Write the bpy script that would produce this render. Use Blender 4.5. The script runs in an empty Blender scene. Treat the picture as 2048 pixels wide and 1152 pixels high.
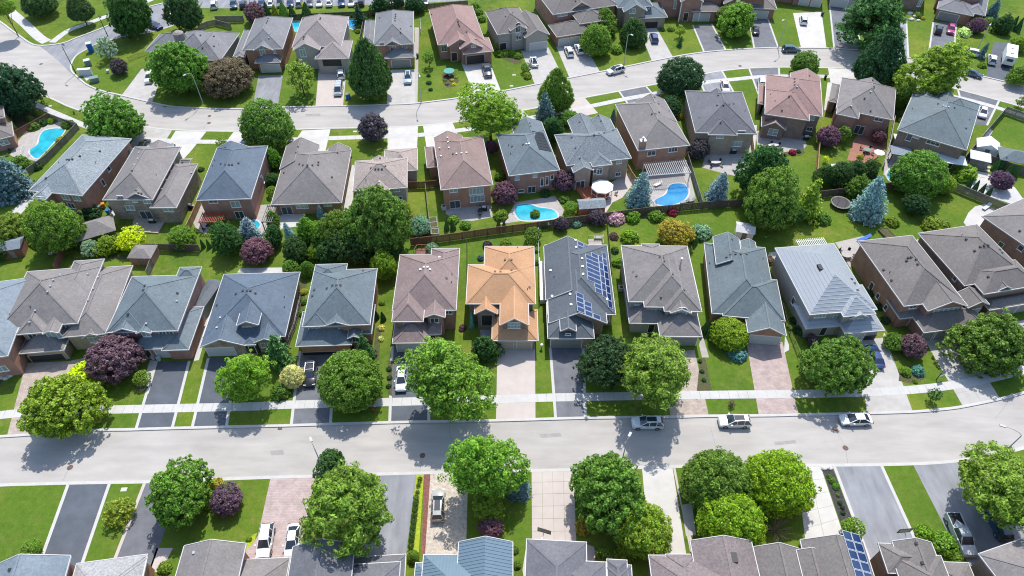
import bpy, math, random
import numpy as np
from mathutils import Vector
from mathutils.geometry import tessellate_polygon
random.seed(7)
S = bpy.context.scene
C = bpy.data.collections.new("neighbourhood"); S.collection.children.link(C)

# ------------------------------------------------------------------ camera, light, exposure
PITCH = math.radians(47.5); FOC = 1365.0; CH = 90.0
cam = bpy.data.cameras.new("camera"); cam.sensor_width = 36.0; cam.lens = 36.0 * FOC / 2048.0
cam.clip_start = 1.0; cam.clip_end = 4000.0
co = bpy.data.objects.new("camera", cam); C.objects.link(co)
co.location = (0, 0, CH); co.rotation_euler = (math.pi / 2 - PITCH, 0, 0); S.camera = co
SUN_EL, SUN_AZ = math.radians(58.5), math.radians(10)        # sun behind the far houses, a little to the right
w = bpy.data.worlds.new("World"); S.world = w; w.use_nodes = True
nt = w.node_tree; sky = nt.nodes.new("ShaderNodeTexSky"); sky.sky_type = 'NISHITA'; sky.sun_disc = False
sky.sun_elevation = SUN_EL; sky.sun_rotation = SUN_AZ; sky.altitude = 200; sky.air_density = 1.0; sky.dust_density = 1.2
bg = nt.nodes["Background"]; bg.inputs[1].default_value = 0.15; nt.links.new(sky.outputs[0], bg.inputs[0])
sun = bpy.data.lights.new("sun", 'SUN'); sun.energy = 3.0; sun.angle = math.radians(0.55); sun.color = (1.0, 0.965, 0.91)
so = bpy.data.objects.new("sun", sun); C.objects.link(so)
sd = Vector((math.sin(SUN_AZ) * math.cos(SUN_EL), math.cos(SUN_AZ) * math.cos(SUN_EL), math.sin(SUN_EL)))
so.rotation_euler = sd.to_track_quat('Z', 'Y').to_euler(); so.location = sd * 300
S.cycles.pixel_filter_type = 'BLACKMAN_HARRIS'; S.cycles.filter_width = 1.1
S.view_settings.view_transform = 'Standard'; S.view_settings.look = 'None'
S.view_settings.exposure = 0.80; S.view_settings.gamma = 1.0; S.view_settings.use_curve_mapping = False

# ------------------------------------------------------------------ photo pixel -> place on a level plane
SP, CP = math.sin(PITCH), math.cos(PITCH)
def ray(px, py):
    u = px - 1024.0; v = py - 576.0
    return Vector((u, FOC * CP - v * SP, -(FOC * SP + v * CP)))
def G(px, py, z=0.0):
    d = ray(px, py); t = (CH - z) / -d.z
    return (d.x * t, d.y * t)
def ppm(px, py, z=0.0):                       # pixels per metre at that place
    x, y = G(px, py, z); return FOC / (y * CP + (CH - z) * SP)

# ------------------------------------------------------------------ mesh builder
class MB:
    def __init__(s): s.v = []; s.f = []; s.m = []
    def add(s, vs, fs, mi=0):
        b = len(s.v); s.v += [tuple(p) for p in vs]; s.f += [tuple(i + b for i in f) for f in fs]; s.m += [mi] * len(fs); return s
    def quad(s, a, b, c, d, mi=0): return s.add([a, b, c, d], [(0, 1, 2, 3)], mi)
    def box(s, x0, x1, y0, y1, z0, z1, mi=0):
        return s.add([(x0, y0, z0), (x1, y0, z0), (x1, y1, z0), (x0, y1, z0), (x0, y0, z1), (x1, y0, z1), (x1, y1, z1), (x0, y1, z1)],
                     [(3, 2, 1, 0), (4, 5, 6, 7), (0, 1, 5, 4), (1, 2, 6, 5), (2, 3, 7, 6), (3, 0, 4, 7)], mi)
    def slab(s, pts, z0, z1, mi=0, side=None):    # polygon pts (x, y), any winding
        a = sum(pts[i][0] * pts[(i + 1) % len(pts)][1] - pts[(i + 1) % len(pts)][0] * pts[i][1] for i in range(len(pts)))
        if a < 0: pts = pts[::-1]
        n = len(pts); b = len(s.v)
        s.v += [(p[0], p[1], z1) for p in pts] + [(p[0], p[1], z0) for p in pts]
        for t in tessellate_polygon([[Vector((p[0], p[1], 0)) for p in pts]]):
            p = [pts[i] for i in t]
            cr = (p[1][0] - p[0][0]) * (p[2][1] - p[0][1]) - (p[1][1] - p[0][1]) * (p[2][0] - p[0][0])
            if cr < 0: t = t[::-1]
            s.f.append(tuple(i + b for i in t)); s.m.append(mi)
        for i in range(n):
            j = (i + 1) % n
            s.f.append((b + i, b + n + i, b + n + j, b + j)); s.m.append(mi if side is None else side)
        return s
    def tube(s, p0, p1, r0, r1=None, n=8, mi=0, cap=True):
        r1 = r0 if r1 is None else r1
        p0, p1 = Vector(p0), Vector(p1); d = (p1 - p0)
        if d.length < 1e-6: return s
        d.normalize(); a = d.orthogonal().normalized(); c = d.cross(a)
        vs = []
        for p, r in ((p0, r0), (p1, r1)):
            for k in range(n):
                t = 2 * math.pi * k / n; vs.append(p + (a * math.cos(t) + c * math.sin(t)) * r)
        fs = [(k, (k + 1) % n, n + (k + 1) % n, n + k) for k in range(n)]
        if cap: fs += [tuple(range(n))[::-1], tuple(range(n, 2 * n))]
        return s.add(vs, fs, mi)
    def path(s, pts, r, n=6, mi=0):
        for a, b in zip(pts, pts[1:]): s.tube(a, b, r, r, n, mi)
        return s
    def disc(s, x, y, z0, z1, rx, ry=None, n=16, mi=0):
        ry = ry or rx
        return s.slab([(x + rx * math.cos(2 * math.pi * k / n), y + ry * math.sin(2 * math.pi * k / n)) for k in range(n)], z0, z1, mi)
    def beam(s, a, b, wdt, h, mi=0):              # bar between two points, rectangular section
        a, b = Vector(a), Vector(b); d = (b - a).normalized(); up = Vector((0, 0, 1))
        if abs(d.z) > .99: up = Vector((0, 1, 0))
        x = d.cross(up).normalized() * wdt / 2; u = x.cross(d).normalized() * h / 2
        vs = [p + i * x + j * u for p in (a, b) for i, j in ((-1, -1), (1, -1), (1, 1), (-1, 1))]
        return s.add(vs, [(3, 2, 1, 0), (4, 5, 6, 7), (0, 1, 5, 4), (1, 2, 6, 5), (2, 3, 7, 6), (3, 0, 4, 7)], mi)
    def mesh(s, name, mats, smooth=False):
        me = bpy.data.meshes.new(name); me.from_pydata(s.v, [], s.f)
        for m in (mats if isinstance(mats, (list, tuple)) else [mats]): me.materials.append(m)
        if any(s.m): me.polygons.foreach_set("material_index", s.m)
        if smooth: me.polygons.foreach_set("use_smooth", [True] * len(me.polygons))
        me.update(); return me
    def build(s, name, mats, parent=None, smooth=False, loc=None, rz=None):
        o = bpy.data.objects.new(name, s.mesh(name, mats, smooth)); C.objects.link(o)
        if parent is not None: o.parent = parent
        if loc is not None: o.location = loc
        if rz is not None: o.rotation_euler = (0, 0, rz)
        return o
def inst(name, me, parent=None, loc=(0, 0, 0), rot=(0, 0, 0), sc=(1, 1, 1), col=None):
    o = bpy.data.objects.new(name, me); C.objects.link(o)
    if parent is not None: o.parent = parent
    o.location = loc; o.rotation_euler = rot; o.scale = sc
    if col: o.color = (*col, 1)
    return o
def tag(o, label=None, cat=None, group=None, kind=None):
    if label: o["label"] = label
    if cat: o["category"] = cat
    if group: o["group"] = group
    if kind: o["kind"] = kind
    return o
def empty(name, x, y, z=0, rz=0, label=None, cat=None, group=None, kind=None):
    o = bpy.data.objects.new(name, None); C.objects.link(o); o.location = (x, y, z); o.rotation_euler = (0, 0, rz)
    o.empty_display_size = .2
    return tag(o, label, cat, group, kind)
def copy_tree(o, parent=None, **kw):
    c = o.copy(); C.objects.link(c); c.parent = parent
    for ch in list(o.children): copy_tree(ch, c)
    return c

# ------------------------------------------------------------------ materials
def M(name, col, rough=0.8, var=0.0, scale=1.0, col2=None, bump=0.0, bscale=20.0, metal=0.0, spec=0.3, stretch=None, var2=0.0, scale2=0.15,
      objcol=False, island=0.0, transl=0.0, coat=0.0, coords='Object', fine=0.0, emit=None):
    m = bpy.data.materials.new(name); m.use_nodes = True; n = m.node_tree; N = n.nodes; L = n.links
    b = N["Principled BSDF"]; b.inputs["Roughness"].default_value = rough; b.inputs["Metallic"].default_value = metal
    b.inputs["Specular IOR Level"].default_value = spec; b.inputs["Coat Weight"].default_value = coat
    tc = N.new("ShaderNodeTexCoord"); src = tc.outputs['Object' if coords == 'World' else coords]
    if coords == 'World':
        g = N.new("ShaderNodeNewGeometry"); src = g.outputs["Position"]
    if stretch:
        mp = N.new("ShaderNodeMapping"); mp.inputs["Scale"].default_value = stretch; L.new(src, mp.inputs[0]); src2 = mp.outputs[0]
    else: src2 = src
    def rgb(c):
        x = N.new("ShaderNodeRGB"); x.outputs[0].default_value = (*c, 1); return x.outputs[0]
    if objcol:
        oi = N.new("ShaderNodeObjectInfo"); cur = oi.outputs["Color"]
    else: cur = rgb(col)
    def noise(sc, detail=3, s=None):
        t = N.new("ShaderNodeTexNoise"); t.inputs["Scale"].default_value = sc; t.inputs["Detail"].default_value = detail
        t.inputs["Roughness"].default_value = .6; L.new(s or src2, t.inputs["Vector"]); return t.outputs["Fac"]
    def mix(fac, a, bb, mode='MIX'):
        x = N.new("ShaderNodeMix"); x.data_type = 'RGBA'; x.blend_type = mode
        if isinstance(fac, float): x.inputs[0].default_value = fac
        else: L.new(fac, x.inputs[0])
        L.new(a, x.inputs[6]); L.new(bb, x.inputs[7]); return x.outputs[2]
    def ramp(f, a, bb):
        r = N.new("ShaderNodeMapRange"); r.inputs[1].default_value = a; r.inputs[2].default_value = bb; L.new(f, r.inputs[0]); return r.outputs[0]
    if col2: cur = mix(ramp(noise(scale), .38, .62), cur, rgb(col2))
    def vary(cur, f, amt):                       # multiply by 1 +- amt
        r = N.new("ShaderNodeMapRange"); r.inputs[1].default_value = .25; r.inputs[2].default_value = .75
        r.inputs[3].default_value = 1 - amt; r.inputs[4].default_value = 1 + amt; L.new(f, r.inputs[0])
        cb = N.new("ShaderNodeCombineColor"); [L.new(r.outputs[0], cb.inputs[k]) for k in range(3)]
        return mix(1.0, cur, cb.outputs[0], 'MULTIPLY')
    if var: cur = vary(cur, noise(scale * 1.7 if col2 else scale), var)
    if var2: cur = vary(cur, noise(scale2, 4, src), var2)
    if fine: cur = vary(cur, noise(bscale, 2, src), fine)
    if island:
        g = N.new("ShaderNodeNewGeometry"); cur = vary(cur, g.outputs["Random Per Island"], island)
    L.new(cur, b.inputs["Base Color"])
    if bump:
        bp = N.new("ShaderNodeBump"); bp.inputs["Strength"].default_value = bump; bp.inputs["Distance"].default_value = .05
        L.new(noise(bscale, 4, src), bp.inputs["Height"]); L.new(bp.outputs[0], b.inputs["Normal"])
    if transl:
        tr = N.new("ShaderNodeBsdfTranslucent"); hs = N.new("ShaderNodeHueSaturation"); hs.inputs["Value"].default_value = 1.25
        hs.inputs["Hue"].default_value = .497; L.new(cur, hs.inputs["Color"]); L.new(hs.outputs[0], tr.inputs["Color"])
        ms = N.new("ShaderNodeMixShader"); ms.inputs[0].default_value = transl
        L.new(b.outputs[0], ms.inputs[1]); L.new(tr.outputs[0], ms.inputs[2]); L.new(ms.outputs[0], N["Material Output"].inputs[0])
    return m
def brick_mat(name, c1, c2, mortar, scale=1.0, bw=.22, bh=.075, rough=.9, squash=None, var2=.15, flat=False, msize=.012):
    m = bpy.data.materials.new(name); m.use_nodes = True; n = m.node_tree; N = n.nodes; L = n.links
    b = N["Principled BSDF"]; b.inputs["Roughness"].default_value = rough; b.inputs["Specular IOR Level"].default_value = .2
    tc = N.new("ShaderNodeTexCoord"); sep = N.new("ShaderNodeSeparateXYZ"); L.new(tc.outputs["Object"], sep.inputs[0])
    cb = N.new("ShaderNodeCombineXYZ")
    if flat: L.new(sep.outputs[0], cb.inputs[0]); L.new(sep.outputs[1], cb.inputs[1])
    else:
        ad = N.new("ShaderNodeMath"); ad.operation = 'ADD'; L.new(sep.outputs[0], ad.inputs[0]); L.new(sep.outputs[1], ad.inputs[1])
        L.new(ad.outputs[0], cb.inputs[0]); L.new(sep.outputs[2], cb.inputs[1])
    br = N.new("ShaderNodeTexBrick"); br.inputs["Color1"].default_value = (*c1, 1); br.inputs["Color2"].default_value = (*c2, 1)
    br.inputs["Mortar"].default_value = (*mortar, 1); br.inputs["Scale"].default_value = scale; br.inputs["Mortar Size"].default_value = msize
    br.inputs["Brick Width"].default_value = bw; br.inputs["Row Height"].default_value = bh; L.new(cb.outputs[0], br.inputs["Vector"])
    t = N.new("ShaderNodeTexNoise"); t.inputs["Scale"].default_value = .7; t.inputs["Detail"].default_value = 5; L.new(tc.outputs["Object"], t.inputs["Vector"])
    r = N.new("ShaderNodeMapRange"); r.inputs[1].default_value = .3; r.inputs[2].default_value = .7; r.inputs[3].default_value = 1 - var2; r.inputs[4].default_value = 1 + var2
    L.new(t.outputs["Fac"], r.inputs[0]); cc = N.new("ShaderNodeCombineColor"); [L.new(r.outputs[0], cc.inputs[k]) for k in range(3)]
    x = N.new("ShaderNodeMix"); x.data_type = 'RGBA'; x.blend_type = 'MULTIPLY'; x.inputs[0].default_value = 1.0
    L.new(br.outputs["Color"], x.inputs[6]); L.new(cc.outputs[0], x.inputs[7]); L.new(x.outputs[2], b.inputs["Base Color"])
    bp = N.new("ShaderNodeBump"); bp.inputs["Strength"].default_value = .4; bp.inputs["Distance"].default_value = .01
    bp.invert = True; L.new(br.outputs["Fac"], bp.inputs["Height"]); L.new(bp.outputs[0], b.inputs["Normal"])
    return m
def lawn_mat():
    m = bpy.data.materials.new("lawn"); m.use_nodes = True; n = m.node_tree; N = n.nodes; L = n.links
    b = N["Principled BSDF"]; b.inputs["Roughness"].default_value = .95; b.inputs["Specular IOR Level"].default_value = .1
    g = N.new("ShaderNodeNewGeometry")
    def noise(sc, det=4, rough=.6):
        t = N.new("ShaderNodeTexNoise"); t.inputs["Scale"].default_value = sc; t.inputs["Detail"].default_value = det; t.inputs["Roughness"].default_value = rough
        L.new(g.outputs["Position"], t.inputs["Vector"]); return t.outputs["Fac"]
    def cr(f, stops):
        r = N.new("ShaderNodeValToRGB"); L.new(f, r.inputs[0]); e = r.color_ramp.elements
        while len(e) < len(stops): e.new(.5)
        for k, (p, c) in enumerate(stops): e[k].position = p; e[k].color = (*c, 1)
        return r.outputs[0]
    a = cr(noise(.09, 5), [(.36, (.066, .124, .014)), (.5, (.100, .160, .016)), (.64, (.145, .190, .024))])
    p = cr(noise(.5, 6, .75), [(.47, (0, 0, 0)), (.66, (.75, .75, .75))])
    x = N.new("ShaderNodeMix"); x.data_type = 'RGBA'; L.new(p, x.inputs[0]); L.new(a, x.inputs[6]); x.inputs[7].default_value = (.185, .185, .045, 1)
    f = N.new("ShaderNodeMapRange"); f.inputs[1].default_value = .3; f.inputs[2].default_value = .7; f.inputs[3].default_value = .66; f.inputs[4].default_value = 1.34
    nn = N.new('ShaderNodeMath'); nn.operation = 'ADD'; n2 = N.new('ShaderNodeMath'); n2.operation = 'MULTIPLY'; n2.inputs[1].default_value = .55; L.new(noise(5, 4, .75), n2.inputs[0]); n3 = N.new('ShaderNodeMath'); n3.operation = 'MULTIPLY'; n3.inputs[1].default_value = .45; L.new(noise(1.3, 4, .7), n3.inputs[0]); L.new(n2.outputs[0], nn.inputs[0]); L.new(n3.outputs[0], nn.inputs[1]); L.new(nn.outputs[0], f.inputs[0]); cb = N.new("ShaderNodeCombineColor"); [L.new(f.outputs[0], cb.inputs[k]) for k in range(3)]
    lot = N.new("ShaderNodeMix"); lot.data_type = 'RGBA'; L.new(cr(noise(.042, 2), [(.42, (0, 0, 0)), (.58, (.6, .6, .6))]), lot.inputs[0]); L.new(x.outputs[2], lot.inputs[6]); lot.inputs[7].default_value = (.072, .140, .016, 1)
    y = N.new("ShaderNodeMix"); y.data_type = 'RGBA'; y.blend_type = 'MULTIPLY'; y.inputs[0].default_value = 1.0
    L.new(lot.outputs[2], y.inputs[6]); L.new(cb.outputs[0], y.inputs[7])
    L.new(y.outputs[2], b.inputs["Base Color"])
    bp = N.new("ShaderNodeBump"); bp.inputs["Strength"].default_value = .6; bp.inputs["Distance"].default_value = .06
    L.new(noise(14, 3), bp.inputs["Height"]); L.new(bp.outputs[0], b.inputs["Normal"])
    return m
m_lawn = lawn_mat()
m_street = M("street_surface", (.372, .348, .320), .92, var=.13, scale=.35, var2=.09, scale2=.08, coords='World', fine=.05, bscale=9, bump=.15, stretch=(.35, 1.6, 1))
m_oldasph = M("old_asphalt", (.23, .235, .25), .9, var=.22, scale=.5, var2=.15, scale2=.2, coords='World', fine=.08, bscale=12, bump=.3, stretch=(1.6, .35, 1))
m_asph = M("sealed_asphalt", (.082, .094, .112), .75, var=.18, scale=.5, var2=.15, scale2=.15, coords='World', fine=.06, bscale=14, bump=.2)
m_asph2 = M("worn_asphalt", (.135, .14, .155), .85, var=.2, scale=.6, var2=.15, scale2=.2, coords='World', fine=.08, bscale=14, bump=.25)
m_conc = M("concrete", (.46, .45, .43), .9, var=.05, scale=.8, var2=.07, scale2=.2, coords='World', fine=.04, bscale=12)
m_kerb = M("kerb_concrete", (.46, .445, .42), .9, var=.08, scale=.8, fine=.08, bscale=6, coords='World')
m_drive = M("driveway_concrete", (.40, .38, .355), .9, var=.10, scale=.7, var2=.10, scale2=.25, coords='World', fine=.05, bscale=10)
m_white = M("white_concrete", (.49, .47, .435), .9, var=.09, scale=.5, var2=.07, scale2=.2, coords='World', fine=.05, bscale=10)
m_pinkc = M("pink_concrete", (.45, .395, .36), .9, var=.05, scale=.8, var2=.06, scale2=.25, coords='World', fine=.05, bscale=12)
m_paver = brick_mat("pink_pavers", (.44, .345, .32), (.37, .285, .265), (.31, .26, .24), 1, .34, .24, flat=True, msize=.02)
m_paverg = brick_mat("beige_pavers", (.45, .37, .31), (.35, .29, .25), (.28, .24, .2), 1, .34, .24, flat=True, msize=.02)
m_cobble = M("pebbled_pavers", (.46, .40, .33), .95, var=.3, scale=2.2, var2=.1, fine=.25, bscale=7, bump=.6, coords='World')
m_patio = M("patio_stone", (.36, .335, .31), .9, var=.12, scale=1.2, var2=.08, fine=.1, bscale=6, coords='World')
m_red = M("red_patio", (.30, .14, .10), .9, var=.15, scale=1.4, fine=.1, bscale=6, coords='World')
m_mulch = M("mulch", (.055, .048, .05), 1, var=.4, scale=3, fine=.3, bscale=12, bump=.7, coords='World')
m_redmulch = M("red_mulch", (.20, .085, .07), 1, var=.35, scale=3, fine=.3, bscale=12, bump=.7, coords='World')
m_bed = M("flower_bed", (.10, .07, .045), 1, var=.5, scale=2.5, col2=(.06, .09, .025), fine=.3, bscale=9, bump=.6, coords='World')
m_lime = M("lime_groundcover", (.30, .36, .03), 1, var=.3, scale=2.5, fine=.3, bscale=9, bump=.7, coords='World')
m_white_p = M("white_paint", (.78, .77, .75), .5, var=.03, scale=3)
m_gutter = M("gutter_white", (.50, .49, .47), .5, var=.05, scale=1)
m_brown = M("brown_fascia", (.10, .08, .07), .6, var=.1, scale=2)
m_dark = M("dark_metal", (.03, .03, .033), .5, var=.1, scale=4)
m_metal = M("galvanised_metal", (.45, .46, .47), .35, metal=.6, var=.1, scale=6)
m_pole = M("lamp_pole_grey", (.42, .42, .41), .6, var=.08, scale=4)
m_glass = M("window_glass", (.05, .07, .075), .06, spec=.9, var=.3, scale=.8)
m_glassb = M("curtain_glare_glass", (.26, .34, .34), .15, spec=.8, var=.25, scale=1.5)  # pale tone paints in both the curtains and the reflections on panes
m_garw = M("garage_door_paint", (.50, .50, .48), .6, var=.05, scale=2)
m_garb = M("garage_door_beige", (.46, .40, .32), .6, var=.05, scale=2)
m_garg = M("garage_door_grey", (.27, .27, .26), .6, var=.06, scale=2)
m_door = M("dark_door", (.05, .035, .03), .5, var=.1, scale=3)
m_trimb = M("beige_trim", (.42, .37, .31), .7, var=.05, scale=3)
m_wood = M("fence_wood", (.13, .10, .082), .9, var=.3, scale=1.2, fine=.2, bscale=12, stretch=(1, 1, .2))
m_woodr = M("red_brown_fence_wood", (.20, .095, .065), .9, var=.25, scale=1.2, fine=.15, bscale=12, stretch=(1, 1, .2))
m_woodt = M("tan_fence_wood", (.40, .25, .13), .9, var=.2, scale=1.2, fine=.15, bscale=12)
m_woodg = M("grey_fence_wood", (.20, .185, .17), .9, var=.25, scale=1.2, fine=.2, bscale=12)
m_deck = M("deck_wood", (.36, .31, .26), .85, var=.15, scale=1.4, fine=.15, bscale=9)
m_deckr = M("orange_stained_deck", (.42, .14, .07), .7, var=.12, scale=1.4, fine=.1, bscale=9)
m_water = M("pool_water", (.03, .36, .46), .06, spec=.6, var=.38, scale=.35, bump=.25, bscale=3)
m_waterd = M("deep_pool_water", (.02, .22, .46), .06, spec=.6, var=.38, scale=.3, bump=.25, bscale=3)
m_bark = M("bark", (.10, .075, .055), .95, var=.3, scale=4, bump=.6, bscale=14, stretch=(3, 3, .5))
m_leaf = M("leaves", (1, 1, 1), .5, objcol=True, island=.5, transl=.5, spec=.3, var=.22, scale=2.2)
m_needle = M("needles", (1, 1, 1), .75, objcol=True, island=.35, transl=.1, spec=.15, var=.15, scale=3)
m_car = M("car_paint", (1, 1, 1), .22, objcol=True, spec=.5, coat=.6)
m_tyre = M("tyre_rubber", (.018, .018, .018), .85)
m_rim = M("wheel_rim", (.4, .4, .41), .35, metal=.7)
m_carglass = M("car_glass", (.025, .035, .045), .04, spec=.9)
m_lamp = M("headlight", (.65, .67, .7), .15, spec=.9)
m_tail = M("tail_light", (.32, .012, .015), .25)
m_trimk = M("black_trim", (.02, .02, .02), .6)
m_solar = M("solar_cell", (.010, .028, .10), .12, spec=.7, var=.2, scale=2)
m_solarf = M("solar_frame", (.62, .64, .66), .4, metal=.3)
m_blk = M("black_collector", (.012, .013, .016), .4)
m_fab = M("patio_fabric", (.30, .30, .31), .9, var=.1, scale=4)
m_blue = M("blue_plastic", (.02, .13, .45), .5, var=.05, scale=2)
m_orange = M("orange_plastic", (.6, .22, .02), .6)
m_redp = M("red_paint", (.45, .02, .02), .5)
m_teal = M("teal_canvas", (.10, .28, .24), .8, var=.1, scale=2)
m_canvas = M("white_canvas", (.72, .72, .72), .8, var=.04, scale=2)
m_iron = M("cast_iron", (.13, .085, .07), .8, var=.2, scale=5)
m_stone = M("garden_stone", (.42, .39, .35), .9, var=.25, scale=3, bump=.4)
m_twig = M("dry_twigs", (.26, .20, .16), .95, var=.3, scale=5)

def roofm(name, c, v=.12, s=1.3, fine=.17, bs=3.6, c2=None):
    return M("shingles_" + name, c, .72, var=v, scale=s, col2=c2, var2=.14, scale2=.22, fine=fine, bump=.35, bscale=bs, spec=.35)
RF = dict(
 greybrown=roofm("grey_brown", (.188, .171, .162)), slate=roofm("slate_blue", (.120, .150, .165)), charcoal=roofm("charcoal", (.092, .107, .122)),
 blue=roofm("dark_blue", (.090, .120, .155)), mauve=roofm("mauve_brown", (.215, .160, .148)), orange=roofm("orange", (.45, .25, .13), .07, 2.2, .16, 5),
 lightblue=roofm("pale_blue_grey", (.165, .20, .23)), mottled=roofm("mottled_slate", (.20, .23, .245), .25, 4, .35, 3.5), mottledd=roofm("dark_mottled_slate", (.145, .168, .182), .25, 4, .35, 3.5), tan=roofm("tan_grey", (.30, .245, .215), .18, 2, .2, 4),
 brown=roofm("warm_brown", (.235, .165, .145)), teal=roofm("grey_teal", (.118, .147, .156)), grey=roofm("mid_grey", (.175, .175, .182)), lgrey=roofm("light_grey", (.30, .295, .29), .2, 3, .25, 4),
 dgrey=roofm("dark_grey", (.125, .125, .137)), pinkgrey=roofm("pink_grey", (.25, .215, .205), .15, 3, .22, 4), rosy=roofm("rosy_brown", (.27, .17, .15)), speck=roofm("speckled_brown", (.18, .148, .142), .2, 3, .25, 4), brownd=roofm("brown_grey", (.155, .138, .128), .12, 2, .15, 4),
 steel=M("painted_steel_tiles", (.30, .325, .345), .42, var=.05, scale=1.2, spec=.5, metal=.15), bluesteel=M("blue_steel_tiles", (.13, .19, .235), .5, var=.05, scale=1, spec=.5, metal=.1))
WL = dict(
 red=brick_mat("red_brick", (.38, .155, .105), (.30, .12, .085), (.36, .29, .24)), orange=brick_mat("orange_brick", (.47, .21, .125), (.38, .16, .10), (.34, .26, .2)),
 brown=brick_mat("brown_brick", (.26, .17, .135), (.20, .13, .10), (.28, .23, .19)), tan=brick_mat("tan_brick", (.38, .30, .235), (.31, .24, .185), (.33, .28, .23)),
 beige=M("beige_stucco", (.42, .36, .29), .95, var=.08, scale=.8), greige=M("greige_stucco", (.36, .325, .29), .95, var=.08, scale=.8),
 stone=brick_mat("mixed_stone", (.38, .30, .235), (.25, .19, .155), (.30, .26, .22), 1, .45, .22, var2=.25), pink=brick_mat("pink_brick", (.42, .25, .19), (.33, .19, .15), (.38, .30, .25)),
 siding=M("pale_siding", (.36, .35, .34), .8, var=.06, scale=1))
# ------------------------------------------------------------------ ground, streets, kerbs, pavements
RZ = -0.12                                             # street level; lawns are level 0
def P(pts, z=0.0): return [G(x, y, z) for x, y in pts]
def sheet(name, pts, mat, z, parent=None, kind='structure', thick=.05, label=None):
    o = MB().slab(P(pts), z - thick, z).build(name, mat, parent)
    if parent is None: tag(o, label, kind=kind)
    return o
MB().quad((-2500, -600, -.30), (2500, -600, -.30), (2500, 3500, -.30), (-2500, 3500, -.30)).build("ground", m_lawn)["kind"] = 'structure'
def smooth(pts, k=6):                                  # Catmull-Rom through the traced kerb points
    out = []
    for i in range(len(pts) - 1):
        p0 = pts[max(i - 1, 0)]; p1 = pts[i]; p2 = pts[i + 1]; p3 = pts[min(i + 2, len(pts) - 1)]
        for s in range(k):
            t = s / k
            out.append(tuple(.5 * (2 * p1[j] + (p2[j] - p0[j]) * t + (2 * p0[j] - 5 * p1[j] + 4 * p2[j] - p3[j]) * t * t + (3 * p1[j] - p0[j] - 3 * p2[j] + p3[j]) * t ** 3) for j in (0, 1)))
    out.append(tuple(pts[-1])); return out
def gs(pts): return smooth(P(pts))
park = gs([(-260, -140), (-100, -28), (0, 42), (20, 57), (40, 71), (60, 85), (76, 90), (104, 89), (130, 84), (150, 76), (200, 57), (232, 43), (262, 28), (285, 18), (300, 12), (345, 1), (400, -14), (520, -45)])
rowa = gs([(349, 50), (300, 64), (250, 72), (200, 85), (175, 97), (152, 111), (142, 128), (143, 142), (158, 157), (175, 170), (205, 182), (240, 190), (300, 204), (345, 213), (400, 216), (450, 217.5), (500, 217), (560, 214.5), (640, 212.5), (700, 211.5), (780, 209),
           (840, 205.5), (950, 191), (1015, 180), (1070, 169), (1200, 143.5), (1304, 122), (1367, 110), (1410, 104), (1452, 100), (1500, 97), (1555, 95), (1600, 95.5), (1652, 96), (1700, 99), (1736, 102), (1815, 115), (1870, 127), (1939, 148), (1968, 153), (2049, 173), (2200, 215), (2500, 310)])
rowb = gs([(-300, 20), (-120, 92), (-40, 133), (20, 162), (55, 179), (100, 195), (137, 212), (172, 224), (230, 242), (285, 252), (355, 259.5), (480, 262), (560, 259.5), (640, 256.5), (775, 254), (835, 251), (930, 241), (1040, 221), (1072, 215), (1147, 199), (1237, 182), (1290, 172),
           (1325, 165), (1410, 147), (1445, 141), (1497, 136), (1557, 134), (1652, 135), (1719, 138), (1770, 146), (1850, 162), (1926, 181), (1996, 200), (2049, 215), (2200, 262), (2500, 360)])
maina = gs([(-500, 905), (-200, 882), (0, 873.5), (95, 867), (191, 861), (264, 859.5), (345, 857), (520, 853), (578, 851.5), (781, 845.5), (992, 841.5), (1169, 836.5), (1342, 834.5), (1418, 832.5), (1540, 831.5), (1596, 830), (1680, 828.5), (1734, 827), (1826, 824), (1875, 820), (1924, 814), (2002, 798), (2048, 786), (2200, 742), (2500, 640)])
mains = gs([(-500, 1005), (-200, 980), (0, 969), (60, 967), (135, 965), (220, 963.5), (305, 962), (510, 954.5), (611, 951.5), (777, 946.5), (886, 943.5), (1060, 940), (1149, 938), (1298, 933.5), (1369, 931.5), (1490, 930.5), (1613, 929.5), (1765, 928), (1866, 924.5), (1931, 918), (2002, 905), (2048, 894), (2200, 850), (2500, 750)])
B = 900
xy = lambda n: (n[0], n[1])
# the streets lie in one broad sheet below the raised blocks
MB().quad((-700, -200, RZ), (700, -200, RZ), (700, 420, RZ), (-700, 420, RZ)).build("street", m_street)["kind"] = 'structure'
def block(name, line, far, z=0.0):
    tag(MB().slab(line + far, -.28, z).build(name, m_lawn), kind='structure')
block("park_lawn", park, [(park[-1][0], B), (-B, B), (-B, park[0][1])])
e0, e1 = rowa[0], rowa[-1]
tl = [G(385, 27), G(402, 7), G(430, -25), G(540, -70)]
block("lawn", rowa, [(B, e1[1]), (B, B), (tl[-1][0] + 1.5, B)] + tl[::-1])
block("lawn", rowb[::-1], [(-B, rowb[0][1]), (-B, maina[0][1])] + maina + [(B, maina[-1][1]), (B, rowb[-1][1])])
block("lawn", mains, [(B, mains[-1][1]), (B, -300), (-B, -300), (-B, mains[0][1])])
side = P([(79, 92), (95, 104), (120, 125), (138, 143), (146, 150), (170, 140), (260, 78), (349, 52), (392, 25), (410, 0), (440, -30), (560, -75), (520, -60), (345, -3), (200, 50)], RZ)
tag(MB().slab(side, RZ - .05, RZ + .004).build("side_road", m_oldasph), kind='structure')
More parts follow.
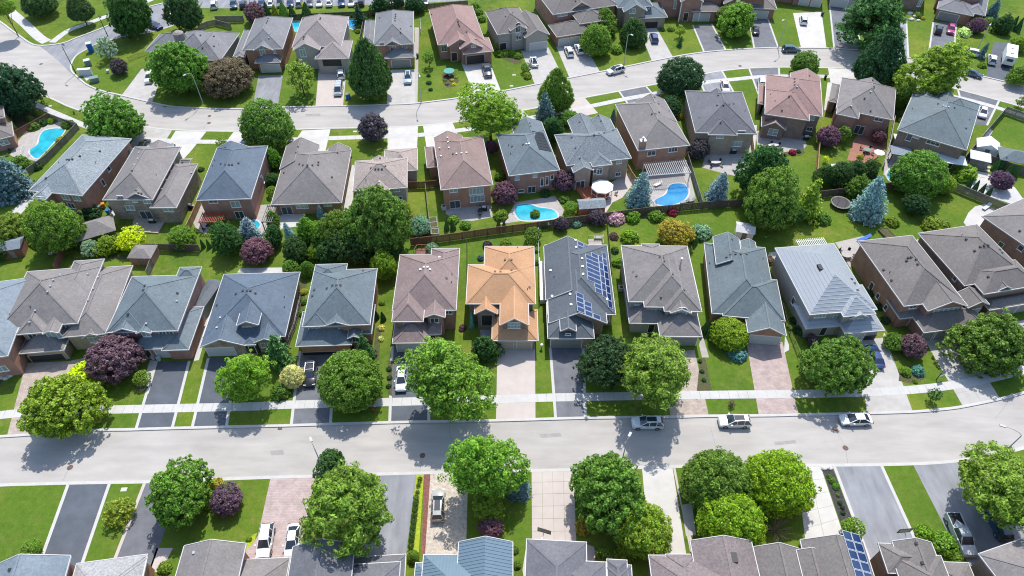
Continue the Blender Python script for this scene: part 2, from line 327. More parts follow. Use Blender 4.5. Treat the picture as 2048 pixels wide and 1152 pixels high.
def ribbon(line, w0, w1, z0, z1, name, mat, parent=None, kind='structure'):
    mb = MB(); n = len(line); off = []
    for i, p in enumerate(line):
        a = Vector(line[max(i - 1, 0)]); b = Vector(line[min(i + 1, n - 1)]); d = (b - a).normalized(); off.append(Vector((-d.y, d.x)))
    L = [(Vector(p) + o * w0) for p, o in zip(line, off)]; R = [(Vector(p) + o * w1) for p, o in zip(line, off)]
    for i in range(n - 1):
        b = len(mb.v); mb.v += [(*L[i], z1), (*R[i], z1), (*R[i + 1], z1), (*L[i + 1], z1), (*L[i], z0), (*R[i], z0), (*R[i + 1], z0), (*L[i + 1], z0)]
        fs = [(0, 1, 2, 3), (0, 3, 7, 4), (1, 5, 6, 2)]
        if (L[i + 1] - L[i]).cross(R[i] - L[i]) > 0: fs = [f[::-1] for f in fs]
        mb.f += [tuple(k + b for k in f) for f in fs]; mb.m += [0] * 3
    o = mb.build(name, mat, parent)
    if parent is None: tag(o, kind=kind)
    return o
ribbon(park, -.32, .14, -.2, .022, "kerb", m_kerb); ribbon(rowa, -.14, .28, -.2, .022, "kerb", m_kerb)
ribbon(rowb, -.30, .14, -.2, .022, "kerb", m_kerb); ribbon(maina, -.14, .30, -.2, .022, "kerb", m_kerb)
ribbon(mains, -.34, .14, -.2, .022, "kerb", m_kerb)
def pavement(name, pix, width, slab_len, mat):
    line = gs(pix); pts = []; acc = 0; root = empty(name, 0, 0, kind='structure')
    cum = [0]
    for a, b in zip(line, line[1:]): cum.append(cum[-1] + math.dist(a, b))
    def at(s):
        for i in range(len(cum) - 1):
            if s <= cum[i + 1]: 
                t = (s - cum[i]) / (cum[i + 1] - cum[i]); return Vector(line[i]).lerp(Vector(line[i + 1]), t)
        return Vector(line[-1])
    s = 0; k = 0
    while s + slab_len < cum[-1]:
        a, b = at(s + .015), at(s + slab_len - .015); d = (b - a).normalized(); q = Vector((-d.y, d.x)) * width / 2
        z = .018 + .004 * (k % 2) * random.random()
        MB().slab([tuple(a - q), tuple(b - q), tuple(b + q), tuple(a + q)], -.05, z).build("slab", mat, root); s += slab_len; k += 1
    return root
side_line = [(-160, 848), (-60, 838), (30, 827), (110, 823), (190, 820), (345, 816.5), (520, 812.5), (544, 810.5), (780, 804), (992, 798.5), (1130, 794.5), (1402, 790), (1540, 788.5), (1650, 787), (1748, 784), (1830, 779), (1900, 771), (1960, 760.5), (2010, 749), (2070, 733), (2160, 706)]
pavement("pavement", side_line, 1.5, 1.5, m_conc)
top_line = [(-60, 140), (10, 180), (67, 207), (110, 226), (172, 252), (230, 269), (285, 278), (380, 283), (480, 283), (560, 280), (640, 277), (735, 274), (838, 270), (930, 259), (1000, 247), (1064, 235), (1120, 225), (1176, 213.5), (1250, 198), (1315, 186), (1410, 165), (1470, 158.5), (1515, 154), (1580, 152), (1640, 152.5), (1720, 156), (1810, 172), (1850, 180), (1946, 202), (2009, 220), (2080, 243)]
pavement("pavement", top_line, 1.5, 2.0, m_conc)
pavement("park_path", [(-30, -22), (22, 24), (48, 46), (80, 76), (104, 88)], 2.6, 2.2, m_conc)
pavement("park_path", [(104, 85), (135, 62), (172, 48), (215, 32), (262, 16), (310, -4), (360, -25)], 1.9, 2.2, m_conc)

def drive(pts, mat, z=.008, border=0, bmat=None, name="driveway"):
    g = P(pts); c = Vector((sum(p[0] for p in g) / len(g), sum(p[1] for p in g) / len(g)))
    if border:
        l = MB(); n = len(g)                          # two long edges get a concrete strip, drawn as its own slab below
        for i, j in border:
            a, b = Vector(g[i]), Vector(g[j]); d = (b - a).normalized(); q = Vector((-d.y, d.x))
            if (c - a).dot(q) > 0: q = -q
            w = .42
            l.slab([tuple(a - q * .02), tuple(b - q * .02), tuple(b + q * w), tuple(a + q * w)], -.05, z + .005)
        o = l.build(name + "_edging", bmat or m_kerb); o["kind"] = 'structure'
    o = MB().slab(g, -.05, z).build(name, mat); o["kind"] = 'structure'; return o
def slabs(q, nx, ny, mat, z=.010, name="driveway", skip=()):   # q: four corners, near-left, near-right, far-right, far-left
    g = [Vector(p) for p in P(q)]; root = empty(name, 0, 0, kind='structure')
    def at(u, v): return g[0].lerp(g[1], u).lerp(g[3].lerp(g[2], u), v)
    e = .012
    for i in range(nx):
        for j in range(ny):
            u0, u1, v0, v1 = i / nx, (i + 1) / nx, j / ny, (j + 1) / ny
            cs = [at(u0, v0), at(u1, v0), at(u1, v1), at(u0, v1)]; m = sum(cs, Vector((0, 0))) / 4
            cs = [tuple(p + (m - p).normalized() * .02) for p in cs]
            MB().slab(cs, -.05, z + .003 * random.random()).build("slab", mat, root)
    return root
S2 = [(0, 3), (1, 2)]     # borders along the two sides when points run near-left, near-right, far-right, far-left
# north side of the main street
drive([(14, 872), (88, 866), (143, 722), (52, 726)], m_paverg)
drive([(275, 857), (342, 855), (376, 722), (314, 724)], m_asph, border=S2)
drive([(387, 855), (450, 853.5), (472, 715), (419, 716)], m_asph, border=S2)
drive([(585, 851), (658, 849), (668, 700), (602, 702)], m_asph2, border=S2)
drive([(782, 846), (855, 844), (855, 690), (787, 692)], m_asph, border=S2)
drive([(992, 841.5), (1071, 840), (1070, 690), (995, 690)], m_pinkc)
drive([(1114, 838), (1168, 837), (1164, 694), (1103, 695)], m_asph2, border=S2)
drive([(1342, 835), (1418, 833), (1389, 700), (1318, 705)], m_paverg)
drive([(1518, 832), (1597, 830.5), (1565, 684), (1493, 686)], m_paver)
drive([(1734, 827), (1826, 824), (1771, 675), (1716, 680)], m_drive)
slabs([(1926, 813), (2000, 797), (1913, 658), (1842, 668)], 2, 6, m_drive)
drive([(2080, 778), (2170, 750), (2050, 640), (1985, 650)], m_drive)
# south side of the main street
drive([(84, 1122), (156, 1142), (217, 964), (140, 966)], m_asph, border=S2)
drive([(228, 1130), (297, 1152), (366, 962), (293, 963.5)], m_asph2, border=[(0, 3)], bmat=m_pinkc)
drive([(297, 1144), (322, 1144), (346, 1096), (313, 1096)], m_pinkc)
drive([(590, 1150), (560, 1160), (480, 1135), (490, 1103), (505, 1088), (516, 1071), (541, 956.5), (632, 952), (604, 1080)], m_paver)
drive([(725, 1110), (812, 1110), (833, 946.5), (762, 948)], m_oldasph)
drive([(846, 1115), (932, 1112), (936, 943.5), (861, 945.5)], m_cobble)
slabs([(1064, 1090), (1153, 1088), (1147, 939.5), (1063, 941.5)], 4, 6, m_pinkc)
drive([(1300, 1112), (1373, 1112), (1345, 935), (1284, 936)], m_white)
drive([(1382, 1112), (1397, 1112), (1369, 1040), (1351, 935.5), (1346, 935.5)], m_pinkc, name="driveway_strip")
drive([(1362, 1010), (1384, 1006), (1392, 1070), (1372, 1072)], m_drive, z=.012, name="parking_pad")
slabs([(1612, 1092), (1686, 1066), (1641, 932), (1592, 933)], 2, 5, m_white)
drive([(1744, 1125), (1830, 1085), (1760, 930.5), (1671, 931.5)], m_oldasph, border=S2)
drive([(1955, 1150), (1903, 1080), (1826, 929), (1912, 922), (1965, 1005), (2060, 1030), (2110, 1120)], m_oldasph)
# houses between the streets: drives to the crescent
drive([(248, 305), (318, 302), (344, 261), (287, 254)], m_drive)
drive([(305, 335), (352, 335), (382, 302), (413, 263), (351, 262)], m_white)
drive([(440, 300), (525, 300), (545, 262), (467, 264)], m_white)
drive([(572, 310), (650, 306), (661, 258), (604, 261)], m_white)
drive([(775, 301), (834, 299), (836, 252.5), (775, 255.5)], m_white)
drive([(853, 294), (925, 292), (905, 245), (846, 251.5)], m_white)
drive([(1032, 256), (1072, 246), (1046, 221.5), (1008, 229)], m_drive)
drive([(1150, 236), (1196, 226), (1170, 196), (1138, 202.5)], m_pinkc)
drive([(1268, 222), (1325, 212), (1291, 173.5), (1240, 183)], m_asph2, border=S2)
drive([(1416, 196), (1470, 192), (1443, 142.5), (1397, 151)], m_oldasph, border=S2)
drive([(1520, 192), (1560, 190), (1556, 135.5), (1500, 137.5)], m_asph2, border=S2)
drive([(1664, 180), (1705, 178), (1724, 139.5), (1656, 136.5)], m_white)
drive([(1936, 248), (1972, 250), (1996, 201.5), (1918, 180.5)], m_asph2, border=S2)
# north side of the crescent
drive([(243, 191), (304, 205), (332, 130), (283, 138)], m_drive)
drive([(505, 217), (555, 215), (566, 150), (517, 151)], m_oldasph)
drive([(631, 213), (686, 212), (694, 132), (638, 133)], m_pinkc)
drive([(774, 209.5), (834, 206.5), (831, 138), (776, 140)], m_drive)
drive([(831, 206.5), (835, 206), (838, 55), (829, 55)], m_patio, z=.012, name="side_path")
drive([(949, 191.5), (1002, 182.5), (977, 118), (922, 124)], m_white)
drive([(1070, 169.5), (1128, 158), (1097, 95), (1042, 102)], m_drive)
drive([(1139, 156), (1200, 144), (1166, 84), (1112, 92)], m_drive)
drive([(1304, 122.5), (1346, 114), (1311, 52), (1279, 62)], m_drive)
drive([(1410, 104.5), (1450, 100.5), (1422, 48), (1387, 50)], m_asph2, border=S2)
drive([(1510, 96.5), (1555, 95.5), (1534, 36), (1500, 40)], m_asph2, border=S2)
drive([(1602, 95.5), (1653, 96), (1643, 24), (1586, 26)], m_white)
drive([(1670, 97), (1722, 101.5), (1702, 4), (1660, 4)], m_asph2, border=S2)
drive([(1764, 106), (1815, 114.5), (1811, 40), (1765, 40)], m_oldasph, border=S2)
drive([(1857, 124), (1903, 137), (1911, 45), (1868, 45)], m_asph2, border=S2)
drive([(1972, 154), (2020, 165), (2030, 85), (1987, 85)], m_asph)
# car park beyond the back fences
drive([(400, 16), (500, 17), (640, 13), (760, 9), (880, 4), (1000, -4), (1000, -60), (440, -60), (412, -10)], m_oldasph, z=.006, name="car_park")
# patios, paths, flower beds
for pts, m, nm, z in (
    ([(52, 262), (72, 251), (100, 243), (126, 243), (136, 255), (74, 323), (55, 318), (40, 320), (20, 310), (30, 290)], m_patio, "pool_patio", .010),
    ([(154, 300), (178, 280), (196, 276), (205, 282), (180, 306)], m_conc, "garden_path", .011),
    ([(20, 425), (62, 388), (72, 395), (40, 430), (22, 433)], m_conc, "garden_path", .011),
    ([(221, 402), (229, 402), (236, 424), (228, 432), (219, 420)], m_conc, "garden_path", .011),
    ([(386, 445), (402, 405), (412, 408), (418, 460), (412, 468), (395, 462)], m_patio, "patio", .010),
    ([(503, 445), (520, 410), (548, 408), (570, 420), (565, 458), (520, 470)], m_patio, "pool_patio", .010),
    ([(545, 440), (575, 418), (612, 420), (605, 452), (548, 458)], m_white, "patio", .012),
    ([(685, 420), (704, 330), (708, 330), (706, 400), (694, 428)], m_conc, "garden_path", .011),
    ([(892, 428), (890, 416), (983, 408), (985, 434), (945, 442), (912, 440)], m_patio, "patio", .010),
    ([(1030, 405), (1110, 392), (1128, 420), (1124, 432), (1080, 437), (1000, 448), (1020, 425)], m_patio, "pool_patio", .010),
    ([(1182, 405), (1215, 370), (1256, 345), (1268, 365), (1245, 395), (1225, 405), (1212, 425), (1200, 418)], m_pinkc, "patio", .010),
    ([(1278, 405), (1282, 345), (1372, 318), (1392, 398), (1350, 408), (1310, 415)], m_patio, "pool_patio", .010),
    ([(1404, 335), (1410, 310), (1445, 296), (1500, 275), (1506, 320), (1482, 348), (1470, 352), (1440, 345)], m_patio, "patio", .010),
    ([(1503, 320), (1506, 250), (1514, 250), (1508, 322)], m_conc, "garden_path", .012),
    ([(1514, 288), (1510, 262), (1600, 256), (1614, 290), (1606, 300), (1580, 310), (1540, 306), (1522, 300)], m_patio, "patio", .010),
    ([(1648, 220), (1655, 165), (1664, 165), (1662, 222)], m_white, "garden_path", .011),
    ([(1694, 320), (1706, 283), (1716, 268), (1768, 275), (1770, 300), (1740, 328)], m_red, "patio", .012),
    ([(1655, 340), (1662, 328), (1692, 326), (1688, 340)], m_conc, "patio", .010),
    ([(1767, 350), (1770, 320), (1782, 290), (1800, 270), (1925, 290), (1905, 330), (1810, 360)], m_patio, "pool_patio", .010),
    ([(1942, 300), (1978, 255), (1986, 262), (1950, 318)], m_conc, "garden_path", .012),
    ([(1932, 390), (1950, 345), (1985, 350), (2030, 375), (2048, 400), (2030, 410), (1985, 395), (1945, 380)], m_conc, "patio", .010),
    ([(1927, 445), (1937, 425), (1950, 413), (1970, 408), (1990, 418), (1962, 450), (1950, 470)], m_conc, "patio", .010),
    ([(1670, 485), (1735, 470), (1742, 490), (1700, 535), (1680, 500)], m_patio, "patio", .010),
    ([(1535, 525), (1538, 505), (1555, 503), (1556, 530)], m_patio, "patio", .010),
    ([(1822, 490), (1835, 478), (1850, 485), (1840, 500)], m_deck, "patio", .010),
    ([(474, 545), (482, 536), (566, 535), (564, 548)], m_conc, "patio", .010),
    ([(405, 640), (427, 565), (438, 568), (420, 640), (398, 720), (388, 722)], m_conc, "side_path", .012),
    ([(570, 665), (590, 600), (600, 600), (585, 665)], m_conc, "side_path", .010),
    ([(1398, 690), (1404, 665), (1418, 715), (1404, 715)], m_patio, "side_path", .012),
    ([(1568, 706), (1570, 670), (1578, 690), (1578, 700)], m_conc, "side_path", .012),
    ([(1762, 692), (1768, 665), (1782, 688), (1775, 696)], m_conc, "side_path", .012),
    ([(122, 728), (140, 722), (172, 715), (175, 722), (150, 740), (136, 752)], m_paverg, "garden_path", .012),
    ([(290, 760), (292, 745), (300, 720), (316, 722), (297, 788)], m_conc, "garden_path", .011),
    ([(980, 705), (965, 700), (960, 660), (985, 655), (995, 690)], m_patio, "entry_path", .011),
    ([(1045, 1140), (1052, 1095), (1064, 1090), (1066, 1160), (1050, 1175)], m_conc, "garden_path", .011),
    ([(1171, 1130), (1172, 1088), (1188, 1094), (1192, 1115), (1180, 1140)], m_pinkc, "garden_path", .011),
    ([(1643, 934), (1664, 934), (1705, 1040), (1682, 1048)], m_mulch, "mulch_bed", .014),
    ([(1822, 925), (1844, 925), (1822, 928)], m_mulch, "mulch_bed", .014),
    ([(843, 1112), (848, 946), (861, 946), (850, 1112)], m_redmulch, "mulch_bed", .014),
    ([(812, 1125), (833, 947), (848, 946), (836, 1125)], m_lime, "groundcover_bed", .014),
    ([(478, 1108), (505, 1070), (514, 1066), (508, 1085), (488, 1105)], m_lime, "groundcover_bed", .014),
    ([(886, 168), (884, 150), (890, 143), (912, 146), (918, 162), (908, 174), (894, 175)], m_bed, "flower_bed", .014),
    ([(1006, 118), (990, 108), (1000, 100), (1040, 108), (1044, 124), (1030, 128)], m_bed, "flower_bed", .014),
    ([(1100, 455), (1105, 447), (1215, 432), (1218, 445), (1160, 455), (1120, 462)], m_bed, "flower_bed", .014),
    ([(1240, 432), (1250, 424), (1350, 414), (1352, 422), (1300, 438)], m_bed, "flower_bed", .014),
    ([(0, 775), (0, 740), (22, 735), (28, 748), (20, 756), (6, 760)], m_bed, "flower_bed", .014),
    ([(272, 782), (268, 770), (290, 765), (297, 775), (290, 784)], m_bed, "flower_bed", .014),
    ([(745, 720), (752, 655), (762, 655), (758, 720)], m_bed, "flower_bed", .014),
    ([(776, 790), (775, 720), (786, 722), (784, 792)], m_bed, "flower_bed", .014),
    ([(1392, 800), (1400, 715), (1410, 715), (1424, 782)], m_bed, "flower_bed", .014),
    ([(592, 640), (603, 560), (614, 562), (604, 640)], m_bed, "flower_bed", .014),
    ([(1797, 762), (1800, 738), (1822, 732), (1850, 738), (1852, 755), (1830, 768)], m_bed, "flower_bed", .014),
    ([(195, 515), (202, 508), (290, 512), (288, 520)], m_bed, "flower_bed", .014),
    ([(20, 208), (90, 222), (92, 232), (40, 262), (30, 255)], m_bed, "flower_bed", .013),
    ([(1600, 312), (1560, 312), (1562, 305), (1602, 300), (1612, 304)], m_bed, "flower_bed", .015),
): sheet(nm, pts, m, z)
# manhole covers, catch basins and utility lids let into the ground
def crack(pts, w=.05, mat=None):
    g = smooth(P(pts, RZ), 4); mb = MB(); rr = random.Random(int(pts[0][0]))
    g = [(p[0] + rr.uniform(-.06, .06), p[1] + rr.uniform(-.06, .06)) for p in g]
    for a, b in zip(g, g[1:]): mb.beam((a[0], a[1], RZ - .004), (b[0], b[1], RZ - .004), w, .016)
    tag(mb.build('road_crack', mat or m_oldasph), kind='structure')
for c_ in ([(1421, 855), (1426, 872), (1430, 890), (1431, 905)], [(140, 938), (132, 948), (126, 962)], [(845, 913), (843, 925), (839, 944)], [(1668, 848), (1676, 868), (1688, 888), (1693, 908), (1695, 927)], [(880, 842), (884, 848)], [(418, 235), (412, 248), (406, 258)], [(1990, 838), (2020, 800)],
           [(20, 120), (47, 133), (82, 128), (108, 118)], [(700, 215), (697, 240), (694, 255)], [(1040, 205), (1100, 196)], [(900, 843), (899, 862), (903, 880)], [(1480, 132), (1470, 128), (1450, 131)]): crack(c_)
def lid(px, py, r, mat, name, label, cat, z=RZ, sq=False, group=None):
    x, y = G(px, py, z); mb = MB()
    if sq: mb.box(-r, r, -r * .7, r * .7, -.02, .03); mb.box(-r * .85, r * .85, -r * .55, r * .55, .03, .05)
    else: mb.disc(0, 0, -.02, .012, r, n=20); mb.disc(0, 0, .012, .02, r * .8, n=16)
    tag(mb.build(name, mat, loc=(x, y, z), rz=.04), label, cat, group)
for px, py, t in ((47, 133, "manhole cover in the crescent just short of the parking turn-off"), (82, 128, "manhole cover in the mouth of the grey side road"), (140, 935, "rusty manhole cover in the main street below the left tree shadow"),
                  (1670, 858, "manhole cover below the parked white sedan, nearer the north kerb"), (1691, 896, "manhole cover mid street opposite the cracked grey driveway"), (419, 232, "manhole cover in the crescent below the tall arched lamp, north one"),
                  (418, 246, "manhole cover in the crescent below the tall arched lamp, south one"), (845, 911, "small lid in the main street beside the locust shadow"), (1480, 132, "round cover on the crescent kerb near the round dark tree")):
    lid(px, py, .42, m_iron, "manhole_cover", t, "manhole cover")
for px, py, t in ((560, 857, "kerb drain grate on the main street below the cream bush"), (185, 175, "drain grate by the crescent kerb under the utility boxes"), (330, 213, "drain grate by the crescent kerb in the big maple's shade"), (294, 250, "drain grate on the crescent beside the round maple")):
    lid(px, py, .32, m_iron, "drain_grate", t, "drain grate", z=RZ, sq=True)
for px, py, t in ((248, 979, "pale square utility lid in the grass strip with the yellow-green shrub"), (100, 212, "pale utility lid in the verge by the pool garden"), (710, 263, "pale utility lid beside the dark purple street tree"), (1023, 172, "pale utility lid in the lawn left of the white car's drive"), (1028, 150, "sandy stone slab in the lawn below the clipped hedge")):
    lid(px, py, .42, m_white, "access_cover", t, "utility cover", z=.0, sq=True)
m_patch = M('patched_asphalt', (.29, .275, .26), .95, var=.12, scale=1.5, fine=.1, bscale=9, coords='World')
for c_ in ([(1078, 868), (1120, 866), (1124, 873), (1082, 876)], [(540, 902), (566, 900), (568, 909), (543, 911)], [(1548, 884), (1590, 880), (1594, 886), (1550, 891)], [(610, 228), (640, 227), (641, 232), (612, 233)]):
    o_ = MB().slab(P(c_, RZ), RZ - .03, RZ + .003).build('road_patch', m_patch); o_['kind'] = 'structure'
# swimming pools
def pool(pts, mat, label, rim=m_white):
    g = P(pts); cx = sum(p[0] for p in g) / len(g); cy = sum(p[1] for p in g) / len(g)
    l = [(p[0] - cx, p[1] - cy) for p in g]; l = smooth(l + [l[0]], 5)[:-1]
    r = empty("swimming_pool", cx, cy, 0, 0, label, "swimming pool")
    big = []
    for p in l:
        v = Vector(p); big.append(tuple(v + v.normalized() * .38))
    for dy in (-.25, .25): MB().path([(l[0][0] * 1.12, l[0][1] * 1.12 + dy, 0), (l[0][0] * 1.12, l[0][1] * 1.12 + dy, .6), (l[0][0] * .95, l[0][1] * .95 + dy, .6), (l[0][0] * .93, l[0][1] * .93 + dy, .0)], .03).build('ladder_rail', m_metal, r)
    MB().slab(big, .0, .035).build("coping", rim, r); MB().slab(l, .0, .045).build("water", mat, r)
pool([(62, 309), (60, 300), (76, 288), (80, 272), (90, 261), (112, 257), (127, 259), (128, 264), (120, 274), (108, 284), (92, 302), (74, 317)], m_water, "curved turquoise pool in the garden at the left edge of town")
pool([(1030, 425), (1032, 413), (1048, 408), (1064, 410), (1078, 415), (1104, 419), (1114, 428), (1110, 436), (1080, 440), (1042, 440)], m_water, "bean-shaped turquoise pool behind the long dark fence, purple trees either side")
pool([(1311, 408), (1310, 400), (1332, 388), (1338, 372), (1354, 367), (1370, 370), (1377, 384), (1368, 400), (1350, 408), (1330, 411)], m_waterd, "deep blue kidney pool beside the white pergola and spruce")
pool([(1774, 352), (1776, 343), (1785, 339), (1797, 342), (1800, 352), (1792, 362), (1780, 361)], m_water, "small round turquoise pool tucked under the big maple on the right")
pool([(503, 447), (506, 442), (514, 442), (520, 450), (512, 460), (504, 456)], m_water, "sliver of turquoise pool between two blue spruces")
pool([(584, 58), (586, 44), (600, 44), (602, 56), (592, 62)], m_water, "turquoise pool showing between two houses on the far row")
pool([(698, 55), (699, 40), (712, 41), (713, 52), (706, 58)], m_waterd, "round blue above-ground pool by the stone-roofed house on the far row")
# ------------------------------------------------------------------ houses
class House: pass
HOUSES = {}
def house(key, label, side, roof, wall, prims, openings=(), vents=(), gutter=None, vent_mat=None, ridge=True, wall2=None, cat="house", name="house", gmat=None):
    gutter = gutter or m_gutter; vent_mat = vent_mat or m_metal
    bx, by, fx, fy, sz = side
    a = Vector(G(bx, by, sz)); b = Vector(G(fx, fy, sz)); d = (a - b).normalized(); az = math.atan2(d.y, d.x) - math.pi / 2
    p0 = prims[0]; o0 = Vector(G(p0[1], p0[2], p0[5]))
    ca, sa = math.cos(az), math.sin(az)
    def loc(px, py, z):
        x, y = G(px, py, z); x -= o0.x; y -= o0.y; return (x * ca + y * sa, -x * sa + y * ca)
    root = empty(name, o0.x, o0.y, 0, az, label, cat)
    H = House(); H.root = root; H.loc = loc; H.pr = []; H.az = az
    R = RF[roof]; Wm = WL[wall]
    walls = MB(); n = 0; allp = []
    for i, pr in enumerate(prims):
        opt = pr[7] if len(pr) > 7 else {}; z = pr[5] + .007 * i; A = loc(pr[1], pr[2], z); Bq = (A[0] + opt['dim'][0], A[1] + opt['dim'][1]) if 'dim' in opt else loc(pr[3], pr[4], z)
        allp.append((pr[0], *sorted((A[0], Bq[0])), *sorted((A[1], Bq[1])), z, (pr[6] if len(pr) > 6 and pr[6] else .6)))
    def covered(i, a, b):
        for s_ in (.15, .5, .85):
            q = Vector(a).lerp(Vector(b), s_); ok = False
            for j, (t_, x0, x1, y0, y1, z_, p_) in enumerate(allp):
                if j == i or not (x0 <= q.x <= x1 and y0 <= q.y <= y1): continue
                dx, dy = min(q.x - x0, x1 - q.x), min(q.y - y0, y1 - q.y)
                if z_ + p_ * (min(dx, dy) if t_ == 'h' else dx if t_ == 'gy' else dy) > q.z - .12: ok = True
            if not ok: return False
        return True
    for i, pr in enumerate(prims):
        t, x1, y1, x2, y2, z = pr[:6]; p = pr[6] if len(pr) > 6 and pr[6] else .6; opt = pr[7] if len(pr) > 7 else {}
        z += .007 * i; ov = opt.get('ov', .42)
        if 'dim' in opt:                                   # corner + metres instead of two corners
            A = loc(x1, y1, z); Bq = (A[0] + opt['dim'][0], A[1] + opt['dim'][1])
        else: A = loc(x1, y1, z); Bq = loc(x2, y2, z)
        X0, X1 = sorted((A[0], Bq[0])); Y0, Y1 = sorted((A[1], Bq[1]))
        rm = RF[opt['roof']] if 'roof' in opt else R
        H.pr.append((t, X0, X1, Y0, Y1, z, p, ov)); th = .07
        mb = MB(); rc = MB(); xc, yc = (X0 + X1) / 2, (Y0 + Y1) / 2; wd, dp = X1 - X0, Y1 - Y0
        e = .012 * i
        xi0, xi1, yi0, yi1 = X0 + ov + e, X1 - ov - e, Y0 + ov + e, Y1 - ov - e
        if t == 'h':
            if wd <= dp: h = p * wd / 2; r0, r1 = (xc, Y0 + wd / 2, z + h), (xc, Y1 - wd / 2, z + h)
            else: h = p * dp / 2; r0, r1 = (X0 + dp / 2, yc, z + h), (X1 - dp / 2, yc, z + h)
            c = [(X0, Y0, z), (X1, Y0, z), (X1, Y1, z), (X0, Y1, z)]
            if wd <= dp:
                fs = [(c[0], c[1], r0), (c[1], c[2], r1, r0), (c[2], c[3], r1), (c[3], c[0], r0, r1)]; hips = [(c[0], r0), (c[1], r0), (c[2], r1), (c[3], r1), (r0, r1)]
            else:
                fs = [(c[0], c[1], r1, r0), (c[1], c[2], r1), (c[2], c[3], r0, r1), (c[3], c[0], r0)]; hips = [(c[0], r0), (c[3], r0), (c[1], r1), (c[2], r1), (r0, r1)]
            for f in fs: mb.add(f, [tuple(range(len(f)))])
            mb.box(X0, X1, Y0, Y1, z - th, z - .002)
        elif t in ('gy', 'gx'):
            if t == 'gy':
                h = p * wd / 2; r0, r1 = (xc, Y0, z + h), (xc, Y1, z + h)
                L_, R_ = [(X0, Y0, z), (X0, Y1, z)], [(X1, Y0, z), (X1, Y1, z)]
                mb.quad(R_[0], R_[1], r1, r0); mb.quad(L_[1], L_[0], r0, r1)
                dn = lambda q: (q[0], q[1], q[2] - .14)
                mb.quad(dn(r0), dn(r1), dn(R_[1]), dn(R_[0])); mb.quad(dn(r1), dn(r0), dn(L_[0]), dn(L_[1]))
                for q0, q1 in ((L_[0], r0), (r0, R_[0]), (R_[1], r1), (r1, L_[1])): mb.quad(dn(q0), dn(q1), q1, q0)
                hh = p * (xi1 - xi0) / 2; zt = z - .12 + p * ov
                walls.add([(xi0, yi0, 0), (xi1, yi0, 0), (xi1, yi0, zt), (xc, yi0, zt + hh), (xi0, yi0, zt), (xi0, yi1, 0), (xi1, yi1, 0), (xi1, yi1, zt), (xc, yi1, zt + hh), (xi0, yi1, zt)],
                          [(0, 1, 2, 3, 4), (9, 8, 7, 6, 5), (1, 6, 7, 2), (5, 0, 4, 9)])
            else:
                h = p * dp / 2; r0, r1 = (X0, yc, z + h), (X1, yc, z + h)
                F_, B_ = [(X0, Y0, z), (X1, Y0, z)], [(X0, Y1, z), (X1, Y1, z)]
                mb.quad(F_[0], F_[1], r1, r0); mb.quad(B_[1], B_[0], r0, r1)
                dn = lambda q: (q[0], q[1], q[2] - .14)
                mb.quad(dn(F_[1]), dn(F_[0]), dn(r0), dn(r1)); mb.quad(dn(B_[0]), dn(B_[1]), dn(r1), dn(r0))
                for q0, q1 in ((B_[0], r0), (r0, F_[0]), (F_[1], r1), (r1, B_[1])): mb.quad(dn(q0), dn(q1), q1, q0)
                hh = p * (yi1 - yi0) / 2; zt = z - .12 + p * ov
                walls.add([(xi0, yi0, 0), (xi0, yi1, 0), (xi0, yi1, zt), (xi0, yc, zt + hh), (xi0, yi0, zt), (xi1, yi0, 0), (xi1, yi1, 0), (xi1, yi1, zt), (xi1, yc, zt + hh), (xi1, yi0, zt)],
                          [(4, 3, 2, 1, 0), (5, 6, 7, 8, 9), (0, 5, 9, 4), (6, 1, 2, 7)])
            hips = [(r0, r1)]
        ro = mb.build("roof", rm, root); n += 1
        if opt.get('open'):
            po = MB(); q = opt['open']                     # open porch: posts instead of walls
            for px_, py_ in ([(xi0, yi0), (xi1, yi0)] if q == 'F' else [(xi0, yi0), (xi1, yi0), (xi0, yi1), (xi1, yi1)]):
                pp = MB(); pp.box(px_ - .12, px_ + .12, py_ - .12, py_ + .12, 0, z - th); pp.box(px_ - .2, px_ + .2, py_ - .2, py_ + .2, 0, .8); pp.build("post", m_trimb, root)
        elif t == 'h': walls.box(xi0, xi1, yi0, yi1, -.05, z - th + .001)
        if opt.get('open') and t != 'h':                   # (gable porch keeps its gable face only)
            pass
        g = MB(); gt = .10; zt_, zb = z + .03, z - .17
        if t in ('h', 'gy'): g.box(X0 - gt, X0, Y0, Y1, zb, zt_); g.box(X1, X1 + gt, Y0, Y1, zb, zt_)
        if t in ('h', 'gx'): g.box(X0 - (gt if t == 'h' else 0), X1 + (gt if t == 'h' else 0), Y0 - gt, Y0 - .001, zb, zt_); g.box(X0 - (gt if t == 'h' else 0), X1 + (gt if t == 'h' else 0), Y1 + .001, Y1 + gt, zb, zt_)
        if t == 'gy':
            for Y in (Y0 - .045, Y1 + .045):
                for a_, b_ in (((X0, Y, z - .05), (xc, Y, z - .05 + h)), ((xc, Y, z - .05 + h), (X1, Y, z - .05))):
                    if not covered(i, a_, b_): g.beam(a_, b_, .09, .2)
        if t == 'gx':
            for X in (X0 - .045, X1 + .045): g.beam((X, Y0, z - .05), (X, yc, z - .05 + h), .09, .2); g.beam((X, yc, z - .05 + h), (X, Y1, z - .05), .09, .2)
        g.build("gutter", gutter, ro)
        if ridge and 'steel' not in roof:
            for q0, q1 in hips:
                if (Vector(q0) - Vector(q1)).length > .5: rc.beam(q0, q1, .26, .05)
            if rc.f: rc.build("ridge_cap", rm, ro)
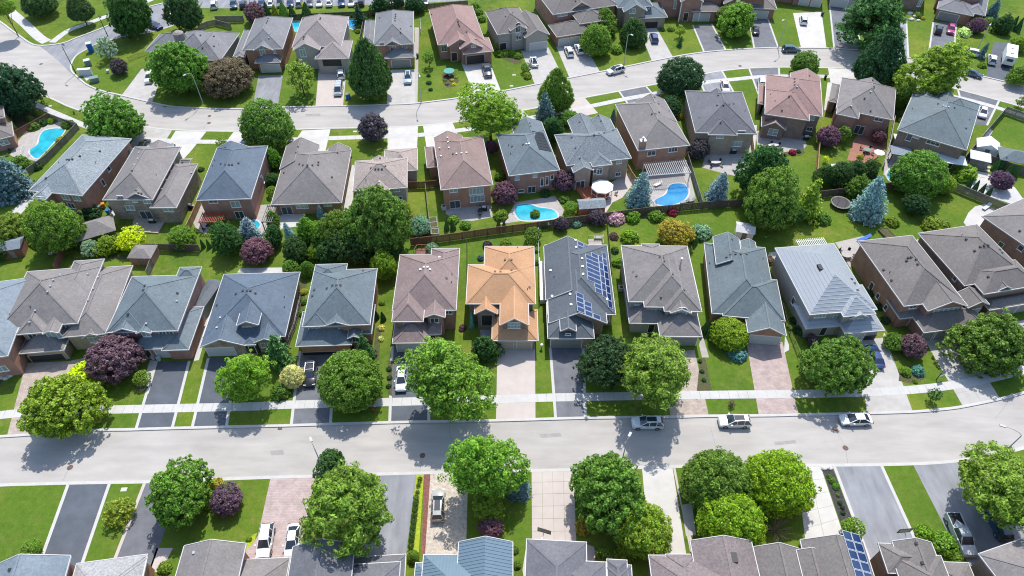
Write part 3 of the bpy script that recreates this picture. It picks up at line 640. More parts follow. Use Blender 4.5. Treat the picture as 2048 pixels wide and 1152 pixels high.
        if 'steel' in roof or opt.get('courses'):
            st = MB(); sp = .62
            for f in (fs if t == 'h' else [(R_[0], R_[1], r1, r0), (L_[1], L_[0], r0, r1)] if t == 'gy' else [(F_[0], F_[1], r1, r0), (B_[1], B_[0], r0, r1)]):
                f = [Vector(q) for q in f]; nn = (f[1] - f[0]).cross(f[2] - f[0]).normalized(); zt2 = max(q.z for q in f); zz = z + sp * .35
                seam = 'blue' in roof; ev = (f[1] - f[0]).normalized(); par = [((q - f[0]).dot(ev) if seam else q.z) for q in f]
                if seam: zz = min(par) + .2; zt2 = max(par) + .05
                while zz < zt2 - .12:
                    hit = []
                    for k_ in range(len(f)):
                        a_, b_ = par[k_], par[(k_ + 1) % len(f)]
                        if (a_ - zz) * (b_ - zz) < 0: hit.append(f[k_].lerp(f[(k_ + 1) % len(f)], (zz - a_) / (b_ - a_)))
                    if len(hit) == 2 and (hit[0] - hit[1]).length > .1:
                        st.beam(hit[0] + nn * .02, hit[1] + nn * .02, .05, .05)
                    zz += .42 if seam else sp * .5
            if st.f: tag(st.build("tile_course", rm, ro), kind='stuff')
    # carve: every prim but open porches has walls
    walls.build("wall", Wm, root)
    def to_loc(v):
        v = v - Vector((o0.x, o0.y, 0)); return Vector((v.x * ca + v.y * sa, -v.x * sa + v.y * ca, v.z))
    cam0 = to_loc(Vector((0, 0, CH)))
    def lray(px, py):
        d = ray(px, py); return Vector((d.x * ca + d.y * sa, -d.x * sa + d.y * ca, d.z)).normalized()
    def rz(x, y):
        best = None
        for t, X0, X1, Y0, Y1, z, p, ov in H.pr:
            if X0 <= x <= X1 and Y0 <= y <= Y1:
                dx, dy = min(x - X0, X1 - x), min(y - Y0, Y1 - y)
                q = z + p * (min(dx, dy) if t == 'h' else dx if t == 'gy' else dy)
                best = q if best is None else max(best, q)
        return best
    def hit(px, py):
        d = lray(px, py); t = (CH - 14) / -d.z
        for _ in range(900):
            q = cam0 + d * t; r = rz(q.x, q.y)
            if r is not None and q.z <= r: return q
            t += .03
            if q.z < 0: return None
        return None
    H.hit = hit; H.rz = rz; H.lray = lray; H.cam0 = cam0
    for op in openings:
        kind, pi, sd_, px, py, wd, ht = op[:7]; opt = op[7] if len(op) > 7 else {}
        t, X0, X1, Y0, Y1, z, p, ov = H.pr[pi]; e = .012 * pi; d = lray(px, py)
        if sd_ in 'FB':
            Y = (Y0 + ov + e) if sd_ == 'F' else (Y1 - ov - e); k = (Y - cam0.y) / d.y; q = cam0 + d * k; u = q.x; rot = 0 if sd_ == 'F' else math.pi; base = Vector((u, Y, 0))
            u_lo, u_hi = X0 + ov, X1 - ov; base.x = max(u_lo + wd / 2 + .05, min(u_hi - wd / 2 - .05, base.x)) if u_hi - u_lo > wd + .1 else (u_lo + u_hi) / 2
        else:
            X = (X0 + ov + e) if sd_ == 'L' else (X1 - ov - e); k = (X - cam0.x) / d.x; q = cam0 + d * k; rot = -math.pi / 2 if sd_ == 'L' else math.pi / 2; base = Vector((X, q.y, 0))
        zc = opt.get('zc', q.z)
        if kind in ('garage', 'patio', 'door'): zc = ht / 2 + .03
        if kind == 'win' and 'zc' not in opt: zc = max(ht / 2 + .5, zc)
        opening(root, kind, base.x, base.y, zc, wd, ht, rot, opt, gmat)
    for v in vents:
        q = hit(v[0], v[1])
        if q is None: continue
        k = v[2] if len(v) > 2 else 'v'
        mb = MB()
        if k == 'v': mb.box(-.12, .12, -.12, .12, -.25, .14); mb.box(-.16, .16, -.16, .16, .14, .2); mb.build("roof_vent", vent_mat, root, loc=q)
        elif k == 'd': mb.box(-.13, .13, -.13, .13, -.25, .12); mb.box(-.18, .18, -.18, .18, .12, .17); mb.build("roof_vent", m_dark, root, loc=q)
        elif k == 'p': mb.tube((0, 0, -.3), (0, 0, .35), .06); mb.build("vent_pipe", m_dark, root, loc=q)
        elif k == 'chim': mb.box(-.5, .5, -.35, .35, -q.z, 1.5); c_ = mb.build("chimney", WL['red'], root, loc=q); cc = MB().box(-.56, .56, -.41, .41, 1.5, 1.62); cc.tube((0, 0, 1.62), (0, 0, 2.1), .16, .2, 10); cc.build("chimney_cap", m_metal, c_)
        elif k == 'flue': mb.tube((0, 0, -.3), (0, 0, 1.6), .12); mb.tube((0, 0, 1.6), (0, 0, 1.85), .22, .2); mb.build("flue", m_metal, root, loc=q)
        elif k == 'sky': mb.box(-.45, .45, -.6, .6, -.3, .12); o = mb.build("skylight", m_dark, root, loc=q)
    HOUSES[key] = H
    return H
WCACHE = {}
def opening(root, kind, x, y, zc, wd, ht, rot, opt, gmat=None):
    n = opt.get('n', 2); r = opt.get('r', 1); key = (kind, round(wd, 2), round(ht, 2), n, r, opt.get('arch', 0), opt.get('dark', 0), str(opt.get('mat', '')), gmat.name if gmat else '')
    if key not in WCACHE:
        f = MB(); g = MB(); a, b = wd / 2, ht / 2; t = .07; gl = m_glassb if opt.get('cur') else m_glass
        if kind == 'garage':
            f.box(-a - .12, -a, -.08, 0, -b, b + .12); f.box(a, a + .12, -.08, 0, -b, b + .12); f.box(-a, a, -.08, 0, b, b + .12)
            g.box(-a, a, -.02, 0, -b, b)
            for j in range(4):
                for i in range(max(2, int(wd / .62))):
                    k = max(2, int(wd / .62)); x0 = -a + wd * i / k; z0 = -b + ht * j / 4
                    g.box(x0 + .04, x0 + wd / k - .04, -.045, -.02, z0 + .05, z0 + ht / 4 - .04)
            WCACHE[key] = (f.mesh("garage_frame", m_white_p), g.mesh("garage_door", gmat or opt.get('mat') or m_garw))
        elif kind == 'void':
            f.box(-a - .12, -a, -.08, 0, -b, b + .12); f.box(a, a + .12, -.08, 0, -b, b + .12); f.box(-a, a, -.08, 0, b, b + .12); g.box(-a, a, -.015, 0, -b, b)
            WCACHE[key] = (f.mesh("opening_frame", m_trimb), g.mesh("opening", m_dark))  # flat dark panel on the wall; the shade inside is put into its colour
        else:
            for x0, x1, z0, z1 in ((-a, a, -b, -b + t), (-a, a, b - t, b), (-a, -a + t, -b + t, b - t), (a - t, a, -b + t, b - t)): f.box(x0, x1, -.09, .0, z0, z1)
            for i in range(1, n): xx = -a + wd * i / n; f.box(xx - .03, xx + .03, -.08, 0, -b + t, b - t)
            for j in range(1, r): zz = -b + ht * j / r; f.box(-a + t, a - t, -.075, -.001, zz - .02, zz + .02)
            if kind == 'win': f.box(-a - .08, a + .08, -.14, 0, -b - .09, -b - .001)
            g.box(-a + t, a - t, -.03, -.002, -b + t, b - t)
            if opt.get('arch'):
                k = 9; R_ = a; pts = [(R_ * math.cos(math.pi * i / k), R_ * math.sin(math.pi * i / k)) for i in range(k + 1)]
                for (xa, za), (xb, zb) in zip(pts, pts[1:]): f.beam((xa, -.045, b + za * .9), (xb, -.045, b + zb * .9), .09, .08)
                for (xa, za), (xb, zb) in zip(pts, pts[1:]): g.add([(0, -.03, b), (xa, -.03, b + za * .9), (xb, -.03, b + zb * .9)], [(0, 1, 2)])
            if kind == 'door': gl = m_door
            WCACHE[key] = (f.mesh("window_frame", opt.get('mat') or m_white_p), g.mesh("window_pane", gl))
    fm, gm = WCACHE[key]
    nm = {'garage': "garage_door", 'void': "opening_shade_panel", 'win': "window", 'patio': "patio_door", 'door': "front_door"}[kind]
    sub = {'garage': "frame", 'void': "frame", 'win': "pane", 'patio': "pane", 'door': "leaf"}[kind]
    if kind in ('garage', 'void'):
        o = inst(nm, gm, root, (x, y, zc), (0, 0, rot)); inst(sub, fm, o)
    else:
        o = inst(nm, fm, root, (x, y, zc), (0, 0, rot)); inst(sub, gm, o)
    return o
def solar(H, side_prim, sidech, corner, rows, cols, pw=1.0, ph=1.65, skip=(), per_row=None):
    """panels on one slope: rows run up the slope, cols along it; corner is the pixel of the panel nearest the street and the ridge"""
    t, X0, X1, Y0, Y1, z, p, ov = H.pr[side_prim]; a = math.atan(p); d = H.lray(*corner); c0 = H.cam0
    k = (z + p * (X1 - c0.x) - c0.z) / (d.z + p * d.x); q = c0 + d * k
    for i in range(rows):
        for j in range(cols):
            if (i, j) in skip: continue
            mb = MB(); gp = .035; u0, u1 = j * (pw) + gp, (j + 1) * pw - gp; s0, s1 = i * ph + gp, (i + 1) * ph - gp
            sg = 1 if sidech == 'R' else -1
            def pt(u, s, h): return (q.x + sg * (s * math.cos(a) + h * math.sin(a)), q.y + u, q.z - s * math.sin(a) + h * math.cos(a) + .06)
            def bx(u0, u1, s0, s1, h0, h1, mi):
                vs = [pt(u0, s0, h0), pt(u1, s0, h0), pt(u1, s1, h0), pt(u0, s1, h0), pt(u0, s0, h1), pt(u1, s0, h1), pt(u1, s1, h1), pt(u0, s1, h1)]
                fs = [(3, 2, 1, 0), (4, 5, 6, 7), (0, 1, 5, 4), (1, 2, 6, 5), (2, 3, 7, 6), (3, 0, 4, 7)]
                if sg > 0: fs = [f[::-1] for f in fs]
                mb.add(vs, fs, mi)
            bx(u0, u1, s0, s1, 0, .04, 1); bx(u0 + .06, u1 - .06, s0 + .06, s1 - .06, .04, .05, 0)
            mb.build("solar_panel", [m_solar, m_solarf], H.root)
w_ = lambda pi, px, py, wd=1.2, ht=1.3, n=2, **k: ('win', pi, 'F', px, py, wd, ht, dict(n=n, **(k if 'cur' in k or (px * 3 + py) % 5 < 2 else dict(k, cur=1))))
def ws(pi, s, px, py, wd=.9, ht=1.2, n=1, **k): return ('win', pi, s, px, py, wd, ht, dict(n=n, **k))
g_ = lambda pi, px, py, wd=4.9, ht=2.2, **k: ('garage', pi, 'F', px, py, wd, ht, k)
d_ = lambda pi, px, py, wd=1.1, ht=2.2, **k: ('door', pi, 'F', px, py, wd, ht, dict(n=1, **k))
p_ = lambda pi, px, py, wd=1.9, ht=2.1, n=2, **k: ('patio', pi, 'F', px, py, wd, ht, dict(n=n, **k))
Z = 5.4
# ---- row facing the main street (fronts towards the camera)
house('C0', "pale blue-grey roofed brick house cut off by the left edge on the main street", (76, 550, 15, 711, Z), 'lightblue', 'red',
      [('h', 15, 711, 0, 0, Z, .5, dict(dim=(-13, 17)))], [w_(0, 4, 737, 1.6, 1.3)], [(21, 630, 'p')])
house('C1', "large taupe-roofed tan house with a lower side roof and open garage on the main street", (207.5, 520, 155, 646, Z), 'greybrown', 'tan',
      [('h', 155, 646, 0, 0, Z, .6, dict(dim=(-12.2, 12.8))), ('h', 149, 522.5, 178, 590, Z), ('h', 32.5, 669, 142, 545, Z), ('h', 214, 667, 258, 550, 4.0, .5, dict(dim=(-7, 15.4))),
       ('h', 39, 707, 146, 655, 2.9), ('gy', 85, 668, 134, 625, Z, .5), ('gy', 163, 676, 218, 640, 3.5, .55), ('h', 135, 672, 182, 640, 3.0)],
      [('void', 4, 'F', 95, 718, 5.2, 2.3, {}), w_(5, 97, 671, 2.2, 1.6, 3), w_(2, 66, 672, 1.4, 1.2), w_(0, 139, 651, 1.4, .9), w_(6, 186, 679, 1.6, 1.4), d_(7, 158, 700)],
      [(107, 561), (101, 573), (96, 584), (71, 622), (60, 645), (176, 549), (121, 550), (197, 555), (187, 578), (177, 601), (61.5, 615, 'p')], vent_mat=m_metal)
house('C2', "two-storey red brick house with slate-blue roof and white garage on the main street", (403, 534, 355, 661, Z), 'slate', 'red',
      [('h', 355, 661, 0, 0, Z, .6, dict(dim=(-11.2, 12.2))), ('h', 403, 534, 350, 560, Z), ('h', 219, 664, 312, 610, Z), ('gy', 225, 665, 293, 615, Z + .02, .5), ('gy', 272, 667, 316, 630, Z, .5),
       ('h', 262, 699, 396, 640, 3.0), ('h', 377, 699, 401, 628, 3.05, .5, dict(dim=(-4.2, 9)))],
      [g_(5, 345, 712, 4.6), w_(3, 247, 666, 1.3, 1.2), w_(4, 291, 668, 1.3, 1.2), w_(0, 325, 665, 1.2, 1.0), w_(0, 339, 665, 1.2, 1.0), d_(5, 300, 713)],
      [(290, 572, 'd'), (287, 581, 'd'), (256, 629, 'd'), (293, 648), (355, 587, 'd'), (354, 603), (308, 550, 'd')])
house('C3', "low charcoal-roofed bungalow with a central dormer and stone front", (598, 547, 570, 666, 3.1), 'blue', 'stone',
      [('h', 570, 672, 448, 549, 3.1, .52), ('gy', 400, 694, 511, 620, 3.1, .5), ('gy', 506, 686, 574, 615, 3.1, .5), ('gy', 473, 651, 530, 600, 4.9, .55), ('h', 485, 690, 524, 640, 3.05, .4)],
      [g_(1, 434, 708, 4.4, mat=m_garw), w_(3, 495, 657, 1.5, 1.0), d_(4, 497, 700), w_(2, 531, 690, 1.5, 1.2)],
      [(472, 588, 'd'), (511, 587, 'd'), (434, 611, 'd'), (441, 636), (434, 656), (569, 595, 'p'), (569, 615, 'p'), (486, 582, 'd'), (494, 582, 'd'), (501, 582, 'd')])
house('C4', "two-storey orange brick house with slate roof behind the round maple, black SUV outside", (631.5, 529.5, 605, 653, Z), 'slate', 'orange',
      [('h', 605, 653, 754, 537.5, Z, .62), ('h', 631.5, 529.5, 687, 570, Z), ('h', 607, 653, 665, 600, Z), ('gy', 649, 652, 704, 605, Z + .02, .5), ('h', 591.5, 692.5, 713, 620, 3.0, .5), ('gy', 695, 677, 728, 630, 3.6, .55), ('h', 697, 668, 750, 610, 3.1)],
      [('void', 4, 'F', 640, 712, 5.4, 2.3, {}), w_(2, 625, 657, 1.9, .9, 3), w_(3, 672, 661, 1.4, 1.1), w_(5, 709, 678, 1.3, 1.4)],
      [(654, 577, 'd'), (665, 571, 'd'), (673, 571, 'd'), (681, 571, 'd'), (629, 580, 'd'), (625, 592, 'd'), (726, 542, 'd')])
house('C5', "mauve-brown roofed brick house beside the orange-roofed one, locust tree in front", (919, 497, 912, 620, Z), 'mauve', 'red',
      [('h', 912, 620, 800.5, 509.5, Z, .6), ('h', 919, 497, 858, 560, Z), ('h', 784, 643, 859, 512, Z), ('gy', 848, 635, 893, 590, Z, .5), ('h', 785, 686, 863, 630, 3.0), ('h', 850, 668, 885, 620, 3.05)],
      [g_(4, 818, 702, 4.6), w_(2, 817, 648, 1.8, .9, 2), w_(3, 869, 640, 1.4, 1.2), w_(0, 897, 624, 1.2, .9), d_(5, 862, 690)],
      [(841, 540), (860, 540), (848, 535), (855, 535), (879, 515), (893, 557, 'd'), (904, 549, 'p'), (903, 565, 'p')])
house('C6', "bright orange-shingled house with two cream garage doors, centre of the main street row", (1067.5, 493, 1071, 607.5, Z), 'orange', 'brown',
      [('h', 1071, 607.5, 937, 529.5, Z, .58), ('h', 1067.5, 493, 967, 575, Z), ('gy', 1000, 650, 1056, 585, Z, .72), ('gy', 949, 628, 996, 590, 4.6, .72), ('h', 984, 681, 1074, 620, 2.9, .6)],
      [g_(4, 1012, 689, 2.5, 2.1, mat=m_garb), g_(4, 1048, 689, 2.5, 2.1, mat=m_garb), w_(2, 1028, 650, 2.0, 1.5, 4, r=2), ('void', 3, 'F', 974, 640, 1.8, 2.6, {})],
      [(1010, 520, 'd'), (1023, 520, 'd'), (1023, 541, 'd'), (990, 544, 'd'), (1001, 544, 'd'), (1059, 575, 'd'), (1055, 579, 'p'), (1035, 496, 'p')], gmat=m_garb)
house('C7', "dark slate-roofed house with rows of solar panels and a wide garage", (1214, 495, 1231, 629, 3.4), 'charcoal', 'pink',
      [('h', 1231, 629, 1090.5, 490, 3.4, .56), ('gy', 1092, 600, 1180, 493, 3.42, .6), ('h', 1096, 676, 1177, 560, 3.2, .6), ('gy', 1121, 662, 1150, 630, 4.4, .7), ('gy', 1098, 646, 1204, 560, 3.5, .56)],
      [g_(2, 1132, 690, 5.0, mat=m_garg), w_(0, 1211, 637, 1.4, 1.1), w_(2, 1136, 668, .9, .5, 1)],
      [(1101, 542), (1164, 518), (1165, 534), (1166, 549), (1140, 589), (1104, 593), (1142, 610), (1151, 481), (1152, 495), (1108, 554, 'p'), (1214, 599)])
solar(HOUSES['C7'], 0, 'R', (1175, 560), 1, 6, 1.05, 1.5)
solar(HOUSES['C7'], 0, 'R', (1190, 584), 1, 9, 1.05, 1.5)
solar(HOUSES['C7'], 0, 'R', (1205, 594), 1, 6, 1.66, .98)
solar(HOUSES['C7'], 0, 'R', (1216, 615), 1, 8, 1.66, .98)
solar(HOUSES['C7'], 4, 'R', (1154, 622), 1, 4, 1.05, 1.5)
solar(HOUSES['C7'], 4, 'R', (1170, 630), 1, 3, 1.05, 1.5)
solar(HOUSES['C7'], 4, 'R', (1186, 636), 1, 1, 1.05, 1.5)
solar(HOUSES['C7'], 1, 'R', (1155, 497), 1, 2, .98, 1.5)
solar(HOUSES['C7'], 1, 'R', (1170, 502), 1, 1, 1.66, .98)
house('C8', "taupe-roofed grey-brown house with stepped front hips beside the solar-panelled roof", (1374, 492.5, 1403, 621, Z), 'greybrown', 'greige',
      [('h', 1257.5, 603, 1374, 492.5, Z, .58), ('h', 1289, 613.5, 1374, 494, Z), ('h', 1329, 622, 1374, 494, Z), ('gy', 1341, 626, 1375, 590, Z, .55), ('h', 1259, 646, 1330, 580, 3.0), ('h', 1320, 672, 1388, 600, 3.05), ('h', 1283, 488, 1326, 530, Z, .5)],
      [g_(5, 1375, 688, 4.9, mat=m_garg), w_(0, 1277, 606, 1.2, .8), w_(1, 1312, 617, 1.4, .9), w_(3, 1362, 626, 1.8, 1.3, 3, arch=1), d_(4, 1300, 665)],
      [(1320, 513, 'd'), (1326, 515, 'd'), (1328, 522, 'd'), (1345, 548, 'd'), (1273, 552, 'd'), (1266, 545, 'p'), (1368, 580, 'd'), (1322, 594, 'd'), (1360, 532, 'flue')])
house('C9', "big grey-teal roofed brick bungalow with a red brick gable and pink paved drive", (1529.5, 495.5, 1552, 611, 3.4), 'teal', 'orange',
      [('h', 1424, 626, 1529.5, 495.5, 3.4, .6), ('gy', 1496, 665, 1552, 570, 3.2, .55), ('h', 1446, 631, 1553, 560, 3.42, .6), ('gy', 1426, 474, 0, 0, 4.7, .62, dict(dim=(4.6, -7))), ('gy', 1481, 482, 0, 0, 3.5, .55, dict(dim=(2.6, -5)))],
      [g_(1, 1527, 682, 4.9)],
      [(1453, 514, 'd'), (1461, 509, 'd'), (1471, 508, 'd'), (1482, 508, 'd'), (1493, 508, 'd'), (1464, 479, 'd'), (1419, 527, 'p'), (1526, 518, 'p')])
house('C10', "light grey metal-tiled roof house with stepped front hips, blue car in the drive", (1667.5, 487.5, 1730, 590, Z), 'steel', 'greige',
      [('h', 1620, 629, 1667.5, 487.5, Z, .6), ('h', 1660, 626, 1724, 570, Z), ('h', 1687, 633, 1722, 580, Z), ('gy', 1700, 637, 1718, 600, 4.9, .55), ('h', 1612, 657, 1690, 600, 2.9, .5), ('h', 1690, 667, 1738, 610, 2.95, .5)],
      [('void', 5, 'F', 1735, 678, 2.6, 2.2, {}), w_(0, 1641, 630, 1.9, 1.1, 3), w_(1, 1673, 633, 1.3, 1.0), w_(3, 1714, 641, 1.7, 1.2), ws(0, 'L', 1587, 602, 1.0, 1.5), d_(4, 1643, 668), g_(5, 1710, 680, 2.3, 2.1)],
      [(1642, 534, 'sky'), (1703, 559, 'd'), (1709, 567, 'd'), (1715, 581, 'd')], gutter=m_gutter)
house('C11', "taupe-roofed red brick house with an arched front window and two grey garage doors", (1824, 471, 1934, 610, Z), 'brownd', 'red',
      [('h', 1808, 612, 1824, 471, Z, .58), ('gy', 1856, 622, 1902, 570, Z, .5), ('h', 1800, 637, 1858, 590, 2.9, .5), ('h', 1848, 665, 1934, 600, 2.9, .5)],
      [g_(3, 1861, 665, 2.5, 2.1, mat=m_garg), g_(3, 1889, 658, 2.5, 2.1, mat=m_garg), w_(1, 1890, 622, 4.4, 1.5, 5, arch=0), w_(0, 1826, 613, 1.3, .8), ws(0, 'L', 1743, 573, 1.0, 1.6), ws(0, 'L', 1756, 592, .8, 1.2), ws(0, 'L', 1772, 615, .8, 1.2), d_(2, 1815, 655)],
      [(1816, 516, 'd'), (1822, 515, 'd'), (1832, 519, 'd'), (1835, 529, 'd'), (1813, 522, 'd'), (1767, 540, 'd'), (1779, 545, 'p'), (1783, 561, 'd'), (1878, 565, 'd')])
house('C12', "grey-brown roofed dark brick house behind the big right-hand tree, with a front dormer", (1848, 479, 1926.5, 567.5, Z), 'brownd', 'brown',
      [('h', 1929, 571, 1954, 449, Z, .58), ('h', 1968, 588, 2030, 520, Z), ('gy', 1936, 616, 1953, 580, 4.6, .6), ('gy', 1985, 586, 2012, 560, 5.0, .55), ('h', 1979, 620, 2060, 580, 2.9, .5), ('h', 1903, 458, 1965, 500, 4.6, .4)],
      [g_(4, 2010, 632, 2.4, 2.1, mat=m_garg), g_(4, 2038, 625, 2.4, 2.1, mat=m_garg), w_(2, 1955, 622, 1.8, 1.6), w_(3, 1998, 586, 1.8, .9), ws(0, 'L', 1911, 556, .8, 1.2)],
      [(1949, 502, 'd'), (1960, 494, 'd'), (1968, 492, 'd'), (1976, 491, 'd'), (1932, 479, 'd'), (1923, 471, 'p'), (1976, 554, 'd'), (2004, 506, 'd'), (1999, 500, 'd')])
house('C13', "brick house with a dark grey-brown roof leaving the picture at the right edge", (1965, 432.5, 2048, 490, Z), 'greybrown', 'red',
      [('h', 1965, 432.5, 0, 0, Z, .5, dict(dim=(12, -15)))], [ws(0, 'L', 2002, 489, 1.0, 1.1), ws(0, 'L', 2042, 496, 1.0, 1.1)], [(2039, 462, 'd')])
# ---- row between the streets (backs towards the camera)
house('B0', "grey-roofed brick house at the left edge beside the curved pool", (20, 225, 27, 271, 3.2), 'brownd', 'red',
      [('h', 27, 271, 0, 0, 3.0, .5, dict(dim=(-9, 6))), ('h', 9, 234, 0, 0, 5.2, .5, dict(dim=(-12, 10)))], [w_(0, 9, 285, 1.6, 1.1), w_(0, 2, 283, .8, 1.1)])
house('B1', "brick house with a mottled blue-grey roof seen from behind, third from the left pool", (249, 293, 164, 391, Z), 'mottled', 'red',
      [('h', 164, 391, 0, 0, Z, .5, dict(dim=(-11.0, 18.6))), ('h', 64, 396, 136, 350, Z, .5), ('h', 240, 292, 195, 320, Z, .5), ('gy', 160, 302, 195, 286, 4.4, .6), ('h', 266, 311, 245, 296, 3.0)],
      [w_(0, 131, 394, 1.5, 1.3), w_(0, 153, 396, 1.5, 1.3), w_(1, 88, 398, 1.7, 1.2), w_(0, 143, 411, 1.4, 1.4), ws(0, 'R', 217, 337, 1.0, 1.2), ws(0, 'R', 206, 365, .8, 1.5)],
      [(92, 357, 'd'), (134, 320, 'd'), (138, 320, 'd'), (145, 319, 'd'), (160, 313, 'd'), (200, 303, 'd'), (192, 326, 'p'), (118, 326, 'p')])
house('B2', "taupe-roofed house in pale stone seen from behind, wooden deck below its patio door", (354, 307.5, 305, 399, Z), 'greybrown', 'stone',
      [('h', 305, 399, 270, 294, Z, .6), ('gy', 251, 397, 320, 360, Z, .55), ('h', 352.5, 415, 380, 330, 4.2, .5, dict(dim=(-5, 13.5))), ('gy', 347, 290, 0, 0, 5.0, .5, dict(dim=(-5.2, -7))), ('gx', 379, 330, 366, 318, 3.6, .5)],
      [p_(0, 294, 432, 2.3, 2.2), w_(0, 260, 415, 1.7, 1.2, cur=1), w_(2, 336, 418, 1.9, 1.2, cur=1), w_(0, 241, 394, 1.2, .8), w_(0, 269, 401, 1.0, .8), w_(0, 294, 403, 1.4, .9)],
      [(264, 342, 'd'), (278, 306), (276, 318), (269, 330), (313, 350, 'p'), (332, 361), (324, 379), (342, 343), (365, 326, 'd'), (383, 346), (272, 382, 'd'), (277, 387, 'd'), (283, 388, 'd')])
house('B3', "red brick house with a smooth navy-slate roof and small red pergola behind", (533.5, 297, 501.5, 397, Z), 'blue', 'red',
      [('h', 501.5, 397, 435, 295, Z, .58), ('gy', 435, 295, 0, 0, Z, .5, dict(dim=(6.3, -7)))],
      [w_(0, 426, 402, 1.7, .9), w_(0, 471, 408, 1.8, 1.6), p_(0, 476, 421, 1.7, 2.0), ws(0, 'R', 520, 348, .7, 1.0), ws(0, 'R', 526, 360, .6, 1.4)],
      [(450, 296, 'd'), (442, 328, 'd'), (451, 330, 'd'), (458, 330, 'd'), (464, 330, 'd'), (477, 327, 'd'), (430, 322, 'p'), (426, 333, 'p')])
house('B4', "wide taupe-roofed brick bungalow seen from behind, its ridge above the white path", (701.5, 305, 683, 405, 3.0), 'greybrown', 'orange',
      [('h', 683, 405, 573, 304, 3.0, .6), ('gy', 573, 292, 0, 0, 3.0, .6, dict(dim=(7.0, -8))), ('gy', 657, 297, 0, 0, 3.0, .6, dict(dim=(4.6, -8)))],
      [p_(0, 572, 414, 2.1, 2.0), w_(0, 604, 412, 2.4, 1.1, 3), w_(0, 655, 408, 1.6, .9, 2)],
      [(599, 329, 'd'), (606, 331, 'd'), (615, 331, 'd'), (625, 331, 'd'), (636, 330, 'd'), (637, 325, 'd'), (592, 306, 'd'), (596, 294, 'd'), (568, 346, 'd'), (675, 306, 'd'), (664, 355, 'd')])
house('B5', "small pinkish-tan roofed house seen from behind, with a lower garage wing", (814, 316, 814, 374.5, Z), 'tan', 'greige',
      [('h', 706, 382, 814, 316, Z, .55), ('gy', 744, 386, 780, 340, Z, .5), ('h', 835, 340, 770, 300, 3.2, .5), ('gy', 745, 318, 0, 0, Z, .5, dict(dim=(2.8, -5)))],
      [w_(0, 793, 380, 1.2, .7), w_(0, 796, 397, 1.8, 1.0, 3), w_(0, 722, 392, 1.5, 1.0)],
      [(751, 338, 'd'), (757, 338, 'd'), (764, 338, 'd'), (742, 337, 'd'), (771, 333, 'd'), (760, 317, 'd'), (732, 361, 'p'), (759, 364), (755, 373, 'd')])
house('B6', "mauve-roofed red brick house with a double-height bank of white windows", (965, 272.5, 985, 367, Z), 'brown', 'orange',
      [('h', 882, 379.5, 965, 272.5, Z, .55), ('gy', 867.5, 276, 0, 0, Z, .5, dict(dim=(5.9, -7))), ('h', 854.5, 335, 875, 292, 3.1, .5)],
      [w_(0, 952.5, 382, 2.9, 1.6, 4), w_(0, 954.5, 397, 2.9, 1.6, 4), p_(0, 910, 408, 2.1, 2.0), w_(0, 907, 381, 1.6, .8, 2)],
      [(906, 308, 'd'), (913, 308), (923, 307), (933, 306), (895, 276), (896, 285), (898, 296), (879, 297), (882, 313), (880, 300, 'p')])
house('B7', "slate-blue roofed red brick house with a black roof collector, above the bean-shaped pool", (1082.5, 244, 1119, 339.5, Z), 'slate', 'red',
      [('h', 1119, 339.5, 993.75, 270, Z, .55), ('gy', 1082.5, 244, 0, 0, Z, .5, dict(dim=(-6.6, -10)))],
      [w_(0, 1034, 356, .9, .9, cur=1), w_(0, 1070, 350, .9, 1.0, cur=1), p_(0, 1063.5, 377, 1.7, 1.7), w_(0, 1084, 363, .7, 2.2, 1), w_(0, 1094, 361, .7, 2.2, 1), w_(0, 1104, 354, .7, 1.2, 1), w_(0, 1042, 390, 1.3, .7, 1)],
      [(1046, 289, 'd'), (1053, 289), (1058, 288), (1059, 247, 'd'), (1061, 253, 'd'), (1024, 293, 'd'), (1017, 291, 'p'), (1021, 308, 'p')])
H = HOUSES['B7']
def collector(H, quad, label=None):
    pts = [H.hit(*q) for q in quad]
    if any(p is None for p in pts): return
    for k in range(6):
        mb = MB(); a, b, c, d = pts; t0, t1 = (k + .03) / 6, (k + .97) / 6
        q = [a.lerp(d, t0), b.lerp(c, t0), b.lerp(c, t1), a.lerp(d, t1)]; q = [v + Vector((.03, 0, .09)) for v in q]
        mb.add(q + [v - Vector((0, 0, .06)) for v in q], [(0, 1, 2, 3), (3, 2, 1, 0), (0, 4, 5, 1), (1, 5, 6, 2), (2, 6, 7, 3), (3, 7, 4, 0)]); mb.build("roof_collector", m_blk, H.root)
collector(H, [(1063, 262), (1086, 266), (1103, 304), (1078, 299)])
house('B8', "tan brick house with a mottled slate roof behind the white octagonal gazebo", (1227.5, 246, 1262.5, 316, Z), 'mottledd', 'tan',
      [('h', 1262.5, 316, 1109.5, 270, Z, .52), ('h', 1185, 333, 1206, 290, Z, .52), ('gy', 1147, 345, 1170, 300, Z - .4, .55), ('gy', 1135, 241, 0, 0, Z, .6, dict(dim=(5.4, -9))), ('gy', 1220, 238, 0, 0, Z, .55, dict(dim=(-5.2, -9)))],
      [p_(2, 1161, 361, 1.9, 2.3, 2), w_(1, 1199, 343, 1.1, 1.3, 2, arch=1), w_(1, 1184, 343, .6, 1.2, 1), w_(0, 1236, 348, 1.2, 1.0), w_(0, 1238, 324, 1.1, .7)],
      [(1143, 275, 'd'), (1159, 244, 'd'), (1151, 296, 'd'), (1160, 317, 'd'), (1188, 270, 'd'), (1198, 268, 'd'), (1208, 266, 'd'), (1197, 231, 'd'), (1202, 242, 'd'), (1226, 261, 'd'), (1136, 317, 'p')])
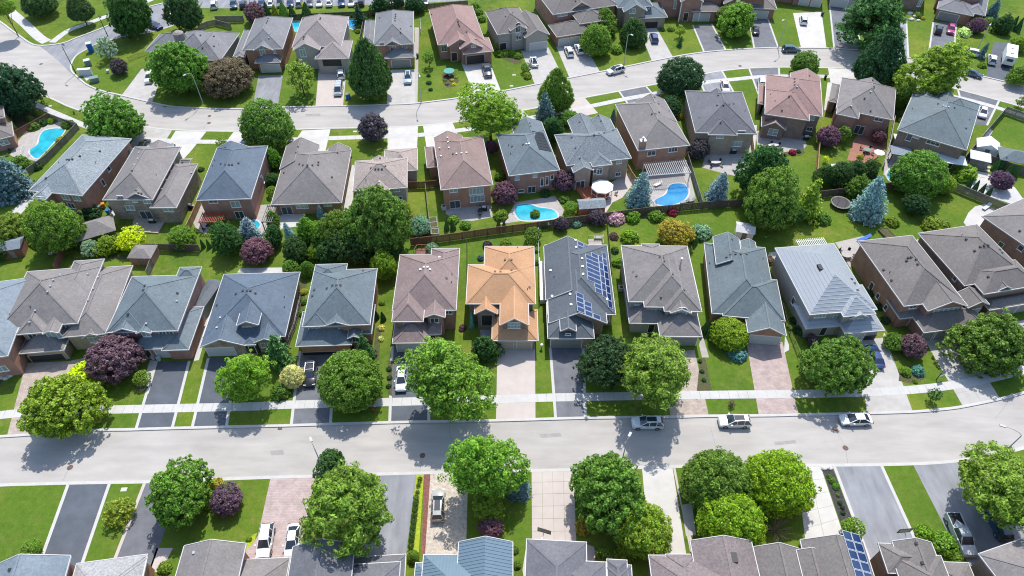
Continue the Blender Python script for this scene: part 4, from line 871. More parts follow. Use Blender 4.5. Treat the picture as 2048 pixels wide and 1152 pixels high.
house('B9', "taupe-roofed orange brick house with an outside chimney and slatted pergola", (1327, 200, 1377.5, 287, Z), 'greybrown', 'orange',
      [('h', 1276, 301, 1327, 200, Z, .58), ('gy', 1328, 199, 0, 0, Z, .55, dict(dim=(-6.8, -9)))],
      [w_(0, 1303, 306, 1.8, 1.3, 2), w_(0, 1346, 298, 2.0, 1.4, 3)],
      [(1304, 228, 'd'), (1311, 228, 'd'), (1318, 225, 'd'), (1309, 195, 'd'), (1317, 208, 'd'), (1338, 223, 'p')])
q_ = HOUSES['B9'].loc(1277, 336, 0); c_ = MB().box(-.6, .6, -.45, .45, 0, 7.0).build("chimney", WL['orange'], HOUSES['B9'].root, loc=(q_[0], q_[1], 0)); MB().box(-.66, .66, -.5, .5, 7.0, 7.15).tube((0, 0, 7.15), (0, 0, 7.8), .2, .26, 10).build("chimney_cap", m_metal, c_)
house('B10', "grey brick house with a dark grey roof and a pointed bay at the back", (1484, 184, 1511, 261, Z), 'dgrey', 'tan',
      [('h', 1391, 265, 1484, 184, Z, .55), ('h', 1417, 269, 1466, 225, Z, .6, dict(dim=(6, 6))), ('gy', 1402, 195, 0, 0, Z, .8, dict(dim=(6.2, -7)))],
      [p_(0, 1434, 296, 1.9, 1.8), w_(0, 1473, 287, 2.2, 1.4, 3, cur=1), w_(1, 1440, 273, 1.6, .8, 2), w_(0, 1483, 264, 1.6, .7, 2)],
      [(1434, 211, 'd'), (1447, 210, 'd'), (1458, 210, 'd'), (1467, 208, 'd'), (1436, 191, 'd'), (1441, 245, 'd'), (1398, 236, 'p'), (1490, 223, 'p')])
house('B11', "rosy-brown roofed brown brick house with a small gabled rear room", (1640, 150, 1645, 234, Z), 'rosy', 'brown',
      [('h', 1645, 233, 1532.5, 149, Z, .55), ('h', 1530, 228, 1617, 190, Z, .6), ('gy', 1581, 146, 0, 0, Z, .5, dict(dim=(6.6, -6))), ('gy', 1523, 253, 1577, 240, 3.0, .6, dict(dim=(5.2, 4))), ('h', 1516, 207, 1530, 168, 3.0, .5)],
      [w_(3, 1546, 264, 2.0, 1.6, 2, r=2), p_(0, 1583, 266, 2.0, 2.0), w_(0, 1542, 236, 1.3, .9), w_(0, 1591, 238, 1.7, .9), w_(0, 1623, 236, 1.3, .9), w_(0, 1619, 258, 1.2, 1.0)],
      [(1589, 158, 'd'), (1589, 164, 'd'), (1589, 170, 'd'), (1594, 174), (1578, 193, 'd'), (1619, 152, 'd'), (1541, 189, 'p'), (1550, 203, 'p'), (1564, 221, 'd')])
house('B12', "mid-grey roofed red brick house behind the red paved terrace", (1792, 172, 1786.5, 240, Z), 'greybrown', 'red',
      [('h', 1786.5, 240, 1684, 155, Z, .55), ('h', 1673, 227.5, 1723, 195, Z, .6), ('gy', 1720, 160, 0, 0, Z, .5, dict(dim=(4.4, -6))), ('h', 1657, 202, 1682, 170, 3.0, .5)],
      [p_(0, 1718, 260, 2.0, 2.2), w_(0, 1757, 239, 1.8, .8, 2), w_(0, 1692, 245, 1.4, .7, 1)],
      [(1741, 184), (1747, 178, 'd'), (1748, 174, 'd'), (1702, 213), (1729, 197, 'd'), (1741, 222, 'd'), (1745, 161, 'd')])
house('B13', "big grey-green roofed brown house above the covered patio at the right", (1960, 209, 1933, 300, Z), 'teal', 'brown',
      [('h', 1933, 300, 1826.5, 186, Z, .55), ('h', 1960, 209, 1930, 240, Z, .55, dict(dim=(-9, -9))), ('gy', 1876, 187, 0, 0, Z + .2, .7, dict(dim=(3.6, -6))), ('gy', 1828, 186, 0, 0, Z, .5, dict(dim=(4.8, -6)))],
      [w_(0, 1867, 284, 2.6, 1.3, 3, r=2), p_(0, 1905, 300, 3.0, 2.2, 3), w_(0, 1819, 273, 1.1, 2.0, 1), w_(0, 1834, 272, 1.2, 1.0, 1)],
      [(1886, 212), (1891, 214), (1897, 215), (1876, 208, 'd'), (1909, 216, 'd'), (1884, 185, 'd'), (1846, 189, 'd'), (1824, 218, 'p'), (1939, 240, 'p'), (1932, 257, 'd')])
# ---- far row across the crescent (fronts towards the camera)
house('A1', "sprawling dark grey roofed bungalow behind the big maple at the far left", (476, 54, 427.5, 121, 3.2), 'grey', 'greige',
      [('h', 427.5, 121, 476, 54, 3.2, .6, dict(dim=(-12.5, 14))), ('h', 290, 102, 375, 75, 3.2, .6, dict(dim=(14, 9))), ('h', 370, 118, 400, 60, 3.25, .6, dict(dim=(9, 14)))],
      [w_(0, 414, 126, 1.6, 1.4), ws(0, 'R', 447, 100, 1.0, 1.0), ws(0, 'R', 458, 85, 1.0, 1.0)],
      [(401, 71, 'd'), (428, 73, 'd'), (405, 96, 'd'), (428, 93, 'd'), (438, 90, 'p')])
MB().disc(0, 0, 0, 1.9, 1.3, 1.3, 14).tube((0, 0, 1.9), (0, 0, 2.3), 1.3, .7, 14).build("turret_roof", RF['pinkgrey'], HOUSES['A1'].root, loc=HOUSES['A1'].hit(361, 80) or (0, 0, 4))
house('A2', "grey-roofed orange brick house with a cracked pale asphalt drive", (586, 34, 565, 97.5, Z), 'grey', 'orange',
      [('h', 565, 97.5, 511, 37.5, Z, .6), ('gy', 507, 101, 552, 80, Z, .55), ('h', 466, 114, 511, 60, 3.4, .5), ('gy', 473, 115, 495, 95, 3.4, .5), ('h', 510, 126, 570, 95, 3.0, .5)],
      [g_(4, 543, 141, 4.6), w_(1, 525, 104, 1.3, 1.7, 2, arch=1), w_(3, 487, 124, 1.4, 1.4, 3), w_(0, 548, 103, 1.0, 1.0), d_(2, 503, 125)],
      [(536, 37, 'd'), (535, 42, 'd'), (533, 46, 'd'), (539, 68), (538, 76)])
house('A3', "pinkish stone-roofed house with an open dark garage and two white vehicles outside", (699, 28, 682.5, 92.5, Z), 'pinkgrey', 'greige',
      [('h', 682.5, 92.5, 605, 35, Z, .62), ('gy', 586, 101, 645, 80, Z, .55), ('h', 630, 118, 697, 75, 4.3, .5, dict(dim=(8.2, 9)))],
      [('void', 2, 'F', 664, 124, 4.6, 2.2, {}), w_(1, 606, 106, 1.5, 2.0, 2, arch=1), w_(0, 672, 97, .9, 1.0), w_(0, 662, 96, .9, 1.0), d_(0, 633, 108)],
      [(641, 36, 'd'), (640, 39, 'd'), (608, 74, 'd'), (607, 79, 'd'), (606, 38, 'd')])
house('A4', "grey-roofed house with a stucco gable and beige garage behind the teardrop linden", (827, 26, 827, 87.5, Z), 'grey', 'orange',
      [('h', 827, 87.5, 752.5, 26, Z, .6), ('gy', 769, 91, 802, 70, Z, .55), ('h', 726, 90, 756, 40, 3.6, .5), ('h', 770, 117, 829, 85, 3.0, .5)],
      [g_(3, 803, 132, 4.7, mat=m_garg), w_(1, 786, 97, 1.4, 1.4, 2), w_(0, 809, 92, 1.2, 1.0, 2), w_(0, 764, 87, 1.0, .8)],
      [(791, 29, 'd'), (791, 33, 'd'), (790, 37, 'd'), (790, 42, 'd'), (801, 58, 'd'), (801, 65, 'd'), (759, 36, 'd'), (822, 53, 'd')])
house('A5', "brown-roofed brick house with stacked front gables and the round flower bed lawn", (944, 11, 974, 96, 4.4), 'rosy', 'red',
      [('h', 876, 89.5, 944, 11, 4.4, .6), ('gy', 896, 93, 936, 60, 4.4, .55), ('gy', 920, 98, 958, 75, 4.4, .55), ('h', 927, 108, 977, 75, 3.5, .5)],
      [('void', 3, 'F', 951, 119, 4.6, 2.3, {}), w_(0, 888, 97, 1.5, 1.6, 2), d_(1, 908, 104, 1.6, 2.4), w_(2, 947, 92, 1.2, .8)],
      [(899, 0, 'd'), (899, 7, 'd'), (916, 43, 'd'), (917, 48, 'd'), (919, 52, 'd'), (933, 64, 'd'), (863, 29, 'd')])
house('A6', "grey-brown roofed greige house with a small balcony and clipped front hedge", (966, 16, 995, 69, 4.9), 'brownd', 'greige',
      [('h', 995, 69, 0, 0, 4.9, .6, dict(dim=(9.5, 13))), ('gy', 1021, 62, 0, 0, 5.6, .6, dict(dim=(4.4, 6))), ('gy', 1099, 69, 0, 0, 4.2, .55, dict(dim=(-6.6, 11)))],
      [g_(2, 1077, 92, 4.6, mat=m_garw), w_(1, 1036, 57, 1.4, 1.9, 2, arch=1), w_(1, 1037, 75, 1.4, 1.2, 2, arch=1), d_(0, 1006, 80, 1.8, 2.2)],
      [(1011, 33, 'd'), (1001, 17, 'd'), (1025, 26, 'd')])
house('A7', "red brick house with a separate peaked garage roof and two white SUVs outside", (1084, 0, 1106, 29, Z), 'brownd', 'red',
      [('h', 1106, 29, 1190, -40, Z, .6), ('gy', 1139, 22, 1172, 0, Z, .6), ('h', 1114, 74, 1164, 40, 3.1, .6), ('h', 1160, 48, 1196, 20, 4.6, .6)],
      [g_(2, 1127, 83, 2.6, 2.1, mat=m_garw), g_(2, 1149, 78, 2.6, 2.1, mat=m_garw), w_(1, 1157, 26, 1.8, 1.3, 3), w_(0, 1125, 29, 2.8, .9, 3)], [(1151, 2, 'd')])
house('A8', "blue-grey roofed tan house partly hidden by three street trees on the far row", (1298, -4, 1305, 9, Z), 'slate', 'tan',
      [('h', 1305, 12, 1205, -50, Z, .6), ('gy', 1248, 24, 1283, 0, 5.2, .6), ('h', 1278, 37, 1319, 5, 3.1, .5)],
      [w_(1, 1265, 22, 1.6, 1.4, 2), w_(0, 1294, 14, 1.4, 1.0, 2), ('void', 2, 'F', 1302, 51, 3.6, 2.2, {})], [])
house('A9', "red brick house with tall white porch columns at the top edge", (1407, -30, 1418, -6, Z), 'brownd', 'red',
      [('h', 1322, -2, 1420, -60, Z, .6), ('gy', 1362, 4, 1392, -30, 5.6, .6), ('h', 1384, 23, 1430, -10, 3.1, .5)],
      [g_(2, 1402, 38, 4.4, mat=m_garw), w_(0, 1350, 9, .8, 2.4, 1), d_(1, 1372, 30, 1.4, 2.4)], [])
for k_ in (0, 1):
    t, X0, X1, Y0, Y1, z, p, ov = HOUSES['A9'].pr[1]
    MB().tube((X0 + .3 if k_ else X1 - .3, Y0 + .1, 0), (X0 + .3 if k_ else X1 - .3, Y0 + .1, 5.5), .16, .14, 10).build("porch_column", m_white_p, HOUSES['A9'].root)
house('A10', "brick house with a large white-framed front window behind the bright green round tree", (1500, -40, 1508, -14, Z), 'brownd', 'red',
      [('h', 1430, -6, 1512, -60, Z, .6), ('gy', 1448, 8, 1478, -20, 4.6, .6), ('h', 1497, 16, 1544, -10, 3.1, .5)],
      [g_(2, 1521, 25, 4.2, mat=m_garw), w_(1, 1463, 15, 1.8, 2.2, 3, r=2)], [])
house('A11', "red brick garage front with twin white doors at the top edge", (1650, -40, 1652, -4, 3.2), 'brownd', 'red',
      [('h', 1650, -4, 1588, -60, 3.1, .5), ('h', 1640, -24, 1560, -90, Z, .5)],
      [g_(0, 1604, 16, 2.6, 2.1, mat=m_garw), g_(0, 1629, 16, 2.6, 2.1, mat=m_garw)], [])
house('A12', "pale sided house with a white garage cut off by the top edge beside the locust", (1730, -40, 1735, -6, 3.2), 'dgrey', 'siding',
      [('h', 1662, -8, 1735, -70, 3.1, .5)], [g_(0, 1678, 4, 4.6, mat=m_garw)], [])
house('A12b', "narrow brown house end wall at the top edge with a stone front garden", (1860, -40, 1858, -2, Z), 'dgrey', 'brown',
      [('h', 1858, -14, 1812, -80, Z, .5)], [w_(0, 1846, 6, .6, 2.0, 1), w_(0, 1838, 6, .6, 2.0, 1)], [])
house('A13', "red brick house at the top right with a grey garage and two parked cars", (1986, -20, 1980, 14, 3.2), 'grey', 'red',
      [('h', 1874, 17, 1937, -8, 3.0, .5, dict(dim=(9.2, 7))), ('h', 1930, 23, 1977, -5, 3.0, .5, dict(open='F')), ('h', 1880, -20, 1980, -70, Z, .5)],
      [g_(0, 1895, 36, 5.0, mat=m_garg)], [])
# ---- near row (only the roofs facing the camera show)
house('D1', "slate-blue roofed house at the bottom left corner beside the dark drive", (141, 1111.5, 130, 1152, Z), 'lightblue', 'red',
      [('gy', 141, 1111.5, 0, 0, Z, .5, dict(dim=(-9.5, -14))), ('h', 60, 1126, 0, 0, Z, .4, dict(dim=(-9, -10)))], [], [(20, 1140, 'd')])
house('D2', "pale grey mottled roof at the bottom beside the narrow dark drive", (294, 1109, 286, 1145, 4.0), 'lgrey', 'orange',
      [('h', 294, 1109, 0, 0, 4.0, .32, dict(dim=(-8.4, -13))), ('h', 160, 1133, 0, 0, 4.0, .3, dict(dim=(8, -10)))])
house('D3', "taupe-roofed house at the bottom with a stepped roof beside the pink paved drive", (445, 1090, 430, 1150, Z), 'greybrown', 'red',
      [('gy', 369, 1092, 0, 0, Z, .42, dict(dim=(7.6, -14))), ('h', 474, 1117, 0, 0, 4.6, .5, dict(dim=(-4, -12))), ('h', 579, 1116, 0, 0, 3.6, .45, dict(dim=(-8, -10)))], [], [(388, 1106)])
house('D4', "dark slate roof at the bottom with a peaked left half and white fascia", (705, 1100, 700, 1150, Z), 'dgrey', 'red',
      [('gy', 709, 1087, 0, 0, Z, .5, dict(dim=(-7.6, -14))), ('h', 811, 1109, 0, 0, 3.4, .42, dict(dim=(-8, -14))), ('h', 800, 1124, 0, 0, 4.4, .42, dict(dim=(-6.8, -12)))], [], [(714, 1132, 'd')])
house('D5', "blue steel-tiled roof at the bottom centre", (1025, 1081, 1025, 1150, Z), 'bluesteel', 'beige',
      [('gy', 1025, 1084, 0, 0, Z, .5, dict(dim=(-6.7, -16))), ('h', 848, 1110, 0, 0, Z - .6, .5, dict(dim=(9, -12))), ('h', 832, 1126, 0, 0, 4.0, .4, dict(dim=(4, -8)))])
house('D6', "charcoal roof at the bottom beside the pink slab drive and basketball hoop", (1064, 1092, 1062, 1150, Z), 'dgrey', 'red',
      [('h', 1172, 1085, 0, 0, Z, .4, dict(dim=(-7.4, -14))), ('h', 1064, 1092, 0, 0, Z - .1, .3, dict(dim=(4.5, -10))), ('h', 1211, 1125, 0, 0, Z, .4, dict(dim=(-6, -10))), ('h', 1262, 1131, 0, 0, 4.4, .5, dict(dim=(-3.4, -9))), ('h', 1253, 1121, 0, 0, 4.6, .5, dict(dim=(-2.4, -9)))])
house('D7', "brown-grey speckled roof at the bottom beneath the bright green tree", (1502, 1082, 1518, 1150, Z), 'speck', 'brown',
      [('gy', 1502, 1082, 0, 0, Z, .42, dict(dim=(-7.6, -15))), ('h', 1298, 1111, 0, 0, Z - .4, .5, dict(dim=(12, -13))), ('h', 1332, 1109, 1380, 1140, Z - .35, .5, dict(dim=(3.6, -5)))], [], [(1467, 1115, 'sky')])
house('D8', "grey-brown roof at the bottom with a column of blue solar panels", (1726, 1084, 1747, 1150, Z), 'brownd', 'red',
      [('gy', 1726, 1084, 0, 0, Z, .5, dict(dim=(-7.8, -15))), ('gy', 1597, 1097, 0, 0, Z - .4, .55, dict(dim=(-5.6, -14))), ('gy', 1645, 1102, 0, 0, Z, .55, dict(dim=(-3.2, -10)))], [], [])
solar(HOUSES['D8'], 0, 'R', (1712, 1158), 2, 5, 1.2, 1.5)
house('D9', "brown-grey roof at the bottom beside the worn asphalt drive, red brick end wall", (1855, 1085, 1880, 1150, Z), 'brownd', 'red',
      [('gy', 1862, 1085, 0, 0, Z, .5, dict(dim=(-4.8, -14))), ('h', 1757, 1087, 0, 0, Z - .2, .5, dict(dim=(6, -3.6))), ('h', 1881, 1112, 0, 0, Z, .5, dict(dim=(-6, -12))), ('h', 1936, 1126, 0, 0, 3.6, .5, dict(dim=(-5, -8)))], [], [(1832, 1087, 'd'), (1844, 1126, 'd')])
house('D10', "pale brown roof in the bottom right corner below the parked pickup", (1958, 1108, 1990, 1150, Z), 'greybrown', 'brown',
      [('h', 1958, 1108, 0, 0, Z, .45, dict(dim=(14, -12)))])
# ------------------------------------------------------------------ plants
rng = np.random.default_rng(11)
def leaf_mesh(name, pos, nrm, size, mat, droop=0.0, aspect=1.6):
    if 'crown' in name and mat is m_leaf:
        rh = np.percentile(np.hypot(pos[:, 0], pos[:, 1]), 97); zt = np.percentile(pos[:, 2], 99.3); pos = pos * np.array([1 / rh, 1 / rh, 1 / zt])
    n = len(pos); a = rng.normal(size=(n, 3)); t = np.cross(nrm, a); t /= np.linalg.norm(t, axis=1)[:, None] + 1e-9
    b = np.cross(nrm, t); s = (size * rng.uniform(.7, 1.3, n))[:, None] if np.isscalar(size) else (size * rng.uniform(.7, 1.3, n))[:, None]
    L = t * s * aspect / 2; W = b * s / 2; mid = nrm * s * .18
    v = np.stack([pos - L, pos + W - mid * 0, pos + L - mid, pos - W], 1).reshape(-1, 3)
    me = bpy.data.meshes.new(name); me.vertices.add(4 * n); me.vertices.foreach_set("co", v.astype(np.float32).ravel())
    me.loops.add(4 * n); me.loops.foreach_set("vertex_index", np.arange(4 * n, dtype=np.int32))
    me.polygons.add(n); me.polygons.foreach_set("loop_start", np.arange(0, 4 * n, 4, dtype=np.int32)); me.polygons.foreach_set("loop_total", np.full(n, 4, dtype=np.int32))
    me.materials.append(mat); me.update(calc_edges=True); return me
def unit(v): return v / (np.linalg.norm(v, axis=1)[:, None] + 1e-9)
def clumpy(shape, nc, per, csize, lsize, rough=.12, inner=.25, up=.35, flat=.75, lobes=7, tilt=.55):
    """leaf positions and normals for a crown of radius 1: clumps spread through the crown, most near its surface"""
    d = unit(rng.normal(size=(nc, 3))); d = unit(d + np.array([0, 0, .15]))
    lob = unit(rng.normal(size=(lobes, 3))); la = rng.uniform(-.5, 1, lobes)
    bump = (np.clip(d @ lob.T, 0, 1) ** 4 * la).sum(1) * rough * 1.6 + rng.normal(0, rough * .45, nc)
    r = 1 + bump; ins = rng.random(nc) < inner; r = np.where(ins, r * rng.uniform(.45, .85, nc), r * rng.uniform(.88, 1.0, nc))
    c = shape(d) * r[:, None]
    cn = unit(d * np.array([1, 1, 1.0]) + np.array([0, 0, up]))
    k = rng.normal(size=(nc, per, 3)); k /= np.linalg.norm(k, axis=2)[..., None]
    sg = np.sign((k * cn[:, None]).sum(2)); k *= np.where(sg == 0, 1, sg)[..., None]
    cs = csize * rng.uniform(.6, 1.35, (nc, 1, 1)); off = k * cs * rng.uniform(.55, 1, (nc, per, 1)); off[..., 2] *= flat
    pos = (c[:, None] + off).reshape(-1, 3)
    nr = unit((k + cn[:, None] * .6).reshape(-1, 3) + rng.normal(0, tilt, (nc * per, 3)))
    return pos, nr
def sph(d):
    o = d * .86; neg = d[:, 2] < 0; o[neg, 2] *= .52; return o
def ovoid(d):
    o = d * .93; neg = d[:, 2] < 0; o[neg, 2] *= .42; t = np.clip(d[:, 2], 0, 1); o[:, :2] *= (1 - .42 * t ** 1.3)[:, None]; return o
def umbrella(d):
    o = d * .84; neg = d[:, 2] < 0; o[neg, 2] *= .55; return o
def dome(d):
    o = d * .92; o[:, 2] = np.abs(o[:, 2]) * 1.0 - .0; return o
CR = {}
def reg(kind, *meshes): CR[kind] = meshes
reg('maple', *[leaf_mesh("maple_crown", *clumpy(sph, 1100, 36, .11, .06, float(rng.uniform(.18, .34)), .32, .35, .8, 14, .7), .038, m_leaf) for _ in range(5)])
reg('dense', *[leaf_mesh("dense_crown", *clumpy(sph, 1400, 26, .085, .05, .09, .28, .3, .85, 12, .65), .037, m_leaf) for _ in range(2)])
reg('linden', *[leaf_mesh("linden_crown", *clumpy(ovoid, 1400, 22, .08, .05, .06, .2, .35, .8), .040, m_leaf) for _ in range(2)])
reg('locust', *[leaf_mesh("locust_crown", *clumpy(umbrella, 780, 36, .15, .05, .30, .4, .8, .5, 16, .5), .034, m_leaf, aspect=2.2) for _ in range(3)])
reg('purple', *[leaf_mesh("purple_crown", *clumpy(sph, 520, 28, .13, .07, .17, .22, .4, .8, 10), .058, m_leaf) for _ in range(2)])
reg('bush', *[leaf_mesh("bush_crown", *clumpy(dome, 150, 22, .2, .1, .13, .1, .4, .8, 5), .11, m_leaf) for _ in range(3)])
reg('ball', *[leaf_mesh("clipped_crown", *clumpy(sph, 420, 12, .07, .06, .015, .05, .3, .9, 3), .07, m_leaf) for _ in range(1)])
reg('sparse', *[leaf_mesh("sapling_crown", *clumpy(sph, 90, 18, .2, .1, .25, .3, .5, .7, 5), .10, m_leaf) for _ in range(2)])
def spruce_mesh(tiers=15, per=16, wobble=.1, leaf=.075, width=1.0, power=.85):
    P_, Nn = [], []
    for i in range(tiers):
        t = (i + .3) / tiers; zc = t * 2 - 1; R = (1 - t) ** power * width * .97 + .03
        nb = max(5, int(per * (R + .25)))
        for j in range(nb):
            a = 2 * math.pi * (j + rng.random() * .7) / nb; rr = R * rng.uniform(1 - wobble * 2, 1 + wobble)
            m = max(10, int(46 * rr)); s = rng.random(m) ** .7; w_ = .10 * rr + .035
            x = s * rr; lat = rng.normal(0, 1, m) * w_ * (1.15 - s * .7); z = zc - .10 * s * rr + rng.normal(0, .018, m) - .06 * rr * s ** 2
            p = np.stack([x * math.cos(a) - lat * math.sin(a), x * math.sin(a) + lat * math.cos(a), z], 1); P_.append(p)
            nn = np.stack([np.full(m, math.cos(a) * .55), np.full(m, math.sin(a) * .55), np.full(m, .8)], 1) + rng.normal(0, .4, (m, 3)); Nn.append(unit(nn))
    return leaf_mesh("spruce_crown", np.concatenate(P_), np.concatenate(Nn), leaf, m_needle, aspect=1.7)
reg('spruce', spruce_mesh(15, 17, .12, .07, 1.0, .66), spruce_mesh(14, 16, .16, .07, 1.0, .6))
reg('pine', spruce_mesh(11, 11, .26, .09, 1.0, .6), spruce_mesh(12, 10, .3, .09, 1.0, .5))
def cone_pts(n, power=.7):
    t = rng.random(n) ** 1.3; a = rng.random(n) * 2 * math.pi; R = (1 - t) ** power * .96 + .02; R = R * rng.uniform(.9, 1.04, n)
    R *= np.where(t < .12, .75 + t * 2, 1); p = np.stack([R * np.cos(a), R * np.sin(a), t * 2 - 1], 1)
    return p, unit(np.stack([np.cos(a), np.sin(a), np.full(n, .5)], 1) + rng.normal(0, .45, (n, 3)))
reg('thuja', leaf_mesh("thuja_crown", *cone_pts(2600), .11, m_needle, aspect=1.8))
TRK = {}
def trunk_mesh(kind):
    if kind not in TRK:
        mb = MB(); rn = random.Random(5)
        if kind == 'tree':
            mb.tube((0, 0, 0), (.02, .01, .45), .052, .038, 8); mb.tube((.02, .01, .45), (.0, .02, .8), .038, .018, 7)
            for k in range(7):
                a = k * 2.4; z0 = .34 + .05 * k; q = (math.cos(a) * .28, math.sin(a) * .28, z0 + .25); mb.tube((.01, .01, z0), q, .02, .011, 5)
                for s in (-.5, .5): mb.tube(q, (math.cos(a + s) * .5, math.sin(a + s) * .5, z0 + .42), .011, .004, 4)
        elif kind == 'conifer': mb.tube((0, 0, 0), (0, 0, .97), .035, .004, 8)
        else:
            for k in range(5): a = k * 1.26; mb.tube((0, 0, 0), (math.cos(a) * .35, math.sin(a) * .35, .6), .035, .012, 5)
        TRK[kind] = mb.mesh("stem", m_bark, True)
    return TRK[kind]
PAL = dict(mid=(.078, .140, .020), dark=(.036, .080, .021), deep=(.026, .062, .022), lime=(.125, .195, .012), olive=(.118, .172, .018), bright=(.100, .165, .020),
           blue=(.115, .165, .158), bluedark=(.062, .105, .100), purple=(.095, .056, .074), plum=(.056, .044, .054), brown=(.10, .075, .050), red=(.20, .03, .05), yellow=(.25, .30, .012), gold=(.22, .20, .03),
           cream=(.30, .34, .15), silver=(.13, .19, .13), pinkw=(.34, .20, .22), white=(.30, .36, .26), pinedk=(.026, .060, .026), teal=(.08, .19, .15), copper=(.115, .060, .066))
# kind -> (crown key, trunk kind, clear stem as share of crown radius, vertical / horizontal, object name, category)
KD = dict(maple=('maple', 'tree', .12, .95, 'maple_tree', 'tree'), dense=('dense', 'tree', .12, .95, 'round_tree', 'tree'), linden=('linden', 'tree', .12, 1.4, 'linden_tree', 'tree'),
          locust=('locust', 'tree', .6, .8, 'locust_tree', 'tree'), purple=('purple', 'tree', .2, .95, 'purple_leaf_tree', 'tree'), bush=('bush', 'bush', 0, .9, 'shrub', 'shrub'), ball=('ball', 'bush', .0, .9, 'clipped_shrub', 'shrub'),
          sparse=('sparse', 'tree', .6, 1.1, 'sapling', 'tree'), softpine=('maple', 'conifer', .1, 1.15, 'pine_tree', 'tree'), spruce=('spruce', 'conifer', .05, 1.3, 'spruce_tree', 'tree'), pine=('pine', 'conifer', .1, 1.3, 'pine_tree', 'tree'), thuja=('thuja', 'conifer', .0, 1.9, 'cedar_column', 'shrub'))
cnt = 0; PLANTS = []
def T(kind, cx, cy, wpx, col, label, asp=None, stem=None, group=None, zadd=0):
    """cx, cy, wpx: middle and width of the crown in photo pixels"""
    global cnt; cnt += 1
    key, tk, st, a0, nm, cat = KD[kind]; a = asp or a0; a = a * 1.3 if (kind == 'maple' and (asp or 0) >= 1) else a; st = st if stem is None else stem
    wpx *= 1.06 if key in ('locust', 'maple') else 1.0
    R = wpx / 2 / ppm(cx, cy, 3)
    lo = .42 if key == 'linden' else .52 if key in ('maple', 'dense', 'purple', 'sparse') else .55 if key == 'locust' else 1.0
    for _ in range(3): zc = R * a * lo + st * R + zadd; zm = zc + R * a * (1 - lo) / 2; R = wpx / 2 / ppm(cx, cy, zm)
    if kind == 'bush': zc = .0; R = wpx / 2 / ppm(cx, cy, R * a * .5); x, y = G(cx, cy, R * a * .45)
    else: x, y = G(cx, cy, zm)
    r = empty(nm, x, y, 0, 0, label, cat, group)
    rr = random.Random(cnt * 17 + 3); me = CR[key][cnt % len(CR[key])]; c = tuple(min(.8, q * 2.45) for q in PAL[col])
    j = [rr.uniform(.9, 1.1) for _ in range(3)]
    o = inst("crown" if cat == 'tree' else "foliage", me, r, (0, 0, zc if kind != 'bush' else 0), (rr.uniform(-.07, .07), rr.uniform(-.07, .07), rr.uniform(0, 6.28)), (R * rr.uniform(.9, 1.04), R * rr.uniform(.92, 1.06), R * a * rr.uniform(.94, 1.08)), tuple(ci * ji for ci, ji in zip(c, j)))
    h = zc + R * a; s = h if tk == 'conifer' else (zc + R * a * .3)
    inst("trunk" if cat == 'tree' else "stem", trunk_mesh(tk), r, (0, 0, 0), (0, 0, rr.uniform(0, 6)), (min(s, R * 1.0) if tk == 'tree' else (R * .8 if tk == 'bush' else R * 1.5),) * 2 + (s,) if tk != 'bush' else (R * .8, R * .8, R * a * .9))
    return r
# park and far left
T('dense', 3, 12, 44, 'bright', "light green tree cut off by the top left corner, long bare trunk", stem=2.2)
T('dense', 75, 4, 66, 'dark', "dense dark park tree on the grass beside the pale path")
T('linden', 157, 14, 50, 'dark', "slim dark park tree standing on the verge with a clear trunk", stem=.5)
T('maple', 255, 20, 82, 'dark', "broad dark park tree by the side road, above the blue portable toilet", 1.1)
T('maple', 367, 16, 68, 'dark', "dark green tree beside the parked blue car at the end of the side road", 1.2)
T('sparse', 210, 94, 46, 'silver', "grey-green airy young tree behind the utility boxes", stem=.3)
T('purple', 236, 132, 36, 'plum', "small purple round tree on the lawn beside the utility boxes")
T('maple', 359, 137, 122, 'mid', "huge bright green maple in front of the dark grey bungalow", .95)
T('maple', 453, 152, 92, 'brown', "dull bronze-brown tree left of the cracked pale drive", .75)
T('softpine', 15, 180, 108, 'pinedk', "massive dark pine at the left edge beside the crescent")
T('maple', 226, 243, 114, 'mid', "round green maple beside the crescent above the mottled roof", .9)
for i, (x, y) in enumerate(((4, 222), (12, 236), (20, 248))): T('thuja', x, y, 16, 'olive', ("first", "second", "third")[i] + " olive cedar from the top in the hedge left of the curved pool", 1.6)
T('bush', 66, 252, 26, 'mid', "rounded shrub in the bed above the curved pool, leftmost")
T('bush', 84, 245, 22, 'dark', "dark shrub in the bed above the curved pool, between two rounder ones")
T('bush', 104, 241, 18, 'olive', "small olive shrub in the bed above the curved pool")
T('bush', 136, 247, 26, 'mid', "rounded shrub at the fence corner above the curved pool")
T('bush', 121, 280, 22, 'gold', "yellowish shrub on the garden fence right of the curved pool")
T('bush', 100, 306, 20, 'olive', "olive shrub halfway down the fence beside the curved pool")
T('bush', 71, 332, 26, 'dark', "dark shrub at the foot of the fence beside the curved pool")
T('bush', 60, 236, 14, 'bright', "small bright shrub outside the brown garden wall by the crescent pavement")
T('bush', 76, 226, 16, 'bright', "bright shrub outside the brown garden wall nearest the pavement")
T('bush', 38, 325, 38, 'mid', "wide shrub between the curved pool and the blue spruce")
T('spruce', 4, 345, 96, 'bluedark', "large blue-green spruce at the left edge below the curved pool", 1.1)
T('sparse', 22, 212, 26, 'dark', "small dark tree at the hedge end by the left edge")
